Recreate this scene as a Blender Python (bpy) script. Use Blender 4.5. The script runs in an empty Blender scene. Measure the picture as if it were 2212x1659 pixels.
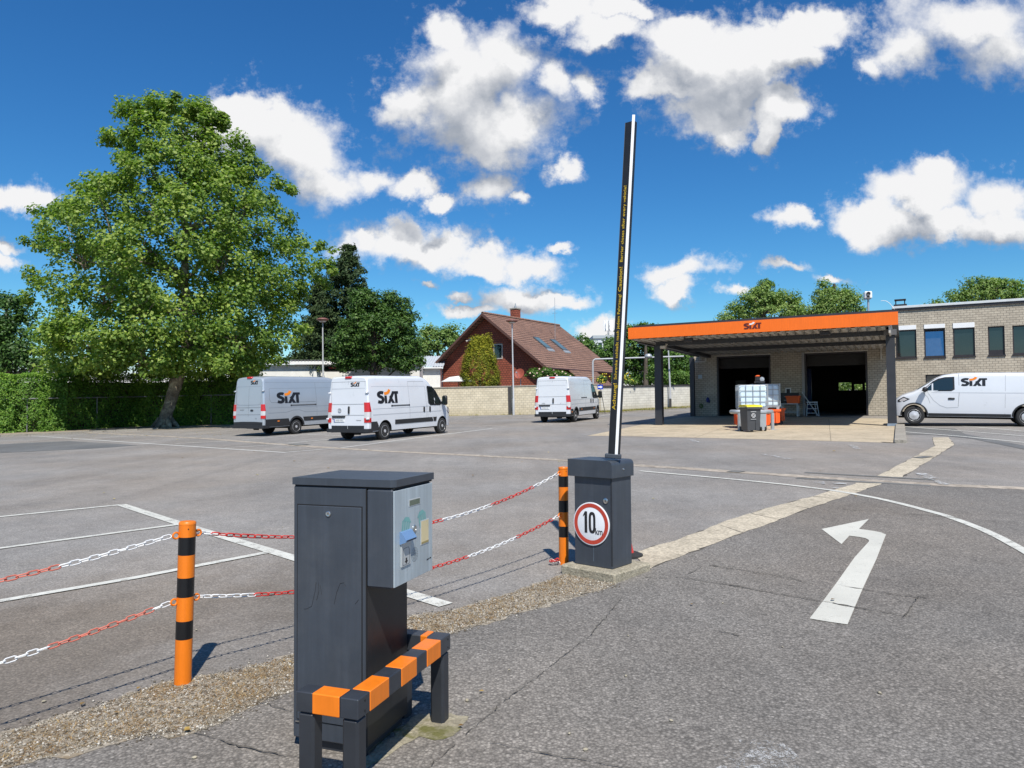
import bpy, bmesh, math, random
import numpy as np
from mathutils import Vector, Matrix, Quaternion

random.seed(7)
RNG = np.random.default_rng(11)
scene = bpy.context.scene
COL = scene.collection
R = math.radians
pi = math.pi

# ------------------------------------------------------------------ camera frame
F, CX, CY, HOR = 1560.0, 1106.0, 829.5, 880.0
EYE = 1.78
ROLL = R(.4)
TILT = math.atan((HOR - CY) / F)
SX, SY = .014, .022           # the yard climbs gently away from the camera


def G(x, y):
    return SX * max(-70, min(70, x)) + SY * max(-15, min(76, y))


def ray(px, py):
    x, y = (px - CX) / F, -(py - CY) / F
    c, s = math.cos(ROLL), math.sin(ROLL)
    X, Y = c * x + s * y, -s * x + c * y
    return Vector((X, math.cos(TILT) - Y * math.sin(TILT), math.sin(TILT) + Y * math.cos(TILT)))


CAM = Vector((0, 0, EYE))


def gp(px, py, dz=0.0):
    """point of the yard seen at a pixel of the photograph"""
    d = ray(px, py)
    k = -(EYE - dz) / (d.z - SX * d.x - SY * d.y)
    return CAM + d * k


def at_y(px, py, y):
    d = ray(px, py)
    return CAM + d * (y / d.y)


def on_plane(px, py, p, n):
    d = ray(px, py)
    k = (Vector(p) - CAM).dot(n) / d.dot(n)
    return CAM + d * k


GN = Vector((-SX, -SY, 1)).normalized()
GTILT = Vector((0, 0, 1)).rotation_difference(GN).to_matrix().to_4x4()


# ------------------------------------------------------------------ mesh builder
class MB:
    def __init__(s):
        s.v, s.f, s.m = [], [], []
        s.M = None
        s.mi = 0

    def add(s, vs, fs):
        n = len(s.v)
        if s.M is not None:
            vs = [tuple(s.M @ Vector(p)) for p in vs]
        s.v += [tuple(p) for p in vs]
        s.f += [tuple(i + n for i in f) for f in fs]
        s.m += [s.mi] * len(fs)
        return s

    def box(s, x0, x1, y0, y1, z0, z1, b=0.0):
        x0, x1 = min(x0, x1), max(x0, x1)
        y0, y1 = min(y0, y1), max(y0, y1)
        z0, z1 = min(z0, z1), max(z0, z1)
        if b <= 0:
            vs = [(x0, y0, z0), (x1, y0, z0), (x1, y1, z0), (x0, y1, z0), (x0, y0, z1), (x1, y0, z1), (x1, y1, z1), (x0, y1, z1)]
            fs = [(0, 3, 2, 1), (4, 5, 6, 7), (0, 1, 5, 4), (1, 2, 6, 5), (2, 3, 7, 6), (3, 0, 4, 7)]
            return s.add(vs, fs)
        b = min(b, (x1 - x0) * .45, (y1 - y0) * .45, (z1 - z0) * .45)
        vs, idx = [], {}
        lim = ((x0, x1), (y0, y1), (z0, z1))
        for cx in (0, 1):
            for cy in (0, 1):
                for cz in (0, 1):
                    c = (cx, cy, cz)
                    for a in range(3):
                        p = []
                        for k in range(3):
                            q = lim[k][c[k]]
                            if k != a:
                                q += b if c[k] == 0 else -b
                            p.append(q)
                        idx[(c, a)] = len(vs)
                        vs.append(tuple(p))
        fs = []
        for a in range(3):
            o = [k for k in range(3) if k != a]
            for sgn in (0, 1):
                q = []
                for (i, j) in ((0, 0), (1, 0), (1, 1), (0, 1)):
                    c = [0, 0, 0]
                    c[a] = sgn
                    c[o[0]], c[o[1]] = i, j
                    q.append(idx[(tuple(c), a)])
                fs.append(tuple(q))
            for i in (0, 1):
                for j in (0, 1):
                    c0, c1 = [0, 0, 0], [0, 0, 0]
                    c0[o[0]], c0[o[1]] = i, j
                    c1[o[0]], c1[o[1]] = i, j
                    c1[a] = 1
                    c0, c1 = tuple(c0), tuple(c1)
                    fs.append((idx[(c0, o[0])], idx[(c1, o[0])], idx[(c1, o[1])], idx[(c0, o[1])]))
        for cx in (0, 1):
            for cy in (0, 1):
                for cz in (0, 1):
                    c = (cx, cy, cz)
                    fs.append((idx[(c, 0)], idx[(c, 1)], idx[(c, 2)]))
        return s.add(vs, fs)

    def tube(s, pts, r, n=8, caps=True, closed=False):
        pts = [Vector(p) for p in pts]
        m = len(pts)
        rs = r if isinstance(r, (list, tuple)) else [r] * m
        vs, fs = [], []
        t0 = (pts[1] - pts[0]).normalized()
        up = Vector((0, 0, 1)) if abs(t0.z) < .9 else Vector((1, 0, 0))
        nrm = (up - t0 * up.dot(t0)).normalized()
        for i in range(m):
            if closed:
                t = (pts[(i + 1) % m] - pts[i - 1]).normalized()
            else:
                a, b = pts[max(0, i - 1)], pts[min(m - 1, i + 1)]
                t = (b - a).normalized()
            nrm = (nrm - t * nrm.dot(t)).normalized()
            bi = t.cross(nrm)
            for k in range(n):
                a = 2 * pi * k / n
                vs.append(pts[i] + (nrm * math.cos(a) + bi * math.sin(a)) * rs[i])
        for i in range(m if closed else m - 1):
            j = (i + 1) % m
            for k in range(n):
                k2 = (k + 1) % n
                fs.append((i * n + k, i * n + k2, j * n + k2, j * n + k))
        if caps and not closed:
            fs.append(tuple(range(n))[::-1])
            fs.append(tuple((m - 1) * n + k for k in range(n)))
        return s.add(vs, fs)

    def lathe(s, prof, n=24, axis='z', c=(0, 0, 0), caps=True):
        vs, fs = [], []
        m = len(prof)
        for (r, z) in prof:
            for k in range(n):
                a = 2 * pi * k / n
                p = (r * math.cos(a), r * math.sin(a), z)
                if axis == 'x':
                    p = (p[2], p[0], p[1])
                elif axis == 'y':
                    p = (p[1], p[2], p[0])
                vs.append((p[0] + c[0], p[1] + c[1], p[2] + c[2]))
        for i in range(m - 1):
            for k in range(n):
                k2 = (k + 1) % n
                fs.append((i * n + k, i * n + k2, (i + 1) * n + k2, (i + 1) * n + k))
        if caps:
            if prof[0][0] > 1e-6:
                fs.append(tuple(range(n))[::-1])
            if prof[-1][0] > 1e-6:
                fs.append(tuple((m - 1) * n + k for k in range(n)))
        return s.add(vs, fs)

    def prism(s, poly, a0, a1, axis='y'):
        def P(p, a):
            if axis == 'y':
                return (p[0], a, p[1])
            if axis == 'x':
                return (a, p[0], p[1])
            return (p[0], p[1], a)
        n = len(poly)
        vs = [P(p, a0) for p in poly] + [P(p, a1) for p in poly]
        fs = [tuple(range(n))[::-1], tuple(range(n, 2 * n))]
        for i in range(n):
            j = (i + 1) % n
            fs.append((i, j, n + j, n + i))
        return s.add(vs, fs)

    def slab(s, quadpts, thick):
        """polygon in space with a thickness along -normal"""
        q = [Vector(p) for p in quadpts]
        nrm = (q[1] - q[0]).cross(q[-1] - q[0]).normalized()
        n = len(q)
        vs = q + [p - nrm * thick for p in q]
        fs = [tuple(range(n)), tuple(range(n, 2 * n))[::-1]]
        for i in range(n):
            j = (i + 1) % n
            fs.append((i, n + i, n + j, j))
        return s.add(vs, fs)

    def build(s, name, mats, parent=None, smooth=None, recalc=True, loc=None):
        me = bpy.data.meshes.new(name)
        me.from_pydata(s.v, [], s.f)
        if not isinstance(mats, (list, tuple)):
            mats = [mats]
        for m in mats:
            me.materials.append(m)
        if len(mats) > 1:
            me.polygons.foreach_set('material_index', s.m)
        if recalc:
            bm = bmesh.new()
            bm.from_mesh(me)
            bmesh.ops.recalc_face_normals(bm, faces=bm.faces)
            bm.to_mesh(me)
            bm.free()
        if smooth is not None:
            me.polygons.foreach_set('use_smooth', [True] * len(me.polygons))
            me.set_sharp_from_angle(angle=R(smooth))
        me.update()
        o = bpy.data.objects.new(name, me)
        COL.objects.link(o)
        if parent is not None:
            o.parent = parent
        if loc is not None:
            o.location = loc
        return o


def tag(o, label, cat, group=None, kind=None):
    if label:
        o['label'] = label
    if cat:
        o['category'] = cat
    if group:
        o['group'] = group
    if kind:
        o['kind'] = kind
    return o


def thing(name, label, cat, loc=(0, 0, 0), rz=0.0, group=None, tilt=False):
    o = bpy.data.objects.new(name, None)
    COL.objects.link(o)
    o.empty_display_size = .3
    M = Matrix.Translation(Vector(loc))
    if tilt:
        M = M @ GTILT
    o.matrix_basis = M @ Matrix.Rotation(rz, 4, 'Z')
    return tag(o, label, cat, group)


def struct(name, mb, mats, **k):
    o = mb.build(name, mats, **k)
    o['kind'] = 'structure'
    return o


def text_obj(name, body, size, m, parent, M, align='CENTER', ext=.0008, bold=0.0, sx=1.0):
    cu = bpy.data.curves.new(name, 'FONT')
    cu.body = body
    cu.size = size
    cu.align_x = align
    cu.align_y = 'CENTER'
    cu.extrude = ext
    cu.offset = bold
    cu.resolution_u = 4
    tmp = bpy.data.objects.new('tmp', cu)
    COL.objects.link(tmp)
    dg = bpy.context.evaluated_depsgraph_get()
    me = bpy.data.meshes.new_from_object(tmp.evaluated_get(dg))
    bpy.data.objects.remove(tmp)
    bpy.data.curves.remove(cu)
    me.materials.clear()
    me.materials.append(m)
    me.name = name
    me.transform(M @ Matrix.Scale(sx, 4, (1, 0, 0)))
    o = bpy.data.objects.new(name, me)
    COL.objects.link(o)
    o.parent = parent
    return o


# ------------------------------------------------------------------ materials
def nmat(name):
    m = bpy.data.materials.new(name)
    m.use_nodes = True
    nt = m.node_tree
    b = nt.nodes['Principled BSDF']
    return m, nt, b


def N(nt, typ, **k):
    n = nt.nodes.new(typ)
    for a, v in k.items():
        setattr(n, a, v)
    return n


def L(nt, a, b):
    nt.links.new(a, b)


def mixc(nt, fac, a, b, blend='MIX'):
    n = nt.nodes.new('ShaderNodeMix')
    n.data_type = 'RGBA'
    n.blend_type = blend
    for sock, val in ((n.inputs[0], fac), (n.inputs[6], a), (n.inputs[7], b)):
        if isinstance(val, bpy.types.NodeSocket):
            nt.links.new(val, sock)
        elif isinstance(val, (int, float)):
            sock.default_value = val
        else:
            sock.default_value = (*val, 1) if len(val) == 3 else val
    return n.outputs[2]


def math_(nt, op, a, b=None, c=None, clamp=False):
    n = nt.nodes.new('ShaderNodeMath')
    n.operation = op
    n.use_clamp = clamp
    for i, val in enumerate((a, b, c)):
        if val is None:
            continue
        if isinstance(val, bpy.types.NodeSocket):
            nt.links.new(val, n.inputs[i])
        else:
            n.inputs[i].default_value = val
    return n.outputs[0]


def ramp(nt, fac, stops):
    n = nt.nodes.new('ShaderNodeValToRGB')
    nt.links.new(fac, n.inputs[0])
    els = n.color_ramp.elements
    while len(els) < len(stops):
        els.new(.5)
    for e, (p, c) in zip(els, stops):
        e.position = p
        e.color = (c, c, c, 1) if isinstance(c, (int, float)) else (*c, 1)
    return n.outputs[0]


def objco(nt):
    return N(nt, 'ShaderNodeTexCoord').outputs['Object']


def noise(nt, vec, scale, detail=4, rough=.55, dist=0.0):
    n = nt.nodes.new('ShaderNodeTexNoise')
    n.inputs['Scale'].default_value = scale
    n.inputs['Detail'].default_value = detail
    n.inputs['Roughness'].default_value = rough
    n.inputs['Distortion'].default_value = dist
    nt.links.new(vec, n.inputs['Vector'])
    return n.outputs['Fac']


def voro(nt, vec, scale, feature='F1', out='Distance', rnd=1.0):
    n = nt.nodes.new('ShaderNodeTexVoronoi')
    n.feature = feature
    n.inputs['Scale'].default_value = scale
    n.inputs['Randomness'].default_value = rnd
    nt.links.new(vec, n.inputs['Vector'])
    return n.outputs[out]


def bump(nt, b, h, strength=.3, dist=.01):
    n = nt.nodes.new('ShaderNodeBump')
    n.inputs['Strength'].default_value = strength
    n.inputs['Distance'].default_value = dist
    nt.links.new(h, n.inputs['Height'])
    nt.links.new(n.outputs[0], b.inputs['Normal'])


def mat(name, col, rough=.5, metal=0.0, var=.10, scale=5.0, bmp=0.0, bscale=80.0, coat=0.0, spec=None, stain=None, stain_amt=.3, chips=None, chip_at=.70, streak=0.0):
    m, nt, b = nmat(name)
    co = objco(nt)
    n1 = noise(nt, co, scale, 6, .6)
    lo = tuple(c * (1 - var) for c in col)
    hi = tuple(min(1, c * (1 + var)) for c in col)
    f = ramp(nt, n1, [(.3, 0.0), (.7, 1.0)])
    c = mixc(nt, f, lo, hi)
    if stain is not None:
        n2 = noise(nt, co, scale * .35, 8, .7)
        f2 = ramp(nt, n2, [(.48, 0.0), (.72, stain_amt)])
        c = mixc(nt, f2, c, stain)
    if chips is not None:
        n3 = noise(nt, co, 26, 4, .6, .5)
        c = mixc(nt, ramp(nt, n3, [(chip_at, 0.0), (chip_at + .03, .8)]), c, chips)
    if streak > 0:
        # dried rain runs
        mp = N(nt, 'ShaderNodeMapping')
        L(nt, co, mp.inputs[0])
        mp.inputs['Scale'].default_value = (1, 1, .06)
        n4 = noise(nt, mp.outputs[0], 24, 5, .65)
        c = mixc(nt, 1.0, c, ramp(nt, n4, [(.36, 1 - streak), (.52, 1.0), (.68, 1 + streak * 1.6)]), 'MULTIPLY')
    L(nt, c, b.inputs['Base Color'])
    rr = math_(nt, 'MULTIPLY_ADD', n1, .25, rough - .12, clamp=True)
    L(nt, rr, b.inputs['Roughness'])
    b.inputs['Metallic'].default_value = metal
    b.inputs['Coat Weight'].default_value = coat
    b.inputs['Coat Roughness'].default_value = .08
    if spec is not None:
        b.inputs['Specular IOR Level'].default_value = spec
    if bmp > 0:
        bump(nt, b, noise(nt, co, bscale, 3), bmp, .004)
    return m


def asphalt_mat(name, c0, grain=.45, seed=0.0, blotch=.16, warm=0.0, dirt=None):
    m, nt, b = nmat(name)
    co = N(nt, 'ShaderNodeMapping')
    L(nt, objco(nt), co.inputs[0])
    co.inputs['Location'].default_value = (seed, seed * .7, 0)
    v = co.outputs[0]
    vc = N(nt, 'ShaderNodeTexVoronoi')
    vc.inputs['Scale'].default_value = 62
    L(nt, v, vc.inputs['Vector'])
    sep = N(nt, 'ShaderNodeSeparateColor')
    L(nt, vc.outputs['Color'], sep.inputs[0])
    stone = sep.outputs[0]
    edge = vc.outputs['Distance']
    big = noise(nt, v, .35, 7, .62)
    mid = noise(nt, v, 3.2, 5, .65)
    fine = noise(nt, v, 160, 2, .6)
    g = ramp(nt, stone, [(0, .62), (.45, .92), (.85, 1.10), (1, 1.5)])
    dk = ramp(nt, edge, [(.25, 1.0), (.75, .5)])
    base = mixc(nt, 1.0, (*c0, 1), g, 'MULTIPLY')
    base2 = mixc(nt, grain, (*c0, 1), base)
    base2 = mixc(nt, grain, base2, mixc(nt, 1.0, base2, dk, 'MULTIPLY'))
    f = ramp(nt, fine, [(.3, .82), (.7, 1.16)])
    base2 = mixc(nt, 1.0, base2, f, 'MULTIPLY')
    bl = ramp(nt, big, [(.33, 1 - blotch), (.5, 1.0), (.68, 1 + blotch)])
    base2 = mixc(nt, 1.0, base2, bl, 'MULTIPLY')
    ml = ramp(nt, mid, [(.3, .91), (.7, 1.08)])
    base2 = mixc(nt, 1.0, base2, ml, 'MULTIPLY')
    wn = noise(nt, v, .16, 4, .6)
    wf = ramp(nt, wn, [(.42, 0.0), (.68, .55 + warm)])
    base2 = mixc(nt, wf, base2, mixc(nt, 1.0, base2, (1.10, .99, .87, 1), 'MULTIPLY'))
    # long faint drag marks and tyre wear
    mp = N(nt, 'ShaderNodeMapping')
    L(nt, v, mp.inputs[0])
    mp.inputs['Rotation'].default_value = (0, 0, R(24))
    mp.inputs['Scale'].default_value = (1.0, .10, 1)
    tw = noise(nt, mp.outputs[0], 1.5, 6, .6, .3)
    base2 = mixc(nt, 1.0, base2, ramp(nt, tw, [(.30, .90), (.5, 1.0), (.7, 1.07)]), 'MULTIPLY')
    fs = noise(nt, v, 14, 7, .7)
    base2 = mixc(nt, ramp(nt, fs, [(.66, 0.0), (.78, .30)]), base2, tuple(c * 1.55 for c in c0))
    # oil spots and tyre polish
    sp = noise(nt, v, 1.1, 3, .5)
    sf = ramp(nt, sp, [(.70, 0.0), (.78, .35)])
    base2 = mixc(nt, sf, base2, tuple(c * .45 for c in c0))
    if dirt is not None:
        # a broad brown stain with a ragged outline, as left by standing water and soil
        mp2 = N(nt, 'ShaderNodeMapping')
        mp2.vector_type = 'TEXTURE'
        L(nt, objco(nt), mp2.inputs[0])
        mp2.inputs['Location'].default_value = (dirt[0], dirt[1], 0)
        mp2.inputs['Rotation'].default_value = (0, 0, R(48))
        mp2.inputs['Scale'].default_value = (dirt[2], dirt[3], 1)
        ln_ = N(nt, 'ShaderNodeVectorMath')
        ln_.operation = 'LENGTH'
        L(nt, mp2.outputs[0], ln_.inputs[0])
        dd = math_(nt, 'ADD', ln_.outputs['Value'], math_(nt, 'MULTIPLY_ADD', noise(nt, v, .7, 7, .65), 1.5, -.75))
        base2 = mixc(nt, ramp(nt, dd, [(.35, .80), (1.0, 0.0)]), base2, mixc(nt, 1.0, base2, (.66, .59, .51, 1), 'MULTIPLY'))
    L(nt, base2, b.inputs['Base Color'])
    b.inputs['Roughness'].default_value = .88
    b.inputs['Specular IOR Level'].default_value = .3
    h = math_(nt, 'ADD', math_(nt, 'MULTIPLY', edge, -.9), math_(nt, 'MULTIPLY', fine, .5))
    bump(nt, b, h, .55, .006)
    return m


def concrete_mat(name, c0, pebbly=.5, scale=45.0, dark=(.10, .085, .06), moss=None, joints=None):
    m, nt, b = nmat(name)
    v = objco(nt)
    vc = N(nt, 'ShaderNodeTexVoronoi')
    vc.inputs['Scale'].default_value = scale
    L(nt, v, vc.inputs['Vector'])
    sep = N(nt, 'ShaderNodeSeparateColor')
    L(nt, vc.outputs['Color'], sep.inputs[0])
    g = ramp(nt, sep.outputs[1], [(0, .55), (.5, .95), (1, 1.35)])
    big = noise(nt, v, 1.1, 8, .68)
    c = mixc(nt, pebbly, (*c0, 1), mixc(nt, 1.0, (*c0, 1), g, 'MULTIPLY'))
    bl = ramp(nt, big, [(.3, .74), (.5, 1.0), (.7, 1.16)])
    c = mixc(nt, 1.0, c, bl, 'MULTIPLY')
    n2 = noise(nt, v, 7, 6, .7)
    c = mixc(nt, ramp(nt, n2, [(.56, 0.0), (.74, .75)]), c, dark)
    if moss is not None:
        n3 = noise(nt, v, 5, 5, .6, .4)
        c = mixc(nt, ramp(nt, n3, [(.50, 0.0), (.62, .85)]), c, moss)
    L(nt, c, b.inputs['Base Color'])
    b.inputs['Roughness'].default_value = .92
    b.inputs['Specular IOR Level'].default_value = .25
    bump(nt, b, math_(nt, 'ADD', vc.outputs['Distance'], n2), .5, .008)
    return m


def brick_mat(name, c1, c2, mortar, w=.25, h=.125, ms=.012, rough=.85, var=.5, stain=None, offset=.5):
    m, nt, b = nmat(name)
    v = objco(nt)
    s = N(nt, 'ShaderNodeSeparateXYZ')
    L(nt, v, s.inputs[0])
    cb = N(nt, 'ShaderNodeCombineXYZ')
    L(nt, math_(nt, 'ADD', s.outputs[0], s.outputs[1]), cb.inputs[0])
    L(nt, s.outputs[2], cb.inputs[1])
    br = N(nt, 'ShaderNodeTexBrick')
    L(nt, cb.outputs[0], br.inputs['Vector'])
    br.offset = offset
    br.inputs['Color1'].default_value = (*c1, 1)
    br.inputs['Color2'].default_value = (*c2, 1)
    br.inputs['Mortar'].default_value = (*mortar, 1)
    br.inputs['Scale'].default_value = 1
    br.inputs['Mortar Size'].default_value = ms
    br.inputs['Mortar Smooth'].default_value = .2
    br.inputs['Brick Width'].default_value = w
    br.inputs['Row Height'].default_value = h
    n1 = noise(nt, v, 1.2, 7, .65)
    c = mixc(nt, 1.0, br.outputs['Color'], ramp(nt, n1, [(.3, .82), (.7, 1.12)]), 'MULTIPLY')
    n4 = noise(nt, v, 30, 4, .7)
    c = mixc(nt, 1.0, c, ramp(nt, n4, [(.3, .86), (.7, 1.1)]), 'MULTIPLY')
    if stain is not None:
        # damp band along the foot of the wall, with a ragged edge
        zz = math_(nt, 'MULTIPLY_ADD', noise(nt, v, 1.6, 6, .65), .9, -.45)
        zf = math_(nt, 'SUBTRACT', 1.0, math_(nt, 'MULTIPLY', math_(nt, 'ADD', s.outputs[2], zz), 1.7), clamp=True)
        c = mixc(nt, math_(nt, 'MULTIPLY', zf, .55), c, stain)
    L(nt, c, b.inputs['Base Color'])
    b.inputs['Roughness'].default_value = rough
    b.inputs['Specular IOR Level'].default_value = .25
    bump(nt, b, math_(nt, 'MULTIPLY', br.outputs['Fac'], -1.0), .5, .008)
    return m


def paint_line_mat(name, col, wear=.35, scale=9.0, holes=.5):
    """road paint, worn through to the asphalt in places"""
    m, nt, b = nmat(name)
    v = objco(nt)
    n1 = noise(nt, v, scale, 8, .72)
    n2 = noise(nt, v, 130, 2, .6)
    n3 = noise(nt, v, 1.3, 5, .6)
    c = mixc(nt, ramp(nt, n3, [(.35, 0.0), (.7, .6)]), col, tuple(k * .72 for k in col))
    c = mixc(nt, ramp(nt, n2, [(.45, 0.0), (.65, .35)]), c, tuple(k * .6 for k in col))
    L(nt, c, b.inputs['Base Color'])
    b.inputs['Roughness'].default_value = .7
    t = N(nt, 'ShaderNodeBsdfTransparent')
    mx = N(nt, 'ShaderNodeMixShader')
    comb = math_(nt, 'ADD', math_(nt, 'MULTIPLY', n1, .7), math_(nt, 'MULTIPLY', n2, .3))
    f = ramp(nt, comb, [(max(0, holes - .04), 1.0), (holes + .04, 0.0)])
    f = math_(nt, 'MULTIPLY', math_(nt, 'SUBTRACT', 1.0, f), wear)
    L(nt, f, mx.inputs[0])
    L(nt, b.outputs[0], mx.inputs[1])
    L(nt, t.outputs[0], mx.inputs[2])
    L(nt, mx.outputs[0], nt.nodes['Material Output'].inputs[0])
    return m


def leaf_mat(name, c_lo, c_mid, c_hi, transl=.35, rough=.45):
    m, nt, b = nmat(name)
    at = N(nt, 'ShaderNodeAttribute')
    at.attribute_name = 'tint'
    c = ramp(nt, at.outputs['Fac'], [(0, c_lo), (.5, c_mid), (1, c_hi)])
    L(nt, c, b.inputs['Base Color'])
    b.inputs['Roughness'].default_value = rough
    b.inputs['Specular IOR Level'].default_value = .22
    t = N(nt, 'ShaderNodeBsdfTranslucent')
    L(nt, mixc(nt, 1.0, c, (1.25, 1.6, .5, 1), 'MULTIPLY'), t.inputs[0])
    mx = N(nt, 'ShaderNodeMixShader')
    mx.inputs[0].default_value = transl
    L(nt, b.outputs[0], mx.inputs[1])
    L(nt, t.outputs[0], mx.inputs[2])
    L(nt, mx.outputs[0], nt.nodes['Material Output'].inputs[0])
    return m


def bark_mat(name, c1, c2, c3, sc=3.0):
    m, nt, b = nmat(name)
    v = objco(nt)
    n1 = noise(nt, v, sc, 5, .6, .6)
    n2 = noise(nt, v, sc * 6, 4, .7)
    c = ramp(nt, n1, [(.34, c1), (.5, c2), (.66, c3)])
    c = mixc(nt, 1.0, c, ramp(nt, n2, [(.3, .6), (.7, 1.25)]), 'MULTIPLY')
    L(nt, c, b.inputs['Base Color'])
    b.inputs['Roughness'].default_value = .9
    bump(nt, b, n2, .6, .02)
    return m


def glass_mat(name, col=(.02, .025, .03), rough=.05):
    m, nt, b = nmat(name)
    v = objco(nt)
    n1 = noise(nt, v, 1.4, 3)
    c = mixc(nt, n1, tuple(k * .6 for k in col), tuple(k * 1.5 for k in col))
    L(nt, c, b.inputs['Base Color'])
    b.inputs['Roughness'].default_value = rough
    b.inputs['Specular IOR Level'].default_value = .9
    bump(nt, b, noise(nt, v, .8, 2), .05, .02)
    return m


M = {}
M['asphalt'] = asphalt_mat('asphalt', (.280, .264, .243), grain=.55, warm=.15, dirt=(-3.9, 4.6, 5.2, 2.6))
M['asphalt_near'] = asphalt_mat('asphalt_near', (.232, .216, .194), grain=.85, seed=31, blotch=.12)
M['asphalt_patch'] = asphalt_mat('asphalt_patch', (.15, .153, .15), grain=.35, seed=13)
M['asphalt_seal'] = asphalt_mat('asphalt_seal', (.16, .165, .16), grain=.2, seed=5)
M['slab'] = concrete_mat('forecourt_concrete', (.45, .375, .265), pebbly=.25, scale=30)
M['strip'] = concrete_mat('strip_concrete', (.47, .41, .31), pebbly=.55, scale=38)
M['gutter'] = concrete_mat('gutter_setts', (.36, .31, .25), pebbly=.6, scale=9)
M['kerb'] = concrete_mat('kerb_stone', (.30, .275, .23), pebbly=.3, scale=30)
M['plinth'] = concrete_mat('plinth_concrete', (.33, .295, .22), pebbly=.6, scale=70, dark=(.10, .095, .05), moss=None)
M['mossy'] = concrete_mat('mossy_concrete', (.28, .25, .18), pebbly=.5, scale=60, moss=(.10, .10, .02))
M['verge'] = concrete_mat('verge_dirt', (.31, .27, .21), pebbly=.9, scale=42, dark=(.085, .055, .03), moss=(.22, .165, .10))
M['line'] = paint_line_mat('line_paint', (.64, .63, .56), wear=.55, holes=.56)
M['arrow_paint'] = paint_line_mat('arrow_paint', (.60, .585, .51), wear=.22, holes=.60)
M['line_old'] = paint_line_mat('old_line_paint', (.64, .63, .58), wear=.45, holes=.56)
M['marking_ghost'] = paint_line_mat('ghost_line_paint', (.46, .455, .435), wear=1.0, holes=.45, scale=14)
M['line_faint'] = paint_line_mat('faint_line_paint', (.55, .55, .53), wear=.9, holes=.47, scale=5)
M['crack'] = mat('crack_dirt', (.085, .075, .06), .95, var=.4, scale=20)
M['anthracite'] = mat('anthracite_paint', (.044, .053, .067), .42, var=.12, scale=3, bmp=.08, bscale=220, stain=(.11, .115, .12), stain_amt=.38, chips=(.15, .15, .15), chip_at=.745, streak=.07)
M['anthracite_dark'] = mat('anthracite_dark_paint', (.024, .027, .033), .5, var=.15, scale=4, bmp=.06, bscale=200)
M['dark_gap'] = mat('dark_gap', (.008, .008, .009), .8, var=.1)
M['orange'] = mat('orange_paint', (.76, .185, .008), .38, var=.06, scale=4, bmp=.03, bscale=150, stain=(.45, .13, .02), stain_amt=.18, chips=(.16, .07, .03), chip_at=.715, streak=.06)
M['black_band'] = mat('black_band_paint', (.005, .005, .006), .4, var=.2, scale=6, chips=(.42, .14, .02), chip_at=.725)
M['steel'] = mat('brushed_steel', (.62, .62, .60), .3, metal=1.0, var=.1, scale=20)
M['panel'] = mat('panel_aluminium', (.42, .48, .51), .38, metal=.25, var=.06, scale=3, stain=(.30, .32, .33), stain_amt=.5, streak=.12)
M['teal'] = mat('teal_print', (.17, .38, .36), .5, var=.05)
M['teal_pale'] = mat('teal_pale_print', (.36, .58, .56), .5, var=.05)
M['cover_blue'] = mat('blue_slot_cover', (.13, .23, .40), .35, var=.08)
M['slot_plate'] = mat('slot_plate_metal', (.50, .52, .52), .35, metal=.3, var=.06)
M['lcd'] = mat('lcd_glass', (.12, .15, .11), .12, var=.2)
M['cream'] = mat('cream_ticket_tray', (.62, .52, .30), .3, var=.08)
M['white'] = mat('white_plastic', (.80, .80, .79), .4, var=.04, scale=3)
M['sign_white'] = mat('sign_white', (.80, .81, .82), .3, var=.03)
M['sign_red'] = mat('sign_red', (.50, .055, .03), .35, var=.06)
M['black'] = mat('black_plastic', (.016, .016, .018), .45, var=.2)
M['yellow_text'] = mat('yellow_letters', (.66, .44, .015), .5, var=.05)
M['chain_red'] = mat('chain_red', (.55, .030, .022), .4, var=.15, scale=30)
M['chain_red_faded'] = mat('chain_red_faded', (.58, .16, .11), .5, var=.12, scale=30)
M['chain_white'] = mat('chain_white', (.74, .74, .73), .4, var=.08, scale=30)
M['van_white'] = mat('white_car_paint', (.66, .68, .71), .3, var=.025, scale=1.2, coat=.6, stain=(.55, .55, .53), stain_amt=.14)
M['van_silver'] = mat('silver_car_paint', (.42, .46, .50), .32, metal=.35, var=.03, scale=1.2, coat=.6)
M['van_black'] = mat('unpainted_bumper', (.020, .021, .023), .55, var=.15, scale=3)
M['tyre'] = mat('tyre_rubber', (.022, .022, .022), .85, var=.25, scale=12)
M['rim'] = mat('steel_rim', (.55, .55, .56), .4, metal=.3, var=.1)
M['glass'] = glass_mat('van_glass', (.012, .016, .016))
M['lamp_red'] = mat('lamp_red', (.52, .012, .012), .15, var=.15, scale=20, coat=.5)
M['lamp_clear'] = mat('lamp_clear', (.55, .53, .53), .15, var=.1, scale=30, coat=.5)
M['lamp_amber'] = mat('lamp_amber', (.70, .20, .03), .2, var=.1)
M['seam'] = mat('panel_seam', (.10, .105, .11), .6, var=.1)
M['groove'] = mat('body_groove', (.43, .45, .48), .4, var=.03)
M['groove_s'] = mat('body_groove_silver', (.26, .29, .33), .4, var=.03)
M['logo_black'] = mat('logo_black', (.012, .012, .015), .4, var=.1)
M['logo_orange'] = mat('logo_orange', (.85, .24, .01), .4, var=.05)
M['plate'] = mat('number_plate', (.74, .75, .74), .4, var=.03)
M['plate_blue'] = mat('plate_blue', (.02, .06, .32), .4, var=.03)
M['blue_sign'] = mat('blue_sign', (.012, .045, .40), .35, var=.05)
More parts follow.
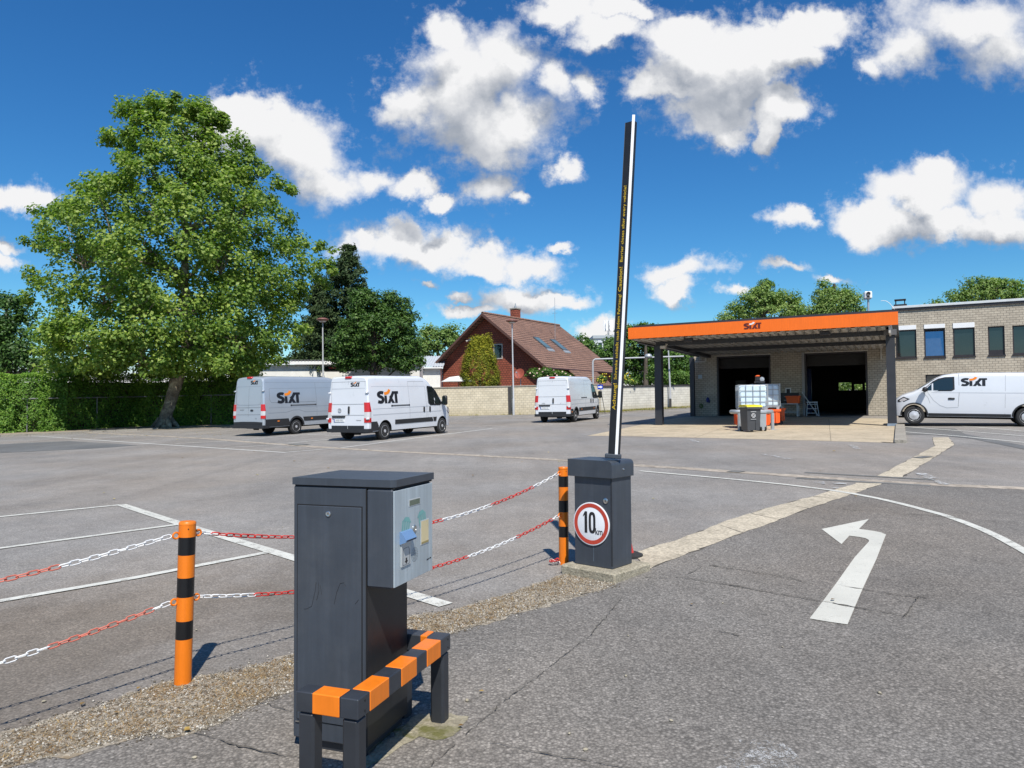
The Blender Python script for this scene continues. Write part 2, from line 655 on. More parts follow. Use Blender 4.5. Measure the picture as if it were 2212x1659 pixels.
# ------------------------------------------------------------------ camera, light, sky
def setup_view():
    cd = bpy.data.cameras.new('camera')
    cam = bpy.data.objects.new('camera', cd)
    COL.objects.link(cam)
    c, s = math.cos(ROLL), math.sin(ROLL)
    ex = Vector((1, 0, 0))
    ey = Vector((0, -math.sin(TILT), math.cos(TILT)))
    fw = Vector((0, math.cos(TILT), math.sin(TILT)))
    right = ex * c - ey * s
    up = ex * s + ey * c
    m = Matrix((right, up, -fw)).transposed().to_4x4()
    cam.matrix_basis = Matrix.Translation(CAM) @ m
    cd.sensor_width = 36
    cd.lens = 36 * F / 2212
    cd.clip_start = .1
    cd.clip_end = 4000
    scene.camera = cam
    scene.view_settings.view_transform = 'Standard'
    scene.view_settings.look = 'None'
    scene.view_settings.exposure = .35
    scene.view_settings.gamma = 1
    scene.cycles.max_bounces = 6
    scene.cycles.transparent_max_bounces = 6
    scene.cycles.diffuse_bounces = 3
    scene.cycles.glossy_bounces = 3
    scene.cycles.transmission_bounces = 3
    scene.cycles.sample_clamp_indirect = 6
    scene.cycles.use_denoising = True
    scene.cycles.use_fast_gi = False


SUN_DIR = Vector((.145, -.70, 1.0)).normalized()      # towards the sun
SUN_EL = math.asin(SUN_DIR.z)
SUN_AZ = math.atan2(SUN_DIR.x, SUN_DIR.y)            # clockwise from +Y

CLOUDS = [  # centre x, y, half width, half height in photograph pixels (2212 wide)
    (1000, 185, 165, 140), (1085, 130, 95, 95), (1110, 275, 125, 90), (900, 215, 70, 75), (960, 80, 70, 50), (1040, 270, 120, 85),
    (1190, 170, 55, 75), (1262, 185, 48, 52), (1300, 60, 90, 45), (1200, 20, 110, 35),
    (1058, 396, 64, 66), (905, 395, 60, 34), (962, 428, 34, 26), (1215, 355, 38, 30), (1120, 425, 30, 20),
    (540, 270, 120, 95), (640, 320, 125, 85), (715, 385, 90, 60), (800, 385, 62, 40), (500, 230, 60, 50),
    (36, 430, 96, 36), (6, 545, 70, 22), (8, 578, 52, 24), (90, 425, 40, 22),
    (845, 520, 125, 52), (930, 545, 110, 50), (1040, 565, 110, 42), (1150, 578, 70, 36), (770, 520, 50, 34), (880, 490, 60, 30),
    (1125, 648, 110, 40), (1215, 650, 70, 28), (1000, 678, 90, 20), (985, 645, 36, 18), (906, 622, 26, 14),
    (1555, 130, 178, 108), (1490, 70, 130, 55), (1635, 110, 118, 78), (1520, 240, 105, 75), (1560, 285, 60, 40), (1730, 110, 75, 50),
    (1690, 235, 80, 62), (1655, 300, 40, 34), (1420, 175, 70, 45), (1760, 60, 90, 40), (1340, 15, 80, 24),
    (2110, 42, 205, 92), (1950, 110, 95, 62), (2180, 110, 120, 85), (1885, 140, 45, 42),
    (1990, 415, 125, 66), (1900, 470, 140, 52), (2060, 465, 90, 40), (2165, 425, 90, 66), (2160, 478, 110, 36), (2010, 375, 60, 40),
    (1703, 482, 62, 26), (1480, 580, 92, 30), (1474, 624, 60, 30), (1575, 626, 38, 18), (1690, 580, 60, 14), (1808, 598, 50, 14),
    (1300, 722, 60, 28), (1200, 535, 40, 12),
]


def cloud_world():
    w = bpy.data.worlds.new('World')
    scene.world = w
    w.use_nodes = True
    nt = w.node_tree
    bg = nt.nodes['Background']
    sky = N(nt, 'ShaderNodeTexSky')
    sky.sky_type = 'NISHITA'
    sky.sun_disc = False
    sky.sun_elevation = SUN_EL
    sky.sun_rotation = SUN_AZ
    sky.altitude = 60
    sky.air_density = 1.0
    sky.dust_density = .25
    sky.ozone_density = 2.2
    # deeper, more saturated blue: red and green fall off against blue
    sc_ = N(nt, 'ShaderNodeSeparateColor')
    L(nt, sky.outputs[0], sc_.inputs[0])
    bl = math_(nt, 'MAXIMUM', sc_.outputs[2], 1e-4)
    cc_ = N(nt, 'ShaderNodeCombineColor')
    for i, e in ((0, SKY_POW[0]), (1, SKY_POW[1])):
        q = math_(nt, 'POWER', math_(nt, 'MINIMUM', math_(nt, 'DIVIDE', sc_.outputs[i], bl), 1.0), e)
        L(nt, math_(nt, 'MULTIPLY', q, bl), cc_.inputs[i])
    L(nt, bl, cc_.inputs[2])
    skyc = cc_.outputs[0]
    # direction -> gnomonic coordinates of the part of the sky ahead
    geo = N(nt, 'ShaderNodeTexCoord')
    s = N(nt, 'ShaderNodeSeparateXYZ')
    L(nt, geo.outputs['Generated'], s.inputs[0])
    y = math_(nt, 'MAXIMUM', s.outputs[1], .05)
    cb = N(nt, 'ShaderNodeCombineXYZ')
    L(nt, math_(nt, 'DIVIDE', s.outputs[0], y), cb.inputs[0])
    L(nt, math_(nt, 'DIVIDE', s.outputs[2], y), cb.inputs[1])
    P0 = cb.outputs[0]

    def vm(op, a, b, c=None):
        n = N(nt, 'ShaderNodeVectorMath')
        n.operation = op
        for i, val in enumerate((a, b, c)):
            if val is None:
                continue
            if isinstance(val, bpy.types.NodeSocket):
                L(nt, val, n.inputs[i])
            else:
                n.inputs[i].default_value = val
        return n.outputs['Value'] if op == 'LENGTH' else n.outputs[0]

    def ncol(vec, scale, detail, rough):
        n = N(nt, 'ShaderNodeTexNoise')
        n.inputs['Scale'].default_value = scale
        n.inputs['Detail'].default_value = detail
        n.inputs['Roughness'].default_value = rough
        L(nt, vec, n.inputs['Vector'])
        return n.outputs['Color']

    w1 = ncol(P0, 9, 7, .62)
    warp = vm('MULTIPLY_ADD', w1, (.13, .11, 0), (-.065, -.055, 0))
    P = vm('ADD', P0, warp)

    def field(P):
        acc = None
        for (px, py, rx, ry) in CLOUDS:
            d = ray(px, py)
            x0, z0 = d.x / d.y, d.z / d.y
            a, b = F / rx, F / ry
            q = vm('MULTIPLY_ADD', P, (a, b, 0), (-x0 * a, -z0 * b, 0))
            ln = vm('LENGTH', q, None)
            if acc is None:
                acc = ln
            else:
                n = N(nt, 'ShaderNodeMath')
                n.operation = 'SMOOTH_MIN'
                L(nt, acc, n.inputs[0])
                L(nt, ln, n.inputs[1])
                n.inputs[2].default_value = .10
                acc = n.outputs[0]
        return math_(nt, 'SUBTRACT', 1.0, acc)

    f1 = field(P)
    f2 = field(vm('ADD', P, (.014, .060, 0)))
    n1 = noise(nt, P0, 10, 12, .61)
    n1b = noise(nt, vm('ADD', P0, (.005, .013, 0)), 10, 7, .61)
    n2 = noise(nt, P0, 46, 8, .64)
    n3 = noise(nt, P0, 3.2, 3, .5)
    det = math_(nt, 'ADD', math_(nt, 'MULTIPLY_ADD', n1, 1.6, -.80), math_(nt, 'MULTIPLY_ADD', n2, .34, -.17))
    dens = math_(nt, 'ADD', math_(nt, 'ADD', math_(nt, 'MULTIPLY', f1, 1.1), det), .04)
    cov = N(nt, 'ShaderNodeMapRange')
    cov.interpolation_type = 'SMOOTHSTEP'
    L(nt, dens, cov.inputs[0])
    cov.inputs[1].default_value = -.06
    L(nt, math_(nt, 'MULTIPLY_ADD', n3, 1.9, -.30, clamp=False), cov.inputs[2])
    # thin ragged veils round the thick parts
    wsp = N(nt, 'ShaderNodeMapRange')
    wsp.interpolation_type = 'SMOOTHSTEP'
    w_in = math_(nt, 'ADD', math_(nt, 'MULTIPLY', f1, .8), math_(nt, 'ADD', math_(nt, 'MULTIPLY_ADD', n2, 1.9, -.95), math_(nt, 'MULTIPLY_ADD', n1, 1.5, -.75)))
    L(nt, w_in, wsp.inputs[0])
    wsp.inputs[1].default_value = -.22
    wsp.inputs[2].default_value = .55
    covt = math_(nt, 'MAXIMUM', cov.outputs[0], math_(nt, 'MULTIPLY', wsp.outputs[0], .55))
    # cloud light: sunlit tops, pale grey bases, folds on the billows
    lit = math_(nt, 'SUBTRACT', f1, f2)
    thick = math_(nt, 'MAXIMUM', f2, 0.0)
    sh = math_(nt, 'MULTIPLY_ADD', lit, .50, .80)
    sh = math_(nt, 'SUBTRACT', sh, math_(nt, 'MULTIPLY', thick, .27))
    sh = math_(nt, 'ADD', sh, math_(nt, 'MULTIPLY', math_(nt, 'SUBTRACT', n1, n1b), .9))
    sh = math_(nt, 'ADD', sh, math_(nt, 'MULTIPLY_ADD', n1, .20, -.09))
    sh = math_(nt, 'ADD', sh, math_(nt, 'MULTIPLY_ADD', n2, .09, -.045))
    shc = N(nt, 'ShaderNodeMapRange')
    L(nt, sh, shc.inputs[0])
    shc.inputs[1].default_value = .30
    shc.inputs[2].default_value = .98
    cc = ramp(nt, shc.outputs[0], [(0, (.40, .44, .51)), (.45, (.62, .645, .695)), (.8, (.86, .87, .89)), (1, (.99, .99, 1.0))])
    cs = N(nt, 'ShaderNodeMix')
    cs.data_type = 'RGBA'
    cs.blend_type = 'MULTIPLY'
    cs.inputs[0].default_value = 1
    L(nt, cc, cs.inputs[6])
    k = 1.0 / SKY_STRENGTH * CLOUD_GAIN
    cs.inputs[7].default_value = (k, k, k, 1)
    fin = mixc(nt, covt, skyc, cs.outputs[2])
    # nothing ahead below the horizon or behind the camera: plain sky there
    front = math_(nt, 'GREATER_THAN', s.outputs[1], .06)
    fin2 = mixc(nt, front, skyc, fin)
    L(nt, fin2, bg.inputs[0])
    bg.inputs[1].default_value = SKY_STRENGTH
    w.cycles.sampling_method = 'MANUAL'
    w.cycles.sample_map_resolution = 512
    return w


SKY_STRENGTH = .10
SKY_POW = (2.4, 1.80)
CLOUD_GAIN = .72


def sun_lamp():
    ld = bpy.data.lights.new('sun', 'SUN')
    ld.energy = 4.6
    ld.angle = R(.53)
    ld.color = (1.0, .955, .88)
    o = bpy.data.objects.new('sun', ld)
    COL.objects.link(o)
    o.rotation_mode = 'QUATERNION'
    o.rotation_quaternion = Vector((0, 0, 1)).rotation_difference(SUN_DIR)
    o.location = (0, 0, 50)


setup_view()
cloud_world()
sun_lamp()


# ------------------------------------------------------------------ ground
def build_ground():
    xs = [-900, -400, -200, -110, -70, -50, -30, -20, -10, 0, 10, 20, 30, 50, 70, 110, 200, 400, 900]
    ys = [-60, -15, 0, 10, 20, 30, 40, 50, 60, 76, 100, 160, 300, 600, 1500]
    vs = [(x, y, G(x, y)) for y in ys for x in xs]
    n = len(xs)
    fs = [(j * n + i, j * n + i + 1, (j + 1) * n + i + 1, (j + 1) * n + i) for j in range(len(ys) - 1) for i in range(n - 1)]
    struct('ground', MB().add(vs, fs), M['asphalt'])


build_ground()


def gpoly(name, px, dz, m, jitter=0.0, sub=0, mats=None):
    """flat patch of ground, outline given in photograph pixels"""
    pts = [gp(*p) for p in px]
    if sub:
        out = []
        for i, p in enumerate(pts):
            q = pts[(i + 1) % len(pts)]
            k = max(1, int((q - p).length / sub))
            for j in range(k):
                t = j / k
                w = p.lerp(q, t)
                a = jitter if j else jitter * .3
                out.append(Vector((w.x + RNG.normal() * a, w.y + RNG.normal() * a, 0)))
        pts = out
    vs = [(p.x, p.y, G(p.x, p.y) + dz) for p in pts]
    mb = MB().add(vs, [tuple(range(len(vs)))])
    bm = bmesh.new()
    me = bpy.data.meshes.new(name)
    me.from_pydata(mb.v, [], mb.f)
    bm.from_mesh(me)
    bmesh.ops.triangulate(bm, faces=bm.faces)
    for f in bm.faces:
        if f.normal.z < 0:
            f.normal_flip()
    bm.to_mesh(me)
    bm.free()
    me.materials.append(m)
    o = bpy.data.objects.new(name, me)
    COL.objects.link(o)
    o['kind'] = 'structure'
    return o


def stripe(mb, pts, w, dz, world=False, wj=0.0):
    p = [Vector(q) if world else gp(*q) for q in pts]
    p = [Vector((q.x, q.y, 0)) for q in p]
    vs, fs = [], []
    for i, q in enumerate(p):
        a, b = p[max(0, i - 1)], p[min(len(p) - 1, i + 1)]
        t = (b - a).normalized()
        nn = Vector((-t.y, t.x, 0))
        ww = w * (1 + (RNG.normal() * wj if wj else 0))
        for sg in (-.5, .5):
            r = q + nn * ww * sg
            vs.append((r.x, r.y, G(r.x, r.y) + dz))
    for i in range(len(p) - 1):
        fs.append((2 * i, 2 * i + 2, 2 * i + 3, 2 * i + 1))
    mb.add(vs, fs)


def crack_line(mb, pts, w, dz):
    """a crack that fades, forks a little and changes width"""
    i = 0
    while i < len(pts) - 2:
        n = int(RNG.integers(3, 9))
        seg = pts[i:i + n + 1]
        if len(seg) > 1 and RNG.random() > .14:
            stripe(mb, seg, w * RNG.uniform(.45, 1.3), dz, True, wj=.45)
        i += n


def dense(px, step=.15, jit=0.0):
    """pixel polyline -> world polyline, resampled and slightly wandering"""
    p = [gp(*q) for q in px]
    out = []
    for i in range(len(p) - 1):
        k = max(1, int((p[i + 1] - p[i]).length / step))
        for j in range(k):
            q = p[i].lerp(p[i + 1], j / k)
            out.append(q + Vector((RNG.normal() * jit, RNG.normal() * jit, 0)))
    out.append(p[-1])
    return out


# asphalt of the entrance lane in the foreground, coarser grained
gpoly('entrance_lane', [(1398, 1231), (1463, 1205), (1612, 1148), (1751, 1097), (1839, 1068), (1907, 1045), (1990, 1049), (2300, 1062), (2900, 1500),
                        (3600, 2600), (-900, 2600), (-500, 1720), (0, 1662), (239, 1608), (339, 1588), (419, 1584), (500, 1548), (558, 1520), (630, 1492), (792, 1440), (964, 1372), (1040, 1350),
                        (1163, 1313), (1292, 1277), (1328, 1262)], .003, M['asphalt_near'])
gpoly('verge', [(1230, 1236), (1196, 1247), (1096, 1283), (981, 1317), (890, 1330), (760, 1372), (630, 1416), (478, 1454), (351, 1474), (199, 1528), (0, 1584), (-700, 1800),
                (-500, 1990), (0, 1665), (239, 1610), (339, 1590), (419, 1586), (500, 1550), (558, 1522), (630, 1494), (792, 1442), (964, 1374), (1040, 1352),
                (1163, 1315), (1292, 1279), (1330, 1264)], .005, M['verge'], jitter=.028, sub=.07)
gpoly('footing_patch', [(835, 1600), (905, 1545), (950, 1541), (1010, 1549), (994, 1578), (958, 1599), (905, 1592), (870, 1612), (790, 1665), (760, 1680), (720, 1690)], .0055, M['mossy'], jitter=.012, sub=.05)

# concrete drain strip that crosses the yard, in slabs with open joints
SL = [(1367, 1196), (1463.6, 1166.8), (1575, 1124.5), (1658, 1098), (1758, 1072), (1852.7, 1043.5)]
SRr = [(1398, 1231), (1463.6, 1205.7), (1612.5, 1148), (1690, 1121), (1751, 1097), (1839, 1068.6), (1907, 1045)]


def strip_quads(name, left, right, n, dz, m, gap=.0022):
    lw = dense(left, .05)
    rw = dense(right, .05)

    def along(pl, t):
        ls = [0]
        for i in range(len(pl) - 1):
            ls.append(ls[-1] + (pl[i + 1] - pl[i]).length)
        d = t * ls[-1]
        for i in range(len(pl) - 1):
            if ls[i + 1] >= d:
                return pl[i].lerp(pl[i + 1], (d - ls[i]) / max(1e-6, ls[i + 1] - ls[i]))
        return pl[-1]
    mb = MB()
    for k in range(n):
        t0, t1 = k / n + gap / 2 * RNG.uniform(.3, 2), (k + 1) / n - gap / 2
        sub = 6
        vs, fs = [], []
        for j in range(sub + 1):
            t = t0 + (t1 - t0) * j / sub
            for pl, sg in ((lw, 1), (rw, -1)):
                p = along(pl, t) + Vector((RNG.normal() * .012, RNG.normal() * .012, 0))
                vs.append((p.x, p.y, G(p.x, p.y) + dz))
        for j in range(sub):
            fs.append((2 * j, 2 * j + 1, 2 * j + 3, 2 * j + 2))
        mb.add(vs, fs)
    o = struct(name, mb, m)
    return o


def under(name, px, dz):
    gpoly(name, px, dz, M['crack'], jitter=.02, sub=.2)


under('strip_joint_dirt', SL + SRr[::-1], .0045)
strip_quads('drain_strip', SL, SRr, 7, .0065, M['strip'])
SL2 = [(1893, 1029.7), (1955, 998), (2018.5, 963.7), (2015, 945)]
SR2 = [(1947.5, 1031.4), (2005, 997), (2062.5, 960.4), (2049, 945)]
under('strip_joint_dirt', SL2 + SR2[::-1], .0045)
strip_quads('drain_strip', SL2, SR2, 5, .0065, M['strip'])
# narrow sett gutter running across the whole yard
mb = MB()
stripe(mb, dense([(150, 933), (301, 940), (445, 947.6), (562, 957), (690, 966), (818, 974), (1000, 983), (1131, 989.6), (1245, 996), (1355, 1004), (1465, 1011), (1574, 1018.7), (1723, 1028.5), (1929, 1041.7), (2046, 1048.5), (2212, 1055.5), (2700, 1078)], .4, .01), .36, .005, True, wj=.06)
struct('sett_gutter', mb, M['gutter'])
mb = MB()
for (a, b) in (((1738, 1021), (2020, 1037)), ((1722, 1033), (2010, 1049.5))):
    stripe(mb, dense([a, b], .3, .01), .16, .0065 + .001 * (a[0] % 3), True)
struct('tar_seal', mb, M['asphalt_seal'])
mb = MB()
stripe(mb, [(1576, 1018.5), (1604, 1020.5)], .30, .016)
stripe(mb, [(1983, 988), (2005, 989.5)], .5, .018)
stripe(mb, [(1240 * .511, 959.5), (1285 * .511, 962)], .5, .018)
struct('drain_grate', mb, M['asphalt_seal'])

# bay lines and other markings
mb = MB()
k = [0]


def ln(pts, w=.11, step=None):
    k[0] += 1
    stripe(mb, pts, w, .0075 + .0008 * (k[0] % 5))


ln([(-500, 1166), (0, 1117), (258, 1091.5)])
ln([(262, 1091), (385, 1131), (630, 1205), (890, 1286), (963, 1308.5)], .15)
ln([(-400, 1241), (0, 1185.5), (385, 1134)])
ln([(-300, 1354), (0, 1300), (290, 1250), (580, 1194)])
struct('parking_bay_line', mb, M['line'])
mb = MB()
ln([(60, 941.5), (100, 943.6), (350, 960.5), (617, 978)], .13)
ln([(617, 977.5), (721, 969)])
ln([(736, 968), (865, 951), (998, 934), (1063, 926)], .13)
ln([(176, 948), (319, 941)])
ln([(378, 959), (491, 953.5)])
ln([(486, 967.5), (608, 960)])
ln([(522, 951), (727, 933.5), (800, 927)])
ln([(620, 958), (713, 949.5)])
ln([(662, 938.7), (735, 941.8)])
ln([(1043, 920), (1093, 921.5)], .10)
ln([(1000, 902), (1080, 897.5)], .10)
ln([(1110, 903.5), (1165, 898.5)], .10)
ln([(1225, 909.5), (1335, 893)], .12)
struct('far_bay_line', mb, M['line_old'])
mb = MB()
ln([(1382, 1018), (1490, 1027.5), (1601, 1037.7), (1700, 1047.8), (1790, 1059), (1839, 1066.6), (1900, 1078.3), (1950, 1090), (1995, 1102), (2040, 1114), (2083, 1129.5), (2125, 1146), (2160, 1162.5), (2212, 1191), (2330, 1262)], .115)
struct('lane_line', mb, M['line'])
mb = MB()
ln([(1954, 922), (2080, 931.5), (2212, 942.5), (2400, 960)], .12)
ln([(1954, 932.9), (2080, 943), (2212, 956), (2400, 976)], .12)
ln([(2016, 916.5), (2110, 923), (2212, 932), (2400, 946)], .12)
struct('parking_strip_line', mb, M['line'])
gpoly('road_patch', [(1956, 923), (2063, 926), (2085, 938), (2212, 963), (2400, 990), (2400, 1010), (2212, 971), (2100, 948), (2020, 940), (1956, 939)], .007, M['asphalt_patch'])
gpoly('road_patch', [(-40, 962), (150, 953), (300, 962), (200, 969), (-40, 981)], .007, M['asphalt_patch'])
Z8 = lambda p: (1463.6 + .33838 * p[0], 918.06 + .33838 * p[1])
gpoly('turn_arrow', [Z8(p) for p in [(920, 668), (1222, 604), (1158, 668), (1210, 674), (1262, 682), (1300, 690), (1331, 703), (1270, 860), (1180, 1055), (1085, 1280), (962, 1262), (843, 1242), (925, 1135), (1010, 1020), (1130, 850), (1222, 748), (1221, 738), (1200, 727), (1160, 719), (1097, 711), (1047, 765), (985, 718)]], .0085, M['arrow_paint'])
for pts in ([(60, 92), (100, 96), (160, 117), (110, 113)], [(505, 185), (560, 190), (690, 210), (735, 217), (690, 223), (640, 212)], [(1085, 128), (1130, 132), (1178, 156), (1130, 157)],
            [(1515, 309), (1580, 312), (1672, 345), (1620, 348), (1740, 384), (1690, 386), (1600, 346), (1560, 338)], [(868, 365), (940, 368), (945, 382), (880, 376)], [(980, 372), (1080, 376), (1080, 384), (1000, 380)],
            [(960, 405), (1040, 402), (1030, 410)]):
    gpoly('worn_arrow', [Z8(p) for p in pts], .017, M['line_faint'], jitter=.02, sub=.2)
Z7 = lambda p: (864.8 + .33083 * p[0], 1197.5 + .33083 * p[1])
Z2 = lambda p: (.39868 * p[0], 997.9 + .39868 * p[1])
# cracks
mb = MB()
for pts, w in (([(1450, 285), (1330, 430), (1240, 540), (1080, 660), (960, 755), (830, 860), (690, 960), (540, 1090), (440, 1170), (300, 1300), (180, 1420)], .005),
               
               ([(590, 1240), (760, 1275), (900, 1308), (1080, 1335), (1240, 1360), (1400, 1390), (1600, 1440)], .007),
               ([(1600, 155), (1730, 160), (1840, 155), (1920, 115), (1980, 75)], .010), ([(1840, 155), (2000, 180), (2212, 215), (2500, 270), (2760, 315), (3050, 366)], .010),
               ([(2010, 75), (2212, 110), (2500, 155), (2700, 200)], .008), ([(2090, 510), (2212, 540)], .008)):
    crack_line(mb, dense([Z7(p) for p in pts], .035, .005), w, .0125)
for pts, w in (([(915, 525), (1100, 545), (1300, 560), (1600, 580), (1900, 608), (2212, 632)], .012), ([(1545, 1100), (1470, 1200), (1440, 1230)], .009), ([(1530, 1095), (1610, 1118)], .009),
               ([(220, 900), (600, 960), (1000, 1025), (1180, 1055), (1400, 1090), (1560, 1110)], .010), ([(0, 975), (400, 1040), (900, 1130), (1130, 1172), (1400, 1215), (1580, 1240)], .010)):
    crack_line(mb, dense([Z8(p) for p in pts], .05, .006), w, .0130)
for pts, w in (([(1400, 1310), (1480, 1330), (1600, 1362)], .007), ([(1050, 1475), (1200, 1520), (1330, 1555), (1480, 1590), (1620, 1610), (1760, 1640)], .007)):
    crack_line(mb, dense([Z2(p) for p in pts], .03, .005), w, .0120)
struct('asphalt_crack', mb, M['crack'])
gpoly('worn_marking', [(1540, 1662), (1590, 1625), (1650, 1590), (1690, 1612), (1730, 1640), (1748, 1700), (1560, 1720)], .0062, M['marking_ghost'], jitter=.03, sub=.06)


# loose gravel and dry grass on the verge
def scatter_poly(px, n):
    pts = [gp(*p) for p in px]
    tris = []
    from mathutils.geometry import tessellate_polygon
    for t in tessellate_polygon([[Vector((p.x, p.y, 0)) for p in pts]]):
        a, b, c = [pts[i] for i in t]
        tris.append((a, b, c, abs((b - a).xy.cross((c - a).xy)) / 2))
    ar = np.array([t[3] for t in tris])
    out = []
    for i in RNG.choice(len(tris), n, p=ar / ar.sum()):
        a, b, c, _ = tris[i]
        u, v = RNG.random(2)
        if u + v > 1:
            u, v = 1 - u, 1 - v
        out.append(a + (b - a) * u + (c - a) * v)
    return out


VERGE_PX = [(1225, 1240), (1096, 1286), (981, 1319), (890, 1333), (760, 1375), (630, 1419), (478, 1457), (351, 1478), (199, 1532), (0, 1590), (-80, 1620), (-80, 1690), (0, 1660), (239, 1604), (339, 1584), (419, 1580), (500, 1545), (558, 1517), (630, 1489), (792, 1438), (964, 1370), (1040, 1348), (1163, 1311), (1292, 1275), (1325, 1262)]


def gravel():
    oct_v = np.array([(1, 0, 0), (-1, 0, 0), (0, 1, 0), (0, -1, 0), (0, 0, 1), (0, 0, -1)], float)
    oct_f = np.array([(0, 2, 4), (2, 1, 4), (1, 3, 4), (3, 0, 4), (2, 0, 5), (1, 2, 5), (3, 1, 5), (0, 3, 5)])
    P = scatter_poly(VERGE_PX, 10500)
    vp = [gp(*q) for q in VERGE_PX]
    for _ in range(3800):           # stones strayed over the ragged edges
        k = int(RNG.integers(0, len(vp)))
        q = vp[k].lerp(vp[(k + 1) % len(vp)], RNG.random())
        a, r = RNG.uniform(0, 6.28), abs(RNG.normal()) * .055
        P.append(q + Vector((math.cos(a) * r, math.sin(a) * r, 0)))
    V, Fs, T = [], [], []
    for i, p in enumerate(P):
        s = .0034 * (1 + RNG.exponential(.55))
        s = min(s, .012)
        sc = np.array([s * RNG.uniform(.8, 1.4), s * RNG.uniform(.8, 1.4), s * RNG.uniform(.4, .8)])
        a = RNG.uniform(0, 6.28)
        q = oct_v * sc
        rot = np.array([[math.cos(a), -math.sin(a), 0], [math.sin(a), math.cos(a), 0], [0, 0, 1]])
        q = q @ rot.T + np.array([p.x, p.y, G(p.x, p.y) + .005 + s * .25])
        V.append(q)
        Fs.append(oct_f + 6 * i)
        T.append(np.full(6, RNG.random() ** 1.5))
    return np.concatenate(V), np.concatenate(Fs), np.concatenate(T)


def fast_mesh(name, V, Fs, T, m, parent=None, smooth=False):
    me = bpy.data.meshes.new(name)
    k = Fs.shape[1]
    me.vertices.add(len(V))
    me.vertices.foreach_set('co', V.astype(np.float32).ravel())
    me.loops.add(Fs.size)
    me.loops.foreach_set('vertex_index', Fs.astype(np.int32).ravel())
    me.polygons.add(len(Fs))
    me.polygons.foreach_set('loop_start', (np.arange(len(Fs)) * k).astype(np.int32))
    if T is not None:
        at = me.attributes.new('tint', 'FLOAT', 'POINT')
        at.data.foreach_set('value', T.astype(np.float32))
    me.materials.append(m)
    me.update()
    me.validate()
    if smooth:
        me.polygons.foreach_set('use_smooth', [True] * len(me.polygons))
    o = bpy.data.objects.new(name, me)
    COL.objects.link(o)
    if parent:
        o.parent = parent
    return o


M['gravel'] = leaf_mat('gravel_stones', (.10, .080, .058), (.31, .275, .215), (.56, .525, .46), transl=0.0, rough=.9)
M['dry'] = leaf_mat('dry_grass_blades', (.12, .075, .035), (.30, .18, .08), (.46, .34, .17), transl=.15, rough=.8)
o = fast_mesh('gravel', *gravel(), M['gravel'])
tag(o, 'loose pale gravel on the brown verge beside the chain fence', None, kind='stuff')


def dry_grass():
    V, Fs, T = [], [], []
    P = scatter_poly(VERGE_PX, 11000)
    c = [gp(1060, 1320), gp(1000, 1345), gp(180, 1600), gp(60, 1640), gp(500, 1490), gp(300, 1560), gp(900, 1345), gp(1180, 1262), gp(360, 1480), gp(600, 1440)]
    n = 0
    for p in P:
        d = min((p - q).xy.length for q in c)
        if RNG.random() > math.exp(-(d / .35) ** 2) * .95 + .16:
            continue
        a = RNG.uniform(0, 6.28)
        l = RNG.uniform(.012, .045)
        w = RNG.uniform(.0012, .003)
        z = G(p.x, p.y) + .007
        lift = RNG.uniform(0, .016)
        dx, dy = math.cos(a), math.sin(a)
        V.append(np.array([(p.x - dy * w, p.y + dx * w, z), (p.x + dy * w, p.y - dx * w, z), (p.x + dx * l, p.y + dy * l, z + lift)]))
        Fs.append(np.array([[0, 1, 2]]) + 3 * n)
        T.append(np.full(3, RNG.random()))
        n += 1
    return np.concatenate(V), np.concatenate(Fs), np.concatenate(T)


o = fast_mesh('dry_grass', *dry_grass(), M['dry'])
tag(o, 'dry straw-coloured grass on the brown verge', None, kind='stuff')


def litter():
    """fallen leaves blown over the yard"""
    V, Fs, T = [], [], []
    spots = []
    for _ in range(150):
        spots.append((gp(RNG.uniform(-30, 480), RNG.normal(938, 5)), RNG.uniform(.05, .11)))
    for _ in range(26):
        spots.append((gp(RNG.uniform(60, 1900), RNG.uniform(960, 1080)), RNG.uniform(.05, .1)))
    for px in ((299, 1493), (404, 1582), (250, 1546), (178, 1527), (405, 1585), (720, 1600), (995, 1575), (1040, 1500), (1800, 1300), (2098, 1091), (1495, 1310), (760, 1530)):
        spots.append((gp(*px), RNG.uniform(.03, .05)))
    for i, (p, s) in enumerate(spots):
        a = RNG.uniform(0, 6.28)
        q = np.array([(-.5, 0, 0), (0, -.32, .12), (.55, 0, .05), (0, .32, .16)]) * s
        rot = np.array([[math.cos(a), -math.sin(a), 0], [math.sin(a), math.cos(a), 0], [0, 0, 1]])
        V.append(q @ rot.T + np.array([p.x, p.y, G(p.x, p.y) + .02]))
        Fs.append(np.array([[0, 1, 2], [0, 2, 3]]) + 4 * i)
        T.append(np.full(4, RNG.random()))
    return np.concatenate(V), np.concatenate(Fs), np.concatenate(T)


M['litter'] = leaf_mat('fallen_leaf', (.16, .09, .03), (.42, .27, .08), (.55, .45, .14), transl=.2)
o = fast_mesh('fallen_leaves', *litter(), M['litter'])
tag(o, 'fallen brown leaves blown over the yard and along the hedge kerb', None, kind='stuff')


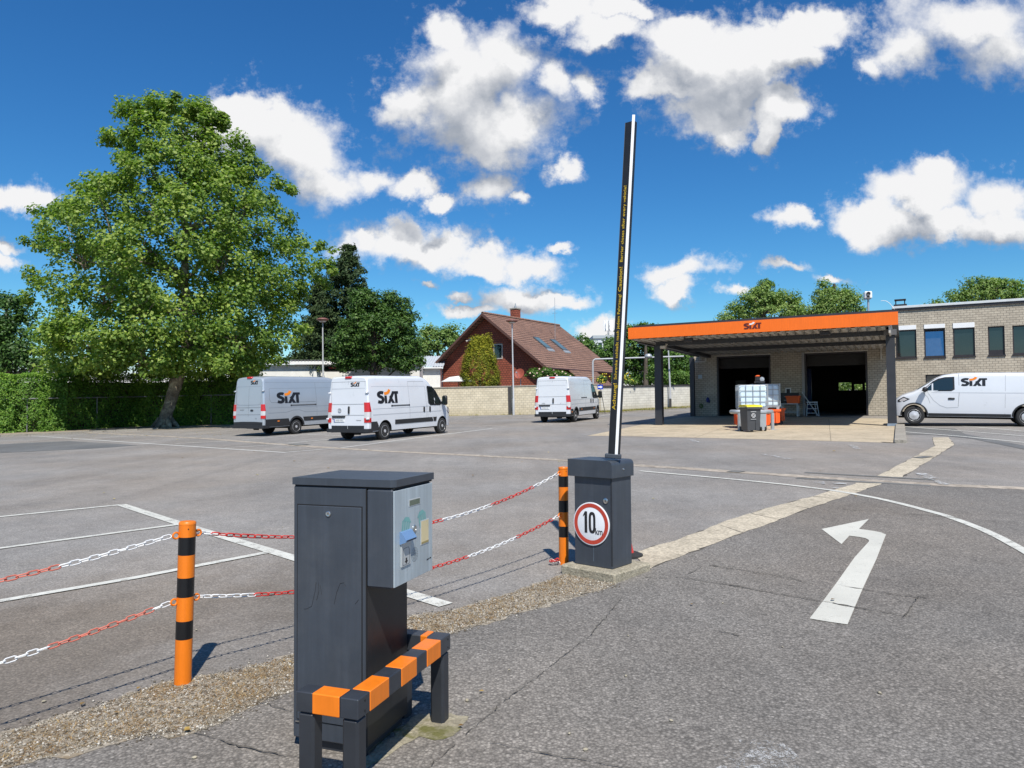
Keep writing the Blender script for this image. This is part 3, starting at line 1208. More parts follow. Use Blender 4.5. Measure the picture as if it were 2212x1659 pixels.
def pebbles_scatter():
    """a few pale pebbles on the asphalt"""
    mb = MB()
    for px in ((95, 1518), (424, 1363), (1352, 1463), (1357, 1376), (1009, 1516), (1561, 1305), (318, 1530), (420, 1640), (1230, 1588), (1265, 1623), (500, 1508), (640, 1560), (1690, 1400), (1900, 1500), (1100, 1450), (1450, 1560), (760, 1230), (610, 1140)):
        p = gp(*px)
        s = RNG.uniform(.006, .012)
        mb.M = Matrix.Translation(Vector((p.x, p.y, G(p.x, p.y) + .010))) @ Matrix.Rotation(RNG.uniform(0, 6), 4, 'Z') @ Matrix.Diagonal((s * 1.4, s, s * .7, 1))
        mb.lathe([(0.0, -1), (.7, -.7), (1, 0), (.7, .7), (0.0, 1)], 6, caps=False)
    mb.M = None
    o = mb.build('pebbles', M['plinth'], smooth=60)
    tag(o, 'single pale pebbles scattered over the asphalt', None, kind='stuff')


pebbles_scatter()
def ground_at(x, y, dz=0.0):
    return Vector((x, y, G(x, y) + dz))


# ------------------------------------------------------------------ ticket machine
def ticket_machine():
    x0, y0 = -.72, 3.57                     # corner between door side and right side
    ang = math.atan2(-.33, .944)
    loc = ground_at(x0, y0)
    t = thing('ticket_machine', 'anthracite ticket machine with a pale blue front panel behind the orange and black guard rail', 'ticket machine', loc, ang)
    # local axes: x to the right along the door side (body is x -.42..0), y away from camera
    a, ad = M['anthracite'], M['anthracite_dark']
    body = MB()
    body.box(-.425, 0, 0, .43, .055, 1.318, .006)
    body.m = [1 if all(abs(body.v[i][0]) < 1e-6 for i in f) else 0 for f in body.f]  # right face takes a darker paint: shade of the grazing sun put into its colour
    body.build('cabinet', [a, mat('cabinet_side_shaded', (.014, .015, .017), .45, var=.25, scale=4, stain=(.05, .05, .05), stain_amt=.3)], t)
    b = MB()
    b.box(-.40, -.02, .03, .40, -.02, .056)
    b.build('base_foot', ad, t)
    lid = MB()
    lid.prism([(-.428, -.006), (.135, -.006), (.158, .014), (.158, .436), (-.428, .436)], 1.326, 1.362, 'z')
    lid.build('lid', a, t, recalc=True)
    g = MB()
    g.box(-.42, .15, .006, .425, 1.316, 1.328)
    g.build('lid_gap', M['dark_gap'], t)
    # service door on the camera side with a shadow gap all round
    gap = MB()
    gap.box(-.402, -.022, -.0015, .004, .145, 1.228)
    gap.build('door_gap', M['dark_gap'], t)
    d = MB()
    d.box(-.397, -.027, -.006, .003, .15, 1.222, .0025)
    door = d.build('service_door', a, t)
    lk = MB()
    lk.lathe([(.014, -.0065), (.014, -.011), (.011, -.0125), (.0095, -.0120), (0.0, -.0120)], 20, 'y', (-.213, 0, 1.185))
    lk.build('lock', M['steel'], door, smooth=40)
    kh = MB()
    kh.box(-.2145, -.2115, -.0131, -.012, 1.181, 1.189)
    kh.build('keyhole', M['black'], door)
    hg = MB()
    hg.box(-.405, -.35, -.008, -.002, .135, .141)
    hg.build('door_hinge', M['steel'], t)
    # scratches of dried paint on the door
    sc = MB()
    mk = mat('scuff_mark', (.020, .022, .026), .5, var=.2)
    for pts in ([(-.285, .84), (-.290, .80), (-.300, .76), (-.310, .72), (-.335, .705), (-.36, .70)], [(-.272, .84), (-.268, .80), (-.285, .74)], [(-.18, .74), (-.165, .80), (-.145, .845), (-.122, .85), (-.112, .83)], [(-.06, .75), (-.035, .78)], [(-.262, .83), (-.25, .77)]):
        sm = []
        for i in range(len(pts) - 1):
            for j in range(5):
                sm.append((pts[i][0] + (pts[i + 1][0] - pts[i][0]) * j / 5, -.0064, pts[i][1] + (pts[i + 1][1] - pts[i][1]) * j / 5))
        sc.tube(sm, .0012, 4)
    sc.build('scuff', mk, door)
    seam = MB()
    seam.box(-.0035, .0002, -.0012, .01, .06, 1.316)
    seam.build('seam', M['dark_gap'], t)
    # head box that juts out to the right
    hd = MB()
    hd.box(.0005, .1465, -.0035, .425, .835, 1.315, .009)
    head = hd.build('head_box', a, t)
    fr = MB()
    fr.box(.1466, .1535, .000, .424, .842, 1.308, .002)
    panel = fr.build('front_panel', M['panel'], t)
    X = .1537

    def P(u, v):      # u 0..1 from near edge to far edge, v 0..1 from bottom to top
        return .002 + u * .42, .842 + v * .466

    def pbox(name, u0, u1, v0, v1, d0, d1, m, par=panel, b=.001):
        y0, z0 = P(u0, v0)
        y1, z1 = P(u1, v1)
        mm = MB()
        mm.box(X + d0, X + d1, y0, y1, z0, z1, b)
        return mm.build(name, m, par)
    dsp = pbox('display_frame', .355, .655, .795, .872, -.001, .0015, M['slot_plate'])
    pbox('display', .37, .64, .805, .862, .0005, .0022, M['lcd'], dsp, 0)
    for k, (uc, sgn) in enumerate(((.25, 1), (.74, -1))):
        # printed fan of curved stripes bending to a corner
        mm = MB()
        for i in range(4):
            pts = []
            for j in range(9):
                w = j / 8
                u = uc + sgn * ((-.085 + i * .052) + .035 * math.sin(w * 1.4) * 1.2) * (1 if k == 0 else 1)
                v = (.505 if k == 0 else .53) + w * (.125 + .012 * (3 - i) if True else 0)
                pts.append((u, v))
            for j in range(8):
                (u0, v0), (u1, v1) = pts[j], pts[j + 1]
                h = .019
                q = [P(u0 - h, v0), P(u0 + h, v0), P(u1 + h, v1), P(u1 - h, v1)]
                mm.add([(X + .0008, y, z) for y, z in q], [(0, 1, 2, 3)])
        v0 = .655 if k == 0 else .68
        tri = [(uc - sgn * .045, v0 + .012), (uc + sgn * .02, v0 + .045), (uc + sgn * .11, v0 + .03), (uc + sgn * .165, v0 - .035)]
        mm.add([(X + .0009, *P(u, v)) for u, v in tri], [(0, 1, 2, 3)])
        mm.build('printed_arrow', M['teal'], panel)
    sp = pbox('slot_plate', .145, .375, .185, .45, -.001, .006, M['slot_plate'])
    # outline and arrow on the slot plate
    ol = MB()
    ring = [(.175, .20), (.345, .20), (.335, .355), (.315, .375), (.205, .375), (.185, .355)]
    ol.tube([(X + .0062, *P(u, v)) for u, v in ring], .0011, 4, closed=True)
    ol.build('slot_outline', M['anthracite_dark'], sp)
    ar = MB()
    ar.add([(X + .0068, *P(u, v)) for u, v in [(.262, .205), (.305, .238), (.28, .238), (.28, .268), (.245, .268), (.245, .238), (.22, .238)]], [tuple(range(7))])
    ar.build('slot_arrow', M['black'], sp)
    cv = MB()
    (y0, z0), (y1, z1) = P(.125, .44), P(.395, .56)
    cv.prism([(X - .001, z1), (X + .010, z1 - .004), (X + .036, z1 - .040), (X + .034, z0 + .006), (X - .001, z0 - .008)], y0, y1, 'y')
    cov = cv.build('slot_cover', M['cover_blue'], panel)
    sl = MB()
    sl.add([(X + .0366, y0 + .008, z1 - .042), (X + .0366, y1 - .008, z1 - .042), (X + .0348, y1 - .008, z0 + .008), (X + .0348, y0 + .008, z0 + .008)], [(0, 1, 2, 3)])
    sl.build('slot', M['black'], cov)
    bt = MB()
    y, z = P(.50, .545)
    bt.lathe([(.019, X - .001), (.019, X + .003), (.016, X + .005), (.0135, X + .005), (.0135, X + .0035), (0, X + .0045)], 24, 'x', (0, y, z))
    bt.build('button', M['steel'], panel, smooth=40)
    wf = pbox('ticket_window_frame', .665, .895, .33, .605, -.001, .002, M['slot_plate'])
    pbox('ticket_window', .68, .88, .342, .594, .0012, .0026, M['cream'], wf, 0)
    pbox('window_ledge', .68, .88, .342, .365, .0022, .0032, mat('ochre_ledge', (.30, .24, .10), .4), wf, 0)
    gr = MB()
    for rr, n in ((.006, 6), (.013, 11), (.020, 16), (.027, 21), (.034, 26)):
        for j in range(n):
            a_ = 2 * pi * j / n
            yy, zz = P(.505, .26)
            gr.lathe([(.0016, X - .0003), (.0016, X + .0007)], 6, 'x', (0, yy + rr * math.cos(a_), zz + rr * math.sin(a_) * 1.05))
    gr.build('speaker_grille', M['anthracite_dark'], panel)
    lg = MB()
    for (a_, b_) in (((.83, .135), (.875, .15)), ((.88, .138), (.905, .152)), ((.915, .14), (.955, .155))):
        q = [(a_[0], a_[1]), (b_[0], a_[1]), (b_[0] + .008, b_[1]), (a_[0] + .008, b_[1])]
        lg.add([(X + .0007, *P(u, v)) for u, v in q], [(0, 1, 2, 3)])
    lg.build('maker_mark', M['black'], panel)
    # crumbling concrete bed under the machine
    bed = MB()
    bed.box(-.36, -.02, .04, .40, -.06, .03, .01)
    o = bed.build('footing', M['mossy'], t)
    return t


ticket_machine()


# ------------------------------------------------------------------ guard rail
M['rail_dark'] = mat('rail_anthracite', (.028, .033, .042), .45, var=.2, scale=5, bmp=.05, bscale=200, stain=(.08, .08, .08), stain_amt=.3, chips=(.13, .12, .11), chip_at=.72)


def guard_rail():
    c = Vector((-.690, 3.163))                    # near corner
    ang = math.atan2(.85, .297) - pi / 2
    loc = ground_at(c.x, c.y)
    t = thing('guard_rail', 'low anthracite guard rail with orange bands wrapped round the foot of the ticket machine', 'guard rail', loc, ang)
    H1, H0 = .485, .395
    w = .092
    Lx, Ly = .222, .865
    segs = [('y', 0, 0, Ly), ('x', -Lx, 0, 0), ('x', -Lx, Ly, 0)]
    rail = MB()
    # rails as banded beams: index 0 dark, 1 orange
    ys = [0, .055, .225, .345, .505, .62, .785, Ly]
    cols = [0, 1, 0, 1, 0, 1, 0]
    for i in range(7):
        rail.mi = cols[i]
        o = .0 if cols[i] else -.0012
        a, b = ys[i], ys[i + 1]
        if i == 0:
            a = -w / 2
        if i == 6:
            b = Ly + w / 2
        rail.box(-w / 2 - o, w / 2 + o, a, b, H0 - o, H1 + o, .004)
    for yy in (0, Ly):
        for (a, b, cc) in ((-w / 2, -.047, 0), (-.047, -.185, 1), (-.185, -Lx - w / 2, 0)) if yy == 0 else ((-w / 2, -.055, 0), (-.055, -.095, 1), (-.095, -Lx - w / 2, 0)):  # back rail: orange lying in the machine's shadow is coloured dark
            rail.mi = cc
            o = 0 if cc else -.0012
            rail.box(b, a, yy - w / 2 - o, yy + w / 2 + o, H0 - o, H1 + o, .004)
    rail.build('banded_rail', [M['rail_dark'], M['orange']], t)
    for (x, y) in ((0, 0), (-Lx, 0), (0, Ly), (-Lx, Ly)):
        p = MB()
        s = w / 2 - .006
        p.box(x - s, x + s, y - s, y + s, -.08, H0 - .0005, .012)
        p.build('post', M['anthracite_dark'], t)
    for y in (0, Ly):
        for z in (.418, .462):
            bolts = MB()
            bolts.lathe([(.0045, w / 2 - .001), (.0045, w / 2 + .0012), (0, w / 2 + .0014)], 10, 'x', (0, y + .01, z))
            bolts.build('rivet', M['dark_gap'], t)


guard_rail()


# ------------------------------------------------------------------ bollards and chains
def bollard(px, label, lean, up=None, h=1.0, facet=28):
    p = gp(*px)
    t = thing('bollard', label, 'bollard', ground_at(p.x, p.y), 0, 'orange and black chain bollards')
    t.matrix_basis = Matrix.Translation(t.location) @ Matrix.Rotation(R(lean), 4, 'Y')
    r = .0505
    post = MB()
    zs = [-.05, .28, .393, .54, .66, .80, .912, h]
    cols = [1, 0, 1, 0, 1, 0, 1]
    for i in range(7):
        post.mi = 1 - cols[i]
        post.lathe([(r, zs[i] * h if i else zs[i]), (r, zs[i + 1] * h)], facet, caps=False)
    post.build('post', [M['orange'], M['black_band']], t, smooth=50, recalc=False)
    cap = MB()
    cap.lathe([(r + .0008, h - .012), (r + .0008, h - .001), (r - .004, h + .006), (0, h + .012)], facet, caps=False)
    c = cap.build('cap', M['orange'], t, smooth=40)
    hl = MB()
    hl.lathe([(.004, -.0), (.004, .0015), (0, .0018)], 8, 'y', (.026, -r * .9, h - .035))
    hl.build('screw', M['dark_gap'], t)
    return t, p, r


B1, P1, r_ = bollard((394.7, 1476), 'near orange bollard with black bands left of the ticket machine', 1.3)
B2, P2, r_ = bollard((1218, 1218), 'far orange bollard with black bands beside the barrier cabinet', 0.2, h=.985)


def eyelet(parent, base, d, z):
    mb = MB()
    d = Vector((d.x, d.y, 0)).normalized()
    c = d * (.0505 + .019) + Vector((0, 0, z))
    pts = [c + d * math.cos(a) * .019 + Vector((0, 0, 1)) * math.sin(a) * .019 for a in [2 * pi * k / 14 for k in range(14)]]
    mb.tube(pts, .0062, 6, closed=True)
    mb.build('eyelet', M['orange'], parent, smooth=60)
    return base + c + d * .012


def link_mesh(L_, W_, rr):
    pts = []
    h = L_ / 2 - W_ / 2
    for k in range(5):
        a = -pi / 2 + pi * k / 4
        pts.append(Vector((h + math.cos(a) * W_ / 2, math.sin(a) * W_ / 2, 0)))
    for k in range(5):
        a = pi / 2 + pi * k / 4
        pts.append(Vector((-h + math.cos(a) * W_ / 2, math.sin(a) * W_ / 2, 0)))
    m = MB()
    m.tube(pts, rr, 6, closed=True)
    return m


LINK = link_mesh(.060, .025, .0040)


def chain(a, b, sag, bands, label, faded=False):
    """bands: list of (upto t, 'r'/'w')"""
    n = 400
    pts = []
    for i in range(n + 1):
        t = i / n
        p = a.lerp(b, t)
        p.z -= 4 * sag * t * (1 - t)
        pts.append(p)
    ls = [0]
    for i in range(n):
        ls.append(ls[-1] + (pts[i + 1] - pts[i]).length)
    pitch = .0505
    cnt = int(ls[-1] / pitch)
    pitch = ls[-1] / cnt
    runs = []
    j = 0
    org = pts[n // 2].copy()
    org.z = G(org.x, org.y)
    for i in range(cnt):
        d = (i + .5) * pitch
        while ls[j + 1] < d:
            j += 1
        p = pts[j].lerp(pts[j + 1], (d - ls[j]) / (ls[j + 1] - ls[j]))
        x = (pts[min(n, j + 3)] - pts[max(0, j - 3)]).normalized()
        roll = (R(38) if i % 2 else R(-52)) + RNG.normal() * .12
        z = Vector((0, 0, 1))
        yv = z.cross(x).normalized()
        zv = x.cross(yv)
        y2 = yv * math.cos(roll) + zv * math.sin(roll)
        z2 = x.cross(y2)
        m = Matrix((x, y2, z2)).transposed().to_4x4()
        m.translation = p - org
        t = d / ls[-1]
        c = [k for u, k in bands if t <= u][0]
        if not runs or runs[-1][0] != c:
            runs.append((c, MB()))
        runs[-1][1].M = m
        runs[-1][1].add(LINK.v, LINK.f)
    t = thing('chain', label, 'chain', org, 0, 'red and white barrier chains')
    for c, q in runs:
        if c == 'r':
            q.build('red_links', M['chain_red_faded' if faded else 'chain_red'], t, smooth=60, recalc=False)
        else:
            q.build('white_links', M['chain_white'], t, smooth=60, recalc=False)


def tt(px, py, a, b):
    """chain parameter at which the chord passes a photograph column"""
    d = ray(px, py)
    s = d.x / d.y
    return (s * a.y - a.x) / ((b.x - a.x) - s * (b.y - a.y))


dm = (P2 - P1)
e1 = eyelet(B1, P1, dm, .928)
e2 = eyelet(B1, P1, dm, .522)
e3 = eyelet(B2, P2, -dm, .93)
e4 = eyelet(B2, P2, -dm, .50)
e5 = eyelet(B1, P1, -dm, .925)
e6 = eyelet(B1, P1, -dm, .515)
far_l = Vector((P1.x - 2.59, P1.y - 2.9, 0))
l_up = Vector((far_l.x, far_l.y, 1.00))
l_lo = Vector((far_l.x, far_l.y, .57))
chain(e1, e3, .24, [(tt(468, 0, e1, e3), 'w'), (tt(946, 0, e1, e3), 'r'), (tt(1054, 0, e1, e3), 'w'), (tt(1146, 0, e1, e3), 'r'), (1.01, 'w')], 'upper chain between the two bollards, red behind the machine and white at the far bollard')
chain(e2, e4, .20, [(tt(562, 0, e2, e4), 'w'), (tt(700, 0, e2, e4), 'r'), (tt(880, 0, e2, e4), 'w'), (tt(1004, 0, e2, e4), 'r'), (tt(1110, 0, e2, e4), 'w'), (tt(1186, 0, e2, e4), 'r'), (1.01, 'w')], 'lower chain between the two bollards, white at the near bollard')
chain(e5, l_up, .16, [(tt(143, 0, e5, l_up), 'w'), (tt(-120, 0, e5, l_up), 'r'), (1.01, 'w')], 'upper chain running out of the picture to the left of the near bollard', True)
chain(e6, l_lo, .185, [(tt(344, 0, e6, l_lo), 'w'), (tt(116, 0, e6, l_lo), 'r'), (1.01, 'w')], 'lower faded chain running out of the picture to the left of the near bollard', True)


def chain_heap():
    p = gp(1198, 1221)
    t = thing('chain_end', 'short curled chain end lying on the asphalt at the foot of the far bollard', 'chain', ground_at(p.x, p.y), 0, 'red and white barrier chains')
    r, w = MB(), MB()
    path = []
    for i in range(9):
        a = i * .8
        path.append(Vector((math.cos(a) * (.05 - .002 * i), math.sin(a) * (.045 - .002 * i), .012 + .005 * i)))
    for i in range(8):
        x = (path[i + 1] - path[i]).normalized()
        yv = Vector((0, 0, 1)).cross(x).normalized()
        zv = x.cross(yv)
        ro = R(20 if i % 2 else 80)
        y2 = yv * math.cos(ro) + zv * math.sin(ro)
        m = Matrix((x, y2, x.cross(y2))).transposed().to_4x4()
        m.translation = (path[i] + path[i + 1]) / 2 + Vector((0, 0, .012))
        q = r if i > 2 else w
        q.M = m
        q.add(LINK.v, LINK.f)
    r.build('red_links', M['chain_red'], t, smooth=60, recalc=False)
    w.build('white_links', M['chain_white'], t, smooth=60, recalc=False)


chain_heap()


# ------------------------------------------------------------------ barrier
def barrier():
    pn = gp(1328.5, 1262)
    pl = gp(1210.5, 1239)
    prr = gp(1397, 1231)
    ux = (pn - pl)
    ang = math.atan2(ux.y, ux.x)
    cx = Vector((math.cos(ang), math.sin(ang), 0))
    cy = Vector((-math.sin(ang), math.cos(ang), 0))
    W = ux.length
    D = (prr - pn).dot(cy)
    loc = ground_at(pn.x, pn.y)
    pt = thing('concrete_plinth', 'weathered concrete plinth under the barrier cabinet', 'plinth', loc, ang)
    H = .095
    mb = MB()
    mb.box(-W, 0, 0, D, -.06, H, .018)
    mb.build('block', M['plinth'], pt)
    # cabinet footprint on top of the plinth, from three corners in the photograph
    def top(px, py):
        d = ray(px, py)
        pl_ = loc + Vector((0, 0, H))
        k = (pl_.z - EYE) / d.z
        return CAM + d * k
    a, b, c = top(1241.4, 1217), top(1323.5, 1230.5), top(1360, 1216)
    u = (b - a)
    ang2 = math.atan2(u.y, u.x)
    w = u.length
    ex = Vector((math.cos(ang2), math.sin(ang2), 0))
    ey = Vector((-math.sin(ang2), math.cos(ang2), 0))
    d = max(.30, (c - b).dot(ey))
    t = thing('barrier', 'anthracite barrier cabinet with a raised black and white boom and a round 10 km sign', 'barrier', (b.x, b.y, loc.z + H), ang2)
    # top of the body and hood from the pixel heights at the near corner
    zt = at_y(1312, 1033, b.y).z - loc.z - H
    zh = at_y(1312, 996, b.y).z - loc.z - H
    body = MB()
    body.box(-w + .004, 0, 0, d, .0, zt + .02, .006)
    body.build('cabinet', M['anthracite'], t)
    sm = MB()
    sm.box(-.016, .0015, -.0012, .004, .03, zt - .01)
    sm.build('door_edge', M['anthracite_dark'], t)
    hood = MB()
    o = .032
    prof = []
    hx0, hx1 = -w - .05, .022
    rr = .045
    prof = [(hx0, zt), (hx1, zt)]
    for k in range(7):
        q = pi / 2 * k / 6
        prof.append((hx1 - rr + rr * math.cos(q), zh - rr + rr * math.sin(q)))
    prof.append((hx0, zh + .004))
    hood.prism(prof, -o, d + .012, 'y')
    hd = hood.build('hood', M['anthracite'], t, smooth=35)
    sc = MB()
    sc.lathe([(.010, hx1 - .001), (.010, hx1 + .004), (.006, hx1 + .008), (0, hx1 + .009)], 14, 'x', (0, d * .5, zt + (zh - zt) * .45))
    sc.build('screw', M['steel'], hd, smooth=40)
    lk = MB()
    lx, lz = -w * .155, zt * .745
    lk.lathe([(.026, -.001), (.026, -.006), (.022, -.009), (.008, -.010), (0, -.010)], 24, 'y', (lx, 0, lz))
    lock = lk.build('lock', M['steel'], t, smooth=40)
    kh = MB()
    kh.box(lx - .003, lx + .003, -.0125, -.0095, lz - .012, lz + .010)
    kh.build('keyhole', M['black'], lock)
    # white streak below the sign
    st = MB()
    st.add([(-w * .5, -.0012, .05), (-w * .48, -.0012, .05), (-w * .475, -.0012, .24), (-w * .49, -.0012, .24)], [(0, 1, 2, 3)])
    st.build('paint_streak', mat('pale_streak', (.10, .13, .16), .6, var=.3), t)
    # round sign
    Rr = .205
    sx_, sz = -w * .5 - .012, zt * .475
    dsk = MB()
    dsk.lathe([(Rr, -.002), (Rr, -.012), (Rr - .003, -.013), (0, -.013)], 48, 'y', (sx_, 0, sz))
    sign = dsk.build('round_sign', M['sign_white'], t, smooth=30)
    rg = MB()
    rg.lathe([(Rr - .010, -.0131), (Rr - .010, -.0142), (Rr - .048, -.0142), (Rr - .048, -.0131)], 48, 'y', (sx_, 0, sz), caps=False)
    rg.build('red_ring', M['sign_red'], sign, smooth=30)
    Mt = Matrix.Translation((sx_ - .035, -.0145, sz + .005)) @ Matrix.Rotation(pi / 2, 4, 'X')
    # the figures 1 and 0 as narrow road-sign numerals
    dg = MB()
    X0, Z0, hh = sx_ - .092, sz - .09, .205
    dg.prism([(X0, Z0 + hh * .80), (X0 + .022, Z0 + hh), (X0 + .048, Z0 + hh), (X0 + .048, Z0), (X0 + .018, Z0), (X0 + .018, Z0 + hh * .84), (X0, Z0 + hh * .74)], -.0132, -.0146, 'y')
    ox, ow = X0 + .066, .078
    outer, inner = [], []
    for k in range(28):
        a_ = 2 * pi * k / 28
        ca, sa = math.cos(a_), math.sin(a_)
        e = .5
        outer.append((ox + ow / 2 + ow / 2 * math.copysign(abs(ca) ** .8, ca), Z0 + hh / 2 + hh / 2 * math.copysign(abs(sa) ** e, sa)))
        inner.append((ox + ow / 2 + (ow / 2 - .026) * math.copysign(abs(ca) ** .8, ca), Z0 + hh / 2 + (hh / 2 - .028) * math.copysign(abs(sa) ** e, sa)))
    n = 28
    vs = [(p[0], -.0146, p[1]) for p in outer] + [(p[0], -.0146, p[1]) for p in inner]
    dg.add(vs, [(k, (k + 1) % n, n + (k + 1) % n, n + k) for k in range(n)])
    dg.build('numerals', M['black'], sign)
    text_obj('unit_letters', 'km', .088, M['black'], sign, Matrix.Translation((sx_ + .090, -.0146, sz - .068)) @ Matrix.Rotation(pi / 2, 4, 'X'), bold=.0004, sx=.8)
    # boom: octagonal black profile with a white front ridge
    yb = b.y + .10
    p0 = at_y(1326.5, 982, yb)
    p1 = at_y(1364, 251, yb)
    ax = (p1 - p0)
    Lb = ax.length
    ax.normalize()
    inv = t.matrix_basis.inverted()
    fx = Vector((.985, -.17, 0))
    fx = (fx - ax * fx.dot(ax)).normalized()
    fy = ax.cross(fx)      # points away from the camera
    mm = Matrix((fx, fy, ax)).transposed().to_4x4()
    mm.translation = p0
    mm = inv @ mm
    bw = 0.0
    bm_ = MB()
    bm_.M = mm
    prof = [(-.056, .035), (-.056, .012), (.008, -.030), (.036, -.030), (.056, .004), (.056, .035)]
    bm_.prism(prof, 0, Lb - .06, 'z')
    boom = bm_.build('boom', M['black'], t)
    wh = MB()
    wh.M = mm
    wh.box(.0085, .0355, -.036, -.0296, 0.0, Lb)
    wh.build('white_strip', M['white'], boom)
    eg = MB()
    eg.M = mm
    eg.box(-.058, -.0535, .006, .034, 0, Lb - .06)
    eg.build('edge_strip', M['anthracite'], boom)
    cl = MB()
    cl.M = mm
    cl.box(-.085, .07, -.05, .05, -.035, .006, .006)
    cl.build('boom_clamp', M['anthracite'], boom)
    # yellow warning text along the left face
    A = Vector((-.056, .012, 0))
    Bv = Vector((.008, -.030, 0))
    e_y = (A - Bv).normalized()                 # letters' up direction (towards the left edge)
    e_x = Vector((0, 0, 1))
    nrm = e_x.cross(e_y).normalized()
    mid = (A + Bv) / 2

    def place(body, px_y, size, bold):
        z = (at_y(1345, px_y, yb) - p0).dot(ax)
        o_ = mid + nrm * .0006 + Vector((0, 0, z))
        tm = Matrix((e_x, e_y, nrm)).transposed().to_4x4()
        tm.translation = o_
        return text_obj('warning_text', body, size, M['yellow_text'], boom, mm @ tm, align='LEFT', bold=bold, ext=.0004)

    def fit(body, y0, y1, size, bold):
        o_ = place(body, y0, size, bold)
        z0 = (at_y(1345, y0, yb) - p0).dot(ax)
        z1 = (at_y(1345, y1, yb) - p0).dot(ax)
        loc_ = [(mm.inverted() @ v.co).z for v in o_.data.vertices]
        k_ = (z1 - z0) / (max(loc_) - z0)
        S = Matrix.Translation((0, 0, z0)) @ Matrix.Scale(k_, 4, (0, 0, 1)) @ Matrix.Translation((0, 0, -z0))
        o_.data.transform(mm @ S @ mm.inverted())
    fit('Achtung!', 886, 829, .052, .0005)
    fit('Schranke schließt nach jedem Fahrzeug!', 821, 636, .043, .0002)
    fit('Caution!', 631, 577, .052, .0005)
    fit('Barrier closes after every vehicle!', 567, 401, .043, .0002)
    return t, loc


barrier()


def cone():
    p = gp(1356, 1203)
    t = thing('traffic_cone', 'small red cone on a black rubber foot half hidden behind the barrier cabinet', 'cone', ground_at(p.x, p.y + .05), .5)
    mb = MB()
    mb.lathe([(.17, 0), (.17, .02), (.13, .035), (.09, .04)], 24)
    mb.build('rubber_foot', M['tyre'], t, smooth=40)
    mb = MB()
    mb.lathe([(.075, .036), (.02, .26), (.014, .26)], 20)
    mb.build('red_cone', M['chain_red'], t, smooth=50)


cone()
# ------------------------------------------------------------------ lettering of the rental firm, drawn as outlines
def smooth_poly(pts, n=6):
    out = []
    m = len(pts)
    for i in range(m - 1):
        p0 = pts[max(0, i - 1)]
        p1, p2 = pts[i], pts[i + 1]
        p3 = pts[min(m - 1, i + 2)]
        for j in range(n):
            t = j / n
            out.append(tuple(.5 * ((2 * p1[k]) + (-p0[k] + p2[k]) * t + (2 * p0[k] - 5 * p1[k] + 4 * p2[k] - p3[k]) * t * t + (-p0[k] + 3 * p1[k] - 3 * p2[k] + p3[k]) * t ** 3) for k in (0, 1)))
    out.append(pts[-1])
    return out


def strip2d(pts, w0, w1=None):
    w1 = w0 if w1 is None else w1
    q = []
    m = len(pts)
    for i, p in enumerate(pts):
        a, b = pts[max(0, i - 1)], pts[min(m - 1, i + 1)]
        dx, dy = b[0] - a[0], b[1] - a[1]
        l = math.hypot(dx, dy) or 1
        w = w0 + (w1 - w0) * i / (m - 1)
        q.append(((p[0] - dy / l * w / 2, p[1] + dx / l * w / 2), (p[0] + dy / l * w / 2, p[1] - dx / l * w / 2)))
    return [[q[i][0], q[i][1], q[i + 1][1], q[i + 1][0]] for i in range(m - 1)]


def logo_polys():
    dark = strip2d(smooth_poly([(.55, .84), (.44, .88), (.27, .88), (.13, .80), (.115, .66), (.22, .57), (.38, .50), (.47, .40), (.46, .23), (.36, .125), (.20, .115), (.03, .16)], 5), .26)
    dark += [[(.62, 0), (.84, 0), (.84, .63), (.62, .63)]]
    dark += [[(.86, 0), (1.11, 0), (1.52, .78), (1.46, .985), (1.36, .985)], [(1.28, 0), (1.54, 0), (1.20, .68), (1.04, .52)], [(1.34, .985), (1.40, .77), (1.92, .77), (1.92, .985)], [(1.56, 0), (1.80, 0), (1.80, .80), (1.56, .80)]]
    org = strip2d(smooth_poly([(.62, .79), (.76, .81), (.92, .86), (1.04, .97), (1.12, 1.13)], 5), .24, .22)
    return dark, org


def put_logo(name, f, h, parent, mats=None, o0=.004):
    """f(s, t, off) maps logo metres onto the surface"""
    dark, org = logo_polys()
    mb = MB()
    for mi, polys in ((0, dark), (1, org)):
        mb.mi = mi
        for i, q in enumerate(polys):
            mb.add([f(p[0] * h * 1.45, p[1] * h, o0 + .0008 * ((i % 3) + mi * 3)) for p in q], [tuple(range(len(q)))])
    return mb.build(name, mats or [M['logo_black'], M['logo_orange']], parent, recalc=False)


# ------------------------------------------------------------------ vans
def lerp_tab(tab, x):
    if x <= tab[0][0]:
        return tab[0][1]
    for (x0, a), (x1, b) in zip(tab, tab[1:]):
        if x <= x1:
            return a + (b - a) * (x - x0) / (x1 - x0)
    return tab[-1][1]


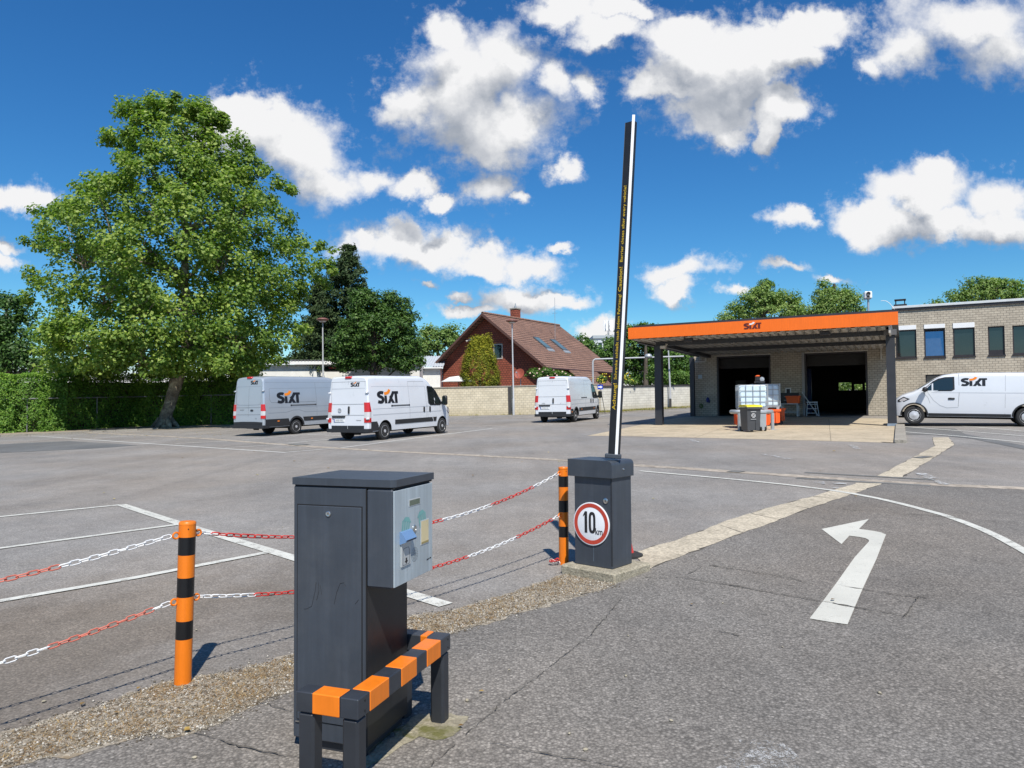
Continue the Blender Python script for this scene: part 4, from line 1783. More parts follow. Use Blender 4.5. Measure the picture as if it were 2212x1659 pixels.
def make_van(sp, name, label, loc, rz, group=None, pitch=0.0, scale=1.0):
    t = thing(name, label, 'van', loc, rz, group, tilt=True)
    t.matrix_basis = t.matrix_basis @ Matrix.Rotation(pitch, 4, 'Y') @ Matrix.Scale(scale, 4)
    paint = M[sp['paint']]
    W, Wt, zT, zb, rc = sp['W'], sp['Wt'], sp['zT'], sp['zb'], sp['rc']
    xr = sp['xr']
    lean = sp.get('lean', .09)

    def halfw(x, z):
        p = lerp_tab(sp['plan'], x)
        w = W
        if z > sp['belt']:
            w = W - (W - Wt) * ((z - sp['belt']) / (zT - sp['belt'])) ** 1.25
        elif z < .75:
            w = W - .035 * ((.75 - z) / .45) ** 2
        return w * p

    xs = sorted(set([round(x, 3) for x in sp['stations']]))
    mb = MB()
    mb.mi = 0
    fr = [0, .10, .22, .36, .50, .64, .78, .90, 1.0]
    rings = []
    for i, x in enumerate(xs):
        zt = lerp_tab(sp['prof'], x)
        r = min(rc, (zt - zb) * .3)
        b = zb + lerp_tab(sp.get('belly', [(-9, 0)]), x)
        pts = []
        for f_ in fr:
            z = b + (zt - r - b) * f_
            pts.append((halfw(x, z), z))
        wz = halfw(x, zt - r)
        pts += [(wz - r * .08, zt - r * .6), (wz - r * .3, zt - r * .27), (wz - r * .65, zt - r * .07), (wz - r, zt), (wz * .5, zt + sp.get('crown', .02))]
        full = [(y, z) for y, z in pts] + [(0, zt + sp.get('crown', .02) * 1.15)] + [(-y, z) for y, z in pts[::-1]]
        ring = []
        k = .955 if i == 0 else 1.0
        for (y, z) in full:
            xx = x
            if x < sp.get('lean_to', -.6):
                xx += lean * max(0, (z - .9)) / (zT - .9)
            if i == 0:
                z = b + .02 + (z - b) * .985
            if i == len(xs) - 1:
                z = b + .06 + (z - b) * .86
                y *= .93
            ring.append((xx, y * k, z))
        rings.append(ring)
    n = len(rings[0])
    vs = [p for r in rings for p in r]
    fs = []
    for i in range(len(rings) - 1):
        for k in range(n):
            k2 = (k + 1) % n
            fs.append((i * n + k, (i + 1) * n + k, (i + 1) * n + k2, i * n + k2))
    fs.append(tuple(range(n)))
    fs.append(tuple((len(rings) - 1) * n + k for k in range(n))[::-1])
    mb.add(vs, fs)
    body = mb.build('body', [paint, M['dark_gap']], t, smooth=32)
    # wheel houses cut out of the body
    cut = MB()
    cut.mi = 1
    ra = sp['arch']
    for xw in (0, sp['wb']):
        cut.lathe([(ra, -W - .2), (ra, W + .2)], 40, 'y', (xw, 0, sp['rw'] + .02))
    co = cut.build('cutter', [paint, M['dark_gap']])
    md = body.modifiers.new('b', 'BOOLEAN')
    md.operation = 'DIFFERENCE'
    md.solver = 'EXACT'
    md.object = co
    co.matrix_basis = t.matrix_basis.copy()
    bpy.context.view_layer.update()
    dg = bpy.context.evaluated_depsgraph_get()
    me = bpy.data.meshes.new_from_object(body.evaluated_get(dg))
    body.modifiers.clear()
    body.data = me
    me.polygons.foreach_set('use_smooth', [True] * len(me.polygons))
    me.set_sharp_from_angle(angle=R(32))
    bpy.data.objects.remove(co)
    # chassis below, dark
    ch = MB()
    ch.box(xr + .35, sp['wb'] + .5, -.55, .55, zb - .08, zb + .10, .02)
    ch.box(-.12, .12, -W + .3, W - .3, sp['rw'] - .07, sp['rw'] + .07, .03)
    ch.box(sp['wb'] - .1, sp['wb'] + .1, -W + .3, W - .3, sp['rw'] - .07, sp['rw'] + .05, .03)
    ch.box(xr + .1, xr + .2, -.5, -.2, zb - .12, zb + .05, .02)
    ch.build('chassis', M['dark_gap'], t)

    def side(poly, s, off, m, name_, parent=t, thick=.02, smooth=None):
        p = list(poly)
        a = [(x, s * (halfw(x, z) + off), z) for x, z in p]
        b = [(x, s * (halfw(x, z) + off - thick), z) for x, z in p]
        k = len(p)
        q = MB()
        q.add(a + b, [tuple(range(k)), tuple(range(k, 2 * k))[::-1]] + [(i, (i + 1) % k, k + (i + 1) % k, k + i) for i in range(k)])
        return q.build(name_, m, parent, smooth=smooth)

    def sline(pts, s, w, m, name_, parent=t, off=.0015):
        """thin line on the flank following the surface"""
        q = MB()
        for (x0, z0), (x1, z1) in zip(pts, pts[1:]):
            k = max(1, int(math.hypot(x1 - x0, z1 - z0) / .25))
            l = math.hypot(x1 - x0, z1 - z0)
            nx, nz = -(z1 - z0) / l * w / 2, (x1 - x0) / l * w / 2
            for j in range(k):
                a, b = j / k, (j + 1) / k
                vv = []
                for (u, sg) in ((a, -1), (b, -1), (b, 1), (a, 1)):
                    x, z = x0 + (x1 - x0) * u + nx * sg, z0 + (z1 - z0) * u + nz * sg
                    vv.append((x, s * (halfw(x, z) + off), z))
                q.add(vv, [(0, 1, 2, 3)])
        return q.build(name_, m, parent)

    def rearx(z):
        return xr + lean * max(0, (z - .9)) / (zT - .9)

    def rear(poly, off, m, name_, parent=t, thick=.02, smooth=None):
        q = MB()
        a = [(rearx(z) - off, y, z) for y, z in poly]
        b = [(rearx(z) - off + thick, y, z) for y, z in poly]
        k = len(poly)
        q.add(a + b, [tuple(range(k)), tuple(range(k, 2 * k))[::-1]] + [(i, (i + 1) % k, k + (i + 1) % k, k + i) for i in range(k)])
        return q.build(name_, m, parent, smooth=smooth)

    # wheels
    rw = sp['rw']
    for xw in (0, sp['wb']):
        for s in (-1, 1):
            yo = s * (W - .035)
            tw = .235
            tyre = MB()
            pr = [(rw * .64, 0), (rw * .86, -.006), (rw * .955, .012), (rw, .045), (rw, tw - .045), (rw * .955, tw - .01), (rw * .64, tw)]
            tyre.lathe([(r_, -s * z) for r_, z in pr], 36, 'y', (xw, yo, rw))
            wh = tyre.build('wheel', M['tyre'], t, smooth=35)
            rim = MB()
            if sp.get('hubcap'):
                pr = [(rw * .66, .004), (rw * .63, -.002), (rw * .58, .008), (rw * .42, -.006), (rw * .18, -.012), (rw * .15, -.018), (0, -.02)]
            else:
                pr = [(rw * .66, .002), (rw * .63, -.004), (rw * .60, .012), (rw * .54, .030), (rw * .40, .012), (rw * .30, .005), (rw * .20, .03), (rw * .17, -.012), (0, -.014)]
            rim.lathe([(r_, -s * z) for r_, z in pr], 32, 'y', (xw, yo, rw), caps=False)
            rm = rim.build('rim', M['rim'], wh, smooth=35)
            hl = MB()
            nh = 7 if sp.get('hubcap') else 12
            for k in range(nh):
                a_ = 2 * pi * k / nh
                rr = rw * (.50 if sp.get('hubcap') else .47)
                dd = -.001 if sp.get('hubcap') else .021
                c = (xw + math.cos(a_) * rr, yo - s * (dd - .004), rw + math.sin(a_) * rr)
                hl.lathe([(rw * .05, -.005), (rw * .05, .005)], 10, 'y', c)
            hl.build('rim_holes', M['dark_gap'], rm)
            # arch lip
            if sp.get('arch_trim'):
                q = MB()
                for k in range(24):
                    a0, a1 = pi * (k / 24) - .12 + .0, pi * ((k + 1) / 24) - .12
                    a0, a1 = -.18 + (pi + .36) * k / 24, -.18 + (pi + .36) * (k + 1) / 24
                    vv = []
                    for (a_, r_) in ((a0, ra - .012), (a1, ra - .012), (a1, ra + sp['arch_trim']), (a0, ra + sp['arch_trim'])):
                        x, z = xw + math.cos(a_) * r_, rw + .02 + math.sin(a_) * r_
                        z = max(z, zb + .02)
                        vv.append((x, s * (halfw(x, z) + .012), z))
                    q.add(vv, [(0, 1, 2, 3)])
                q.build('arch_trim', M['van_black'], t)
    g = M[sp['groove']]
    # flanks
    for s in (-1, 1):
        for pts, w in sp['lines']:
            sline(pts, s, w, g if w > .012 else M['seam'], 'panel_line', t)
        for poly in sp['side_black']:
            side(poly, s, .012, M['van_black'], 'side_trim')
        gl = side(sp['glass'], s, .004, M['black'], 'side_window')
        for k, poly in enumerate(sp['panes']):
            side(poly, s, .0065, M['glass'], 'pane', gl)
        for (x, z) in sp['handles']:
            q = MB()
            q.box(x - .055, x + .055, s * (halfw(x, z) - .01), s * (halfw(x, z) + .028), z - .11, z + .11, .03) if sp['handle_tall'] else q.box(x - .10, x + .10, s * (halfw(x, z) - .01), s * (halfw(x, z) + .025), z - .035, z + .035, .02)
            q.build('door_handle', M['black'], t, smooth=40)
        for (x, z) in sp.get('markers', []):
            side([(x - .055, z - .028), (x + .055, z - .028), (x + .055, z + .028), (x - .055, z + .028)], s, .018, M['lamp_amber'], 'side_marker')
        if 'rail' in sp:
            x0, x1, z = sp['rail']
            q = MB()
            q.box(x0, x1, s * (halfw(0, z) - .01), s * (halfw(0, z) + .012), z - .028, z + .028, .01)
            rl = q.build('door_rail', mat('rail_grey', (.10, .105, .11), .5), t)
            q = MB()
            q.box(x0 - .05, x0 + .02, s * (halfw(0, z) - .01), s * (halfw(0, z) + .018), z - .034, z + .034, .01)
            q.box(x1 - .02, x1 + .05, s * (halfw(0, z) - .01), s * (halfw(0, z) + .018), z - .034, z + .034, .01)
            q.build('rail_end', M['black'], rl)
        # mirror
        mx, mz, mh = sp['mirror']
        q = MB()
        y0 = halfw(mx, mz)
        q.box(mx - .06, mx + .10, s * (y0 + .07), s * (y0 + .30), mz - mh / 2, mz + mh / 2, .05)
        q.box(mx - .02, mx + .05, s * (y0 - .04), s * (y0 + .12), mz - mh * .42, mz - mh * .1, .02)
        mi = q.build('mirror', M['black'], t, smooth=40)
        q = MB()
        q.box(mx - .064, mx - .055, s * (y0 + .09), s * (y0 + .28), mz - mh * .38, mz + mh * .4, .003)
        q.build('mirror_glass', M['glass'], mi)
        if 'headlight' in sp:
            side(sp['headlight'], s, .008, M['black'], 'headlight')
            side(sp['headlight_in'], s, .012, M['lamp_clear'], 'headlight_lens')
    # windscreen
    if 'screen' in sp:
        q = MB()
        (x0, z0), (x1, z1) = sp['screen']
        y0, y1 = halfw(x0, z0) - .14, halfw(x1, z1) - .10
        nx, nz = (z0 - z1), (x1 - x0)
        l = math.hypot(nx, nz)
        o = (.012 * nx / l, .012 * nz / l)
        q.slab([(x0 + o[0], -y0, z0 + o[1]), (x1 + o[0], -y1, z1 + o[1]), (x1 + o[0], y1, z1 + o[1]), (x0 + o[0], y0, z0 + o[1])], .02)
        q.build('windscreen', M['glass'], t)
    # rear end
    W2 = W * .955
    for poly, off, mk, nm in sp['rear']:
        rear(poly, off, M[mk], nm)
    for pts, w in sp['rear_lines']:
        q = MB()
        for (y0, z0), (y1, z1) in zip(pts, pts[1:]):
            l = math.hypot(y1 - y0, z1 - z0)
            a, b = -(z1 - z0) / l * w / 2, (y1 - y0) / l * w / 2
            q.add([(rearx(z) - .0015, y, z) for y, z in ((y0 + a, z0 + b), (y1 + a, z1 + b), (y1 - a, z1 - b), (y0 - a, z0 - b))], [(0, 1, 2, 3)])
        q.build('rear_door_line', M['seam'] if w < .012 else g, t)
    for s in (-1, 1):
        # tail lamp wrapping the corner
        if 'lamp' not in sp:
            continue
        z0, z1, wy, wx = sp['lamp']
        yo = W2 + .004
        tl = None
        cuts = [(z0, z0 + (z1 - z0) * .22, 'lamp_red'), (z0 + (z1 - z0) * .22, z0 + (z1 - z0) * .52, 'lamp_clear'), (z0 + (z1 - z0) * .52, z1, 'lamp_red')]
        q = MB()
        for ci, (a, b, mk) in enumerate(cuts):
            q.mi = 0 if mk == 'lamp_red' else 1
            prof = []
            for (x, y) in ((-.018, yo - wy), (-.018, yo - .03), (.0, yo + .012), (.05, W + .014), (wx, W + .010), (wx, W - .03), (.03, yo - wy)):
                prof.append((x, y))
            vs_ = []
            for z in (a, b):
                fx = 1.0
                for (x, y) in prof:
                    dx = rearx(z)
                    hw = halfw(0, z) - W
                    xx = x
                    if z == b and ci == 2 and x == wx:
                        xx = x * .5
                    vs_.append((dx + xx, s * (y + hw), z))
            k = len(prof)
            q.add(vs_, [tuple(range(k)), tuple(range(k, 2 * k))[::-1]] + [(i, (i + 1) % k, k + (i + 1) % k, k + i) for i in range(k)])
        q.build('tail_light', [M['lamp_red'], M['lamp_clear']], t, smooth=30)
        for hz in sp.get('hinges', []):
            q = MB()
            q.box(rearx(hz) - .05, rearx(hz) + .06, s * (halfw(0, hz) - .10), s * (halfw(0, hz) + .015), hz - .035, hz + .035, .015)
            q.build('door_hinge', M[sp['paint']], t, smooth=40)
    # bumper
    if 'bumper' in sp:
        z0, z1, x1 = sp['bumper']
        q = MB()
        for s in (-1, 1):
            pass
        prof = [(xr - .075, -W2 + .12), (xr - .04, -W - .004), (x1, -W - .014), (x1, -W + .03), (xr + .06, -W + .06), (xr + .06, W - .06), (x1, W - .03), (x1, W + .014), (xr - .04, W + .004), (xr - .075, W2 - .12)]
        q.prism(prof, z0, z1, 'z')
        bp = q.build('bumper', M['van_black'], t)
    if 'brake' in sp:
        z = sp['brake']
        q = MB()
        q.box(rearx(z) - .035, rearx(z) + .12, -.17, .17, z - .045, z + .05, .03)
        bl = q.build('brake_light', M['lamp_red'], t, smooth=40)
    if 'plate' in sp:
        y, z, txt = sp['plate']
        q = MB()
        q.box(rearx(z) - .016, rearx(z) + .01, y - .26, y + .26, z - .057, z + .057, .004)
        pl = q.build('number_plate', M['plate'], t)
        q = MB()
        q.box(rearx(z) - .0172, rearx(z) - .01, y + .215, y + .258, z - .054, z + .054)
        q.build('country_strip', M['plate_blue'], pl)
        text_obj('plate_letters', txt, .088, M['black'], pl, Matrix.Translation((rearx(z) - .017, y - .02, z)) @ Matrix.Rotation(-pi / 2, 4, 'Z') @ Matrix.Rotation(pi / 2, 4, 'X'), sx=.88)
    if 'emblem' in sp:
        y, z, kind = sp['emblem']
        q = MB()
        c = (rearx(z) - .010, y, z)
        if kind == 'ring':
            q.tube([(c[0], y + math.cos(a_) * .075, z + math.sin(a_) * .075) for a_ in [2 * pi * k / 24 for k in range(24)]], .009, 6, closed=True)
            q.add([(c[0] - .004, y + a_, z + b_) for a_, b_ in ((.10, .012), (-.005, .022), (-.015, -.004), (-.10, -.012), (.005, -.022), (.015, .004))], [(0, 1, 2, 3, 4, 5)])
            q.build('emblem', M['steel'], t)
        elif kind == 'oval':
            q.add([(c[0] - .004, y + math.cos(a_) * .10, z + math.sin(a_) * .045) for a_ in [2 * pi * k / 24 for k in range(24)]], [tuple(range(24))])
            q.build('emblem', M['anthracite_dark'], t)
    for (y, z, txt, sz) in sp.get('badges', []):
        text_obj('badge', txt, sz, mat('badge_grey', (.12, .13, .14), .4), t, Matrix.Translation((rearx(z) - .006, y, z)) @ Matrix.Rotation(-pi / 2, 4, 'Z') @ Matrix.Rotation(pi / 2, 4, 'X'))
    # lettering
    for kind, a, z, h in sp.get('logos', []):
        if kind == 'rear':
            put_logo('lettering', lambda u, v, o: (rearx(z + v) - o, a - u, z + v), h, t)
        elif kind == 'right':
            put_logo('lettering', lambda u, v, o: (a + u, -(halfw(0, z + v) + o), z + v), h, t)
        elif kind == 'left':
            put_logo('lettering', lambda u, v, o: (a - u, halfw(0, z + v) + o, z + v), h, t)
    return t


def movano(logos, plate, emblem, badges, trims, markers, arch_trim, L=0.0, roof=0.0):
    """panel van with a tall roof; L lengthens the rear overhang"""
    xr = -1.02 - L
    wb = 4.035
    z1 = 2.50 + roof
    return dict(
        paint='van_white', groove='groove', W=1.02, Wt=.885, zT=z1, zb=.36, rc=.15, xr=xr, belt=1.15, lean=.10, wb=wb, rw=.345, arch=.415, arch_trim=arch_trim,
        prof=[(xr, z1 - .07), (xr + .07, z1 - .02), (xr + .5, z1), (2.55, z1 + .005), (2.85, z1 - .04), (3.10, z1 - .17), (3.34, z1 - .40), (3.98, 1.58), (4.12, 1.42), (4.45, 1.27), (4.75, 1.10), (4.90, .92), (4.97, .78)],
        plan=[(xr, .985), (xr + .1, 1.0), (3.4, 1.0), (4.0, .985), (4.5, .93), (4.8, .84), (4.97, .70)],
        belly=[(xr, .0), (4.4, 0), (4.97, -.08)],
        stations=[xr, xr + .05, xr + .2, xr + .5, -.42, -.2, 0, .2, .42, .8, 1.4, 2.0, 2.55, 2.75, 2.95, 3.15, 3.34, 3.6, 3.8, 3.98, 4.12, 4.3, 4.5, 4.7, 4.85, 4.93, 4.97],
        lines=[([(xr + .28, 2.08), (2.78, 2.08)], .016), ([(xr + .28, 1.22), (3.9, 1.24)], .014), ([(xr + .28, .99), (3.95, 1.0)], .035),
               ([(1.62, .62), (1.62, 2.28)], .009), ([(2.78, .62), (2.80, 1.2), (2.80, 2.08)], .009), ([(1.62, 2.28), (2.75, 2.28)], .009), ([(2.95, 2.14), (2.86, 1.25), (2.93, .62)], .009), ([(3.75, .95), (3.98, 1.5)], .009)],
        side_black=trims,
        glass=[(2.96, 1.36), (3.10, 1.26), (3.85, 1.25), (3.97, 1.30), (3.95, 1.42), (3.62, 1.86), (3.34, 2.07), (3.0, 2.10), (2.95, 2.05)],
        panes=[[(3.02, 1.42), (3.12, 1.33), (3.42, 1.32), (3.42, 2.00), (3.28, 2.03), (3.02, 2.05)], [(3.48, 1.32), (3.80, 1.32), (3.88, 1.40), (3.58, 1.82), (3.48, 1.92)]],
        handles=[(2.62, 1.11), (3.05, 1.11)], handle_tall=True, markers=markers, rail=(.45, 1.58, 1.32), mirror=(3.98, 1.46, .42),
        screen=((3.36, z1 - .42), (3.98, 1.60)),
        headlight=[(4.45, 1.0), (4.62, 1.16), (4.72, 1.10), (4.80, .92), (4.62, .86)], headlight_in=[(4.52, 1.0), (4.62, 1.10), (4.70, 1.04), (4.74, .94), (4.62, .91)],
        rear=[([(-.80, .44), (-.012, .44), (-.012, .60), (-.80, .60)], .012, 'van_black', 'rear_door_trim'), ([(.012, .44), (.80, .44), (.80, .60), (.012, .60)], .012, 'van_black', 'rear_door_trim'),
              ([(.10, .98), (.78, .98), (.74, .90), (.14, .90)], .025, 'van_black', 'plate_lamp_bar'), ([(-.10, 1.06), (-.02, 1.06), (-.02, 1.30), (-.04, 1.34), (-.08, 1.34), (-.10, 1.30)], .022, 'black', 'rear_handle')],
        rear_lines=[([(0, .44), (0, 2.30)], .008), ([(-.84, 2.28), (.84, 2.28)], .010), ([(-.82, 2.02), (.82, 2.02)], .016), ([(-.84, 1.42), (.84, 1.42)], .010), ([(-.84, 1.0), (.84, 1.0)], .010), ([(-.85, .62), (-.82, 2.28)], .009), ([(.85, .62), (.82, 2.28)], .009)],
        lamp=(.72, 1.48, .155, .16), hinges=[1.86, .86], bumper=(.34, .48, xr + .22), brake=z1 - .06, plate=(.42, .80, plate), emblem=emblem, badges=badges, logos=logos)


# three white panel vans and the silver one
def arch_skirt(xr, zb=.36, top=.74):
    return [(xr + .16, zb + .02), (xr + .16, top), (-.52, top), (-.42, top - .16), (-.40, zb + .02)]


def heading(pa, pb):
    d = pb - pa
    return math.atan2(d.y, d.x)


def van_place(rr_px, rz, W=1.0):
    """rear axle centre from the contact point of the rear right wheel"""
    p = gp(*rr_px)
    q = Vector((p.x - math.sin(rz) * W * .92, p.y + math.cos(rz) * W * .92, 0))
    return ground_at(q.x, q.y)


rz1 = R(62.0)
sp = movano([('right', -.42, 1.42, .48), ('rear', -.12, 2.09, .16)], 'SI·GD 2322', (.40, 1.19, 'ring'), [(-.55, .80, 'MOVANO', .055)],
            [arch_skirt(-1.02), [(.62, .58), (3.30, .58), (3.22, .76), (.62, .76)], [(3.34, .58), (3.52, .58), (3.56, .76), (3.28, .76)]], [], 0)
make_van(sp, 'panel_van', 'white panel van with large black lettering parked in front of the silver van', van_place((829, 950), rz1), rz1, 'rental vans in the yard', scale=1.0)

rz3 = R(66.0)
sp = movano([], 'SI·OG 132', (0, 0, None), [(.50, 1.06, 'JUMPER', .06), (-.50, 1.06, '3.5', .05)],
            [arch_skirt(-1.02), [(.50, .58), (3.55, .58), (3.55, .78), (.50, .78)]], [(-.70, .58), (.95, .68), (3.2, .68)], .065)
sp['rail'] = (1.0, 1.85, 1.32)
make_van(sp, 'panel_van', 'plain white panel van without lettering parked in front of the brick house', van_place((1241, 911.5), rz3), rz3, 'rental vans in the yard', scale=1.02)


def transit():
    xr, wb, z1 = -1.93, 3.75, 2.70
    return dict(
        paint='van_silver', groove='groove_s', W=1.03, Wt=.87, zT=z1, zb=.40, rc=.17, xr=xr, belt=1.20, lean=.13, wb=wb, rw=.35, arch=.42, arch_trim=.07,
        prof=[(xr, z1 - .10), (xr + .08, z1 - .03), (xr + .5, z1), (2.3, z1 - .02), (2.7, z1 - .12), (2.95, z1 - .32), (3.15, z1 - .52), (3.75, 1.62), (3.95, 1.42), (4.3, 1.28), (4.6, 1.10), (4.75, .9)],
        plan=[(xr, .975), (xr + .12, 1.0), (3.1, 1.0), (3.8, .98), (4.3, .92), (4.75, .72)], belly=[(-9, 0)],
        stations=[xr, xr + .05, xr + .2, xr + .5, -1.0, -.42, -.2, 0, .2, .42, .9, 1.5, 2.1, 2.4, 2.7, 2.95, 3.15, 3.4, 3.6, 3.75, 3.95, 4.15, 4.4, 4.6, 4.7, 4.75],
        lines=[([(xr + .22, 2.42), (2.75, 2.42)], .018), ([(xr + .42, 2.14), (2.6, 2.16)], .016), ([(xr + .38, 1.62), (xr + .40, 2.14)], .012), ([(xr + .30, 1.27), (3.6, 1.29)], .016),
               ([(xr + .26, 1.03), (-.62, 1.04), (-.42, 1.08), (-.18, 1.13), (.18, 1.13), (.42, 1.06), (.62, 1.02), (3.4, 1.02)], .03), ([(1.3, .68), (1.3, 2.42)], .009), ([(2.5, .68), (2.5, 2.42)], .009),
               ([(xr + .38, 1.62), (xr + .46, 1.50), (1.25, 1.50)], .012)],
        side_black=[[(xr + .10, .42), (xr + .10, .76), (-.50, .76), (-.44, .60), (-.43, .42)], [(.47, .60), (3.3, .60), (3.3, .80), (.40, .80)]],
        glass=[(2.66, 1.42), (2.75, 1.34), (3.5, 1.32), (3.62, 1.36), (3.6, 1.5), (3.25, 1.95), (3.0, 2.12), (2.66, 2.12)],
        panes=[[(2.72, 1.45), (2.8, 1.40), (3.1, 1.38), (3.1, 2.02), (2.72, 2.06)], [(3.16, 1.38), (3.48, 1.38), (3.53, 1.48), (3.16, 1.92)]],
        handles=[(2.3, 1.15), (2.75, 1.15)], handle_tall=False, markers=[(-1.10, .66), (.95, .70)], rail=(-.30, 1.22, 1.36), mirror=(3.62, 1.52, .4),
        screen=((3.17, z1 - .54), (3.75, 1.64)),
        rear=[([(-.93, .42), (.93, .42), (.93, .64), (.40, .66), (-.40, .66), (-.93, .64)], .03, 'van_black', 'rear_bumper_step')],
        rear_lines=[([(0, .70), (0, 2.2)], .008), ([(-.80, 2.22), (-.76, 2.25), (.76, 2.25), (.80, 2.22), (.82, 1.55), (.76, 1.45), (.60, 1.42), (-.60, 1.42), (-.76, 1.45), (-.82, 1.55), (-.80, 2.22)], .014), ([(-.86, .70), (-.84, 2.45)], .009), ([(.86, .70), (.84, 2.45)], .009), ([(-.86, .98), (.86, .98)], .010), ([(-.84, 1.30), (.84, 1.30)], .010)],
        lamp=(.80, 1.44, .15, .10), hinges=[2.04], bumper=(.36, .50, xr + .3), brake=z1 - .06, plate=(.42, .56, 'M·SC 6842'), emblem=(-.24, 1.17, 'oval'), badges=[(.42, 1.19, 'TRANSIT', .07), (-.52, .80, '350', .06)],
        logos=[('right', -1.12, 1.46, .50), ('rear', -.10, 2.34, .17)])


rz2 = R(60)
make_van(transit(), 'panel_van', 'long silver high-roof panel van with black lettering parked beside the plane tree', van_place((638, 937.5), rz2), rz2, 'rental vans in the yard', scale=1.0)


def maxus():
    xr, wb, z1 = -1.05, 3.285, 1.80
    return dict(
        paint='van_white', groove='groove', W=.90, Wt=.82, zT=z1, zb=.30, rc=.13, xr=xr, belt=1.12, lean=.06, wb=wb, rw=.325, arch=.395, arch_trim=.035,
        prof=[(xr, z1 - .06), (xr + .1, z1), (1.8, z1 + .005), (2.1, z1 - .02), (2.4, z1 - .07), (2.64, z1 - .19), (3.18, 1.23), (3.3, 1.16), (3.65, 1.04), (3.85, .90), (3.93, .74), (3.97, .60)],
        plan=[(xr, .98), (xr + .1, 1.0), (2.8, 1.0), (3.3, .975), (3.65, .91), (3.85, .80), (3.97, .66)], belly=[(-9, 0)],
        stations=[xr, xr + .05, xr + .3, -.4, -.2, 0, .2, .4, .9, 1.4, 1.8, 2.1, 2.25, 2.4, 2.52, 2.64, 2.8, 3.0, 3.18, 3.3, 3.45, 3.65, 3.75, 3.85, 3.93, 3.97],
        lines=[([(xr + .1, 1.12), (2.9, 1.13)], .014), ([(1.94, .36), (1.96, .7), (1.93, 1.1), (1.94, 1.78)], .010), ([(2.85, 1.1), (2.70, .86), (2.5, .68), (2.3, .60), (1.96, .62)], .025), ([(2.80, .75), (2.86, .95), (3.0, 1.12)], .008), ([(.62, .40), (.60, 1.75)], .006)],
        side_black=[[(.45, .31), (2.85, .31), (2.85, .41), (.45, .41)], [(xr + .05, .31), (-.44, .31), (-.44, .41), (xr + .05, .41)]],
        glass=[(2.06, 1.24), (2.16, 1.18), (2.98, 1.17), (3.06, 1.20), (2.72, 1.52), (2.55, 1.62), (2.35, 1.67), (2.07, 1.68)],
        panes=[[(2.11, 1.27), (2.2, 1.22), (2.70, 1.21), (2.70, 1.49), (2.53, 1.58), (2.34, 1.63), (2.12, 1.64)], [(2.75, 1.21), (2.98, 1.20), (2.75, 1.44)]],
        handles=[(2.16, .92)], handle_tall=False, markers=[], mirror=(2.94, 1.24, .17),
        screen=((2.66, z1 - .20), (3.17, 1.25)),
        headlight=[(3.42, .90), (3.62, .98), (3.80, .86), (3.80, .78), (3.6, .80)], headlight_in=[(3.50, .89), (3.62, .94), (3.74, .86), (3.73, .81), (3.6, .83)],
        rear=[], rear_lines=[], hubcap=True, bumper=(.28, .48, xr + .2), lamp=(.75, 1.3, .12, .12), hinges=[],
        logos=[('left', 1.87, 1.36, .27)])


pf, pr = gp(1975, 921.0), gp(2166, 925.0)
hd = math.atan2(.477, -.879)
# nearside wheels carry the placement; the axle centre lies a half width beyond
ql = Vector((math.cos(hd), math.sin(hd), 0))
qn = Vector((-math.sin(hd), math.cos(hd), 0))
mxc = pf - ql * 3.285 - qn * .86
scale_m = 1.16
mxc = pf - ql * 3.285 * scale_m - qn * .86 * scale_m
make_van(maxus(), 'low_van', 'low white van with side lettering parked along the pale brick office building', ground_at(mxc.x, mxc.y), hd, 'rental vans in the yard', pitch=R(-1.2), scale=scale_m)
# ------------------------------------------------------------------ office, wash hall and canopy
BO = Vector((16.0, 30.35, 0))
BZ = G(16.0, 30.35)
BANG = R(-28.5)
BU = Vector((math.cos(BANG), math.sin(BANG), 0))
BV = Vector((-math.sin(BANG), math.cos(BANG), 0))


def onB(px, py, v):
    """(u, z) on the building plane at distance v behind the front columns"""
    p = on_plane(px, py, BO + BV * v, BV)
    q = p - BO
    return q.dot(BU), p.z - BZ


def BG(u, v):
    p = BO + BU * u + BV * v
    return G(p.x, p.y) - BZ


M['brick_pale'] = brick_mat('pale_lime_brick', (.50, .44, .345), (.42, .365, .285), (.235, .205, .165), .27, .125, .013)
M['soffit'] = mat('soffit_sheet', (.44, .42, .39), .6, var=.1, scale=2, stain=(.22, .2, .16), stain_amt=.4)
M['canopy_steel'] = mat('canopy_steel', (.028, .030, .036), .5, var=.15, scale=2)
M['fascia'] = mat('fascia_orange', (.84, .150, .004), .5, var=.035, scale=.8, stain=(.66, .13, .01), stain_amt=.35, streak=.05)
M['trim_beige'] = mat('trim_beige', (.50, .46, .40), .5, var=.06)
M['frame_dark'] = mat('window_frame_dark', (.026, .022, .024), .45, var=.15)
M['office_glass'] = glass_mat('office_glass', (.012, .018, .020), .03)
M['sky_glass'] = mat('coated_glass', (.36, .40, .42), .06, metal=.9, var=.05)
M['roof_felt'] = mat('roof_felt', (.10, .10, .10), .9, var=.2)
M['coping'] = mat('roof_coping', (.60, .62, .62), .4, var=.06)
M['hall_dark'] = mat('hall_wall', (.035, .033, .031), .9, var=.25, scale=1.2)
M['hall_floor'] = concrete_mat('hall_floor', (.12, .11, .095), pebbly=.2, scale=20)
M['trunking'] = mat('trunking', (.55, .51, .44), .5, var=.08)

VF = 11.0                                     # facade plane
uL = onB(1500.5, 900, VF)[0]
uM = onB(1934, 800, VF)[0]
uR = uM + 24
zG = 4.35
zM = onB(1959, 668.3, VF)[1]


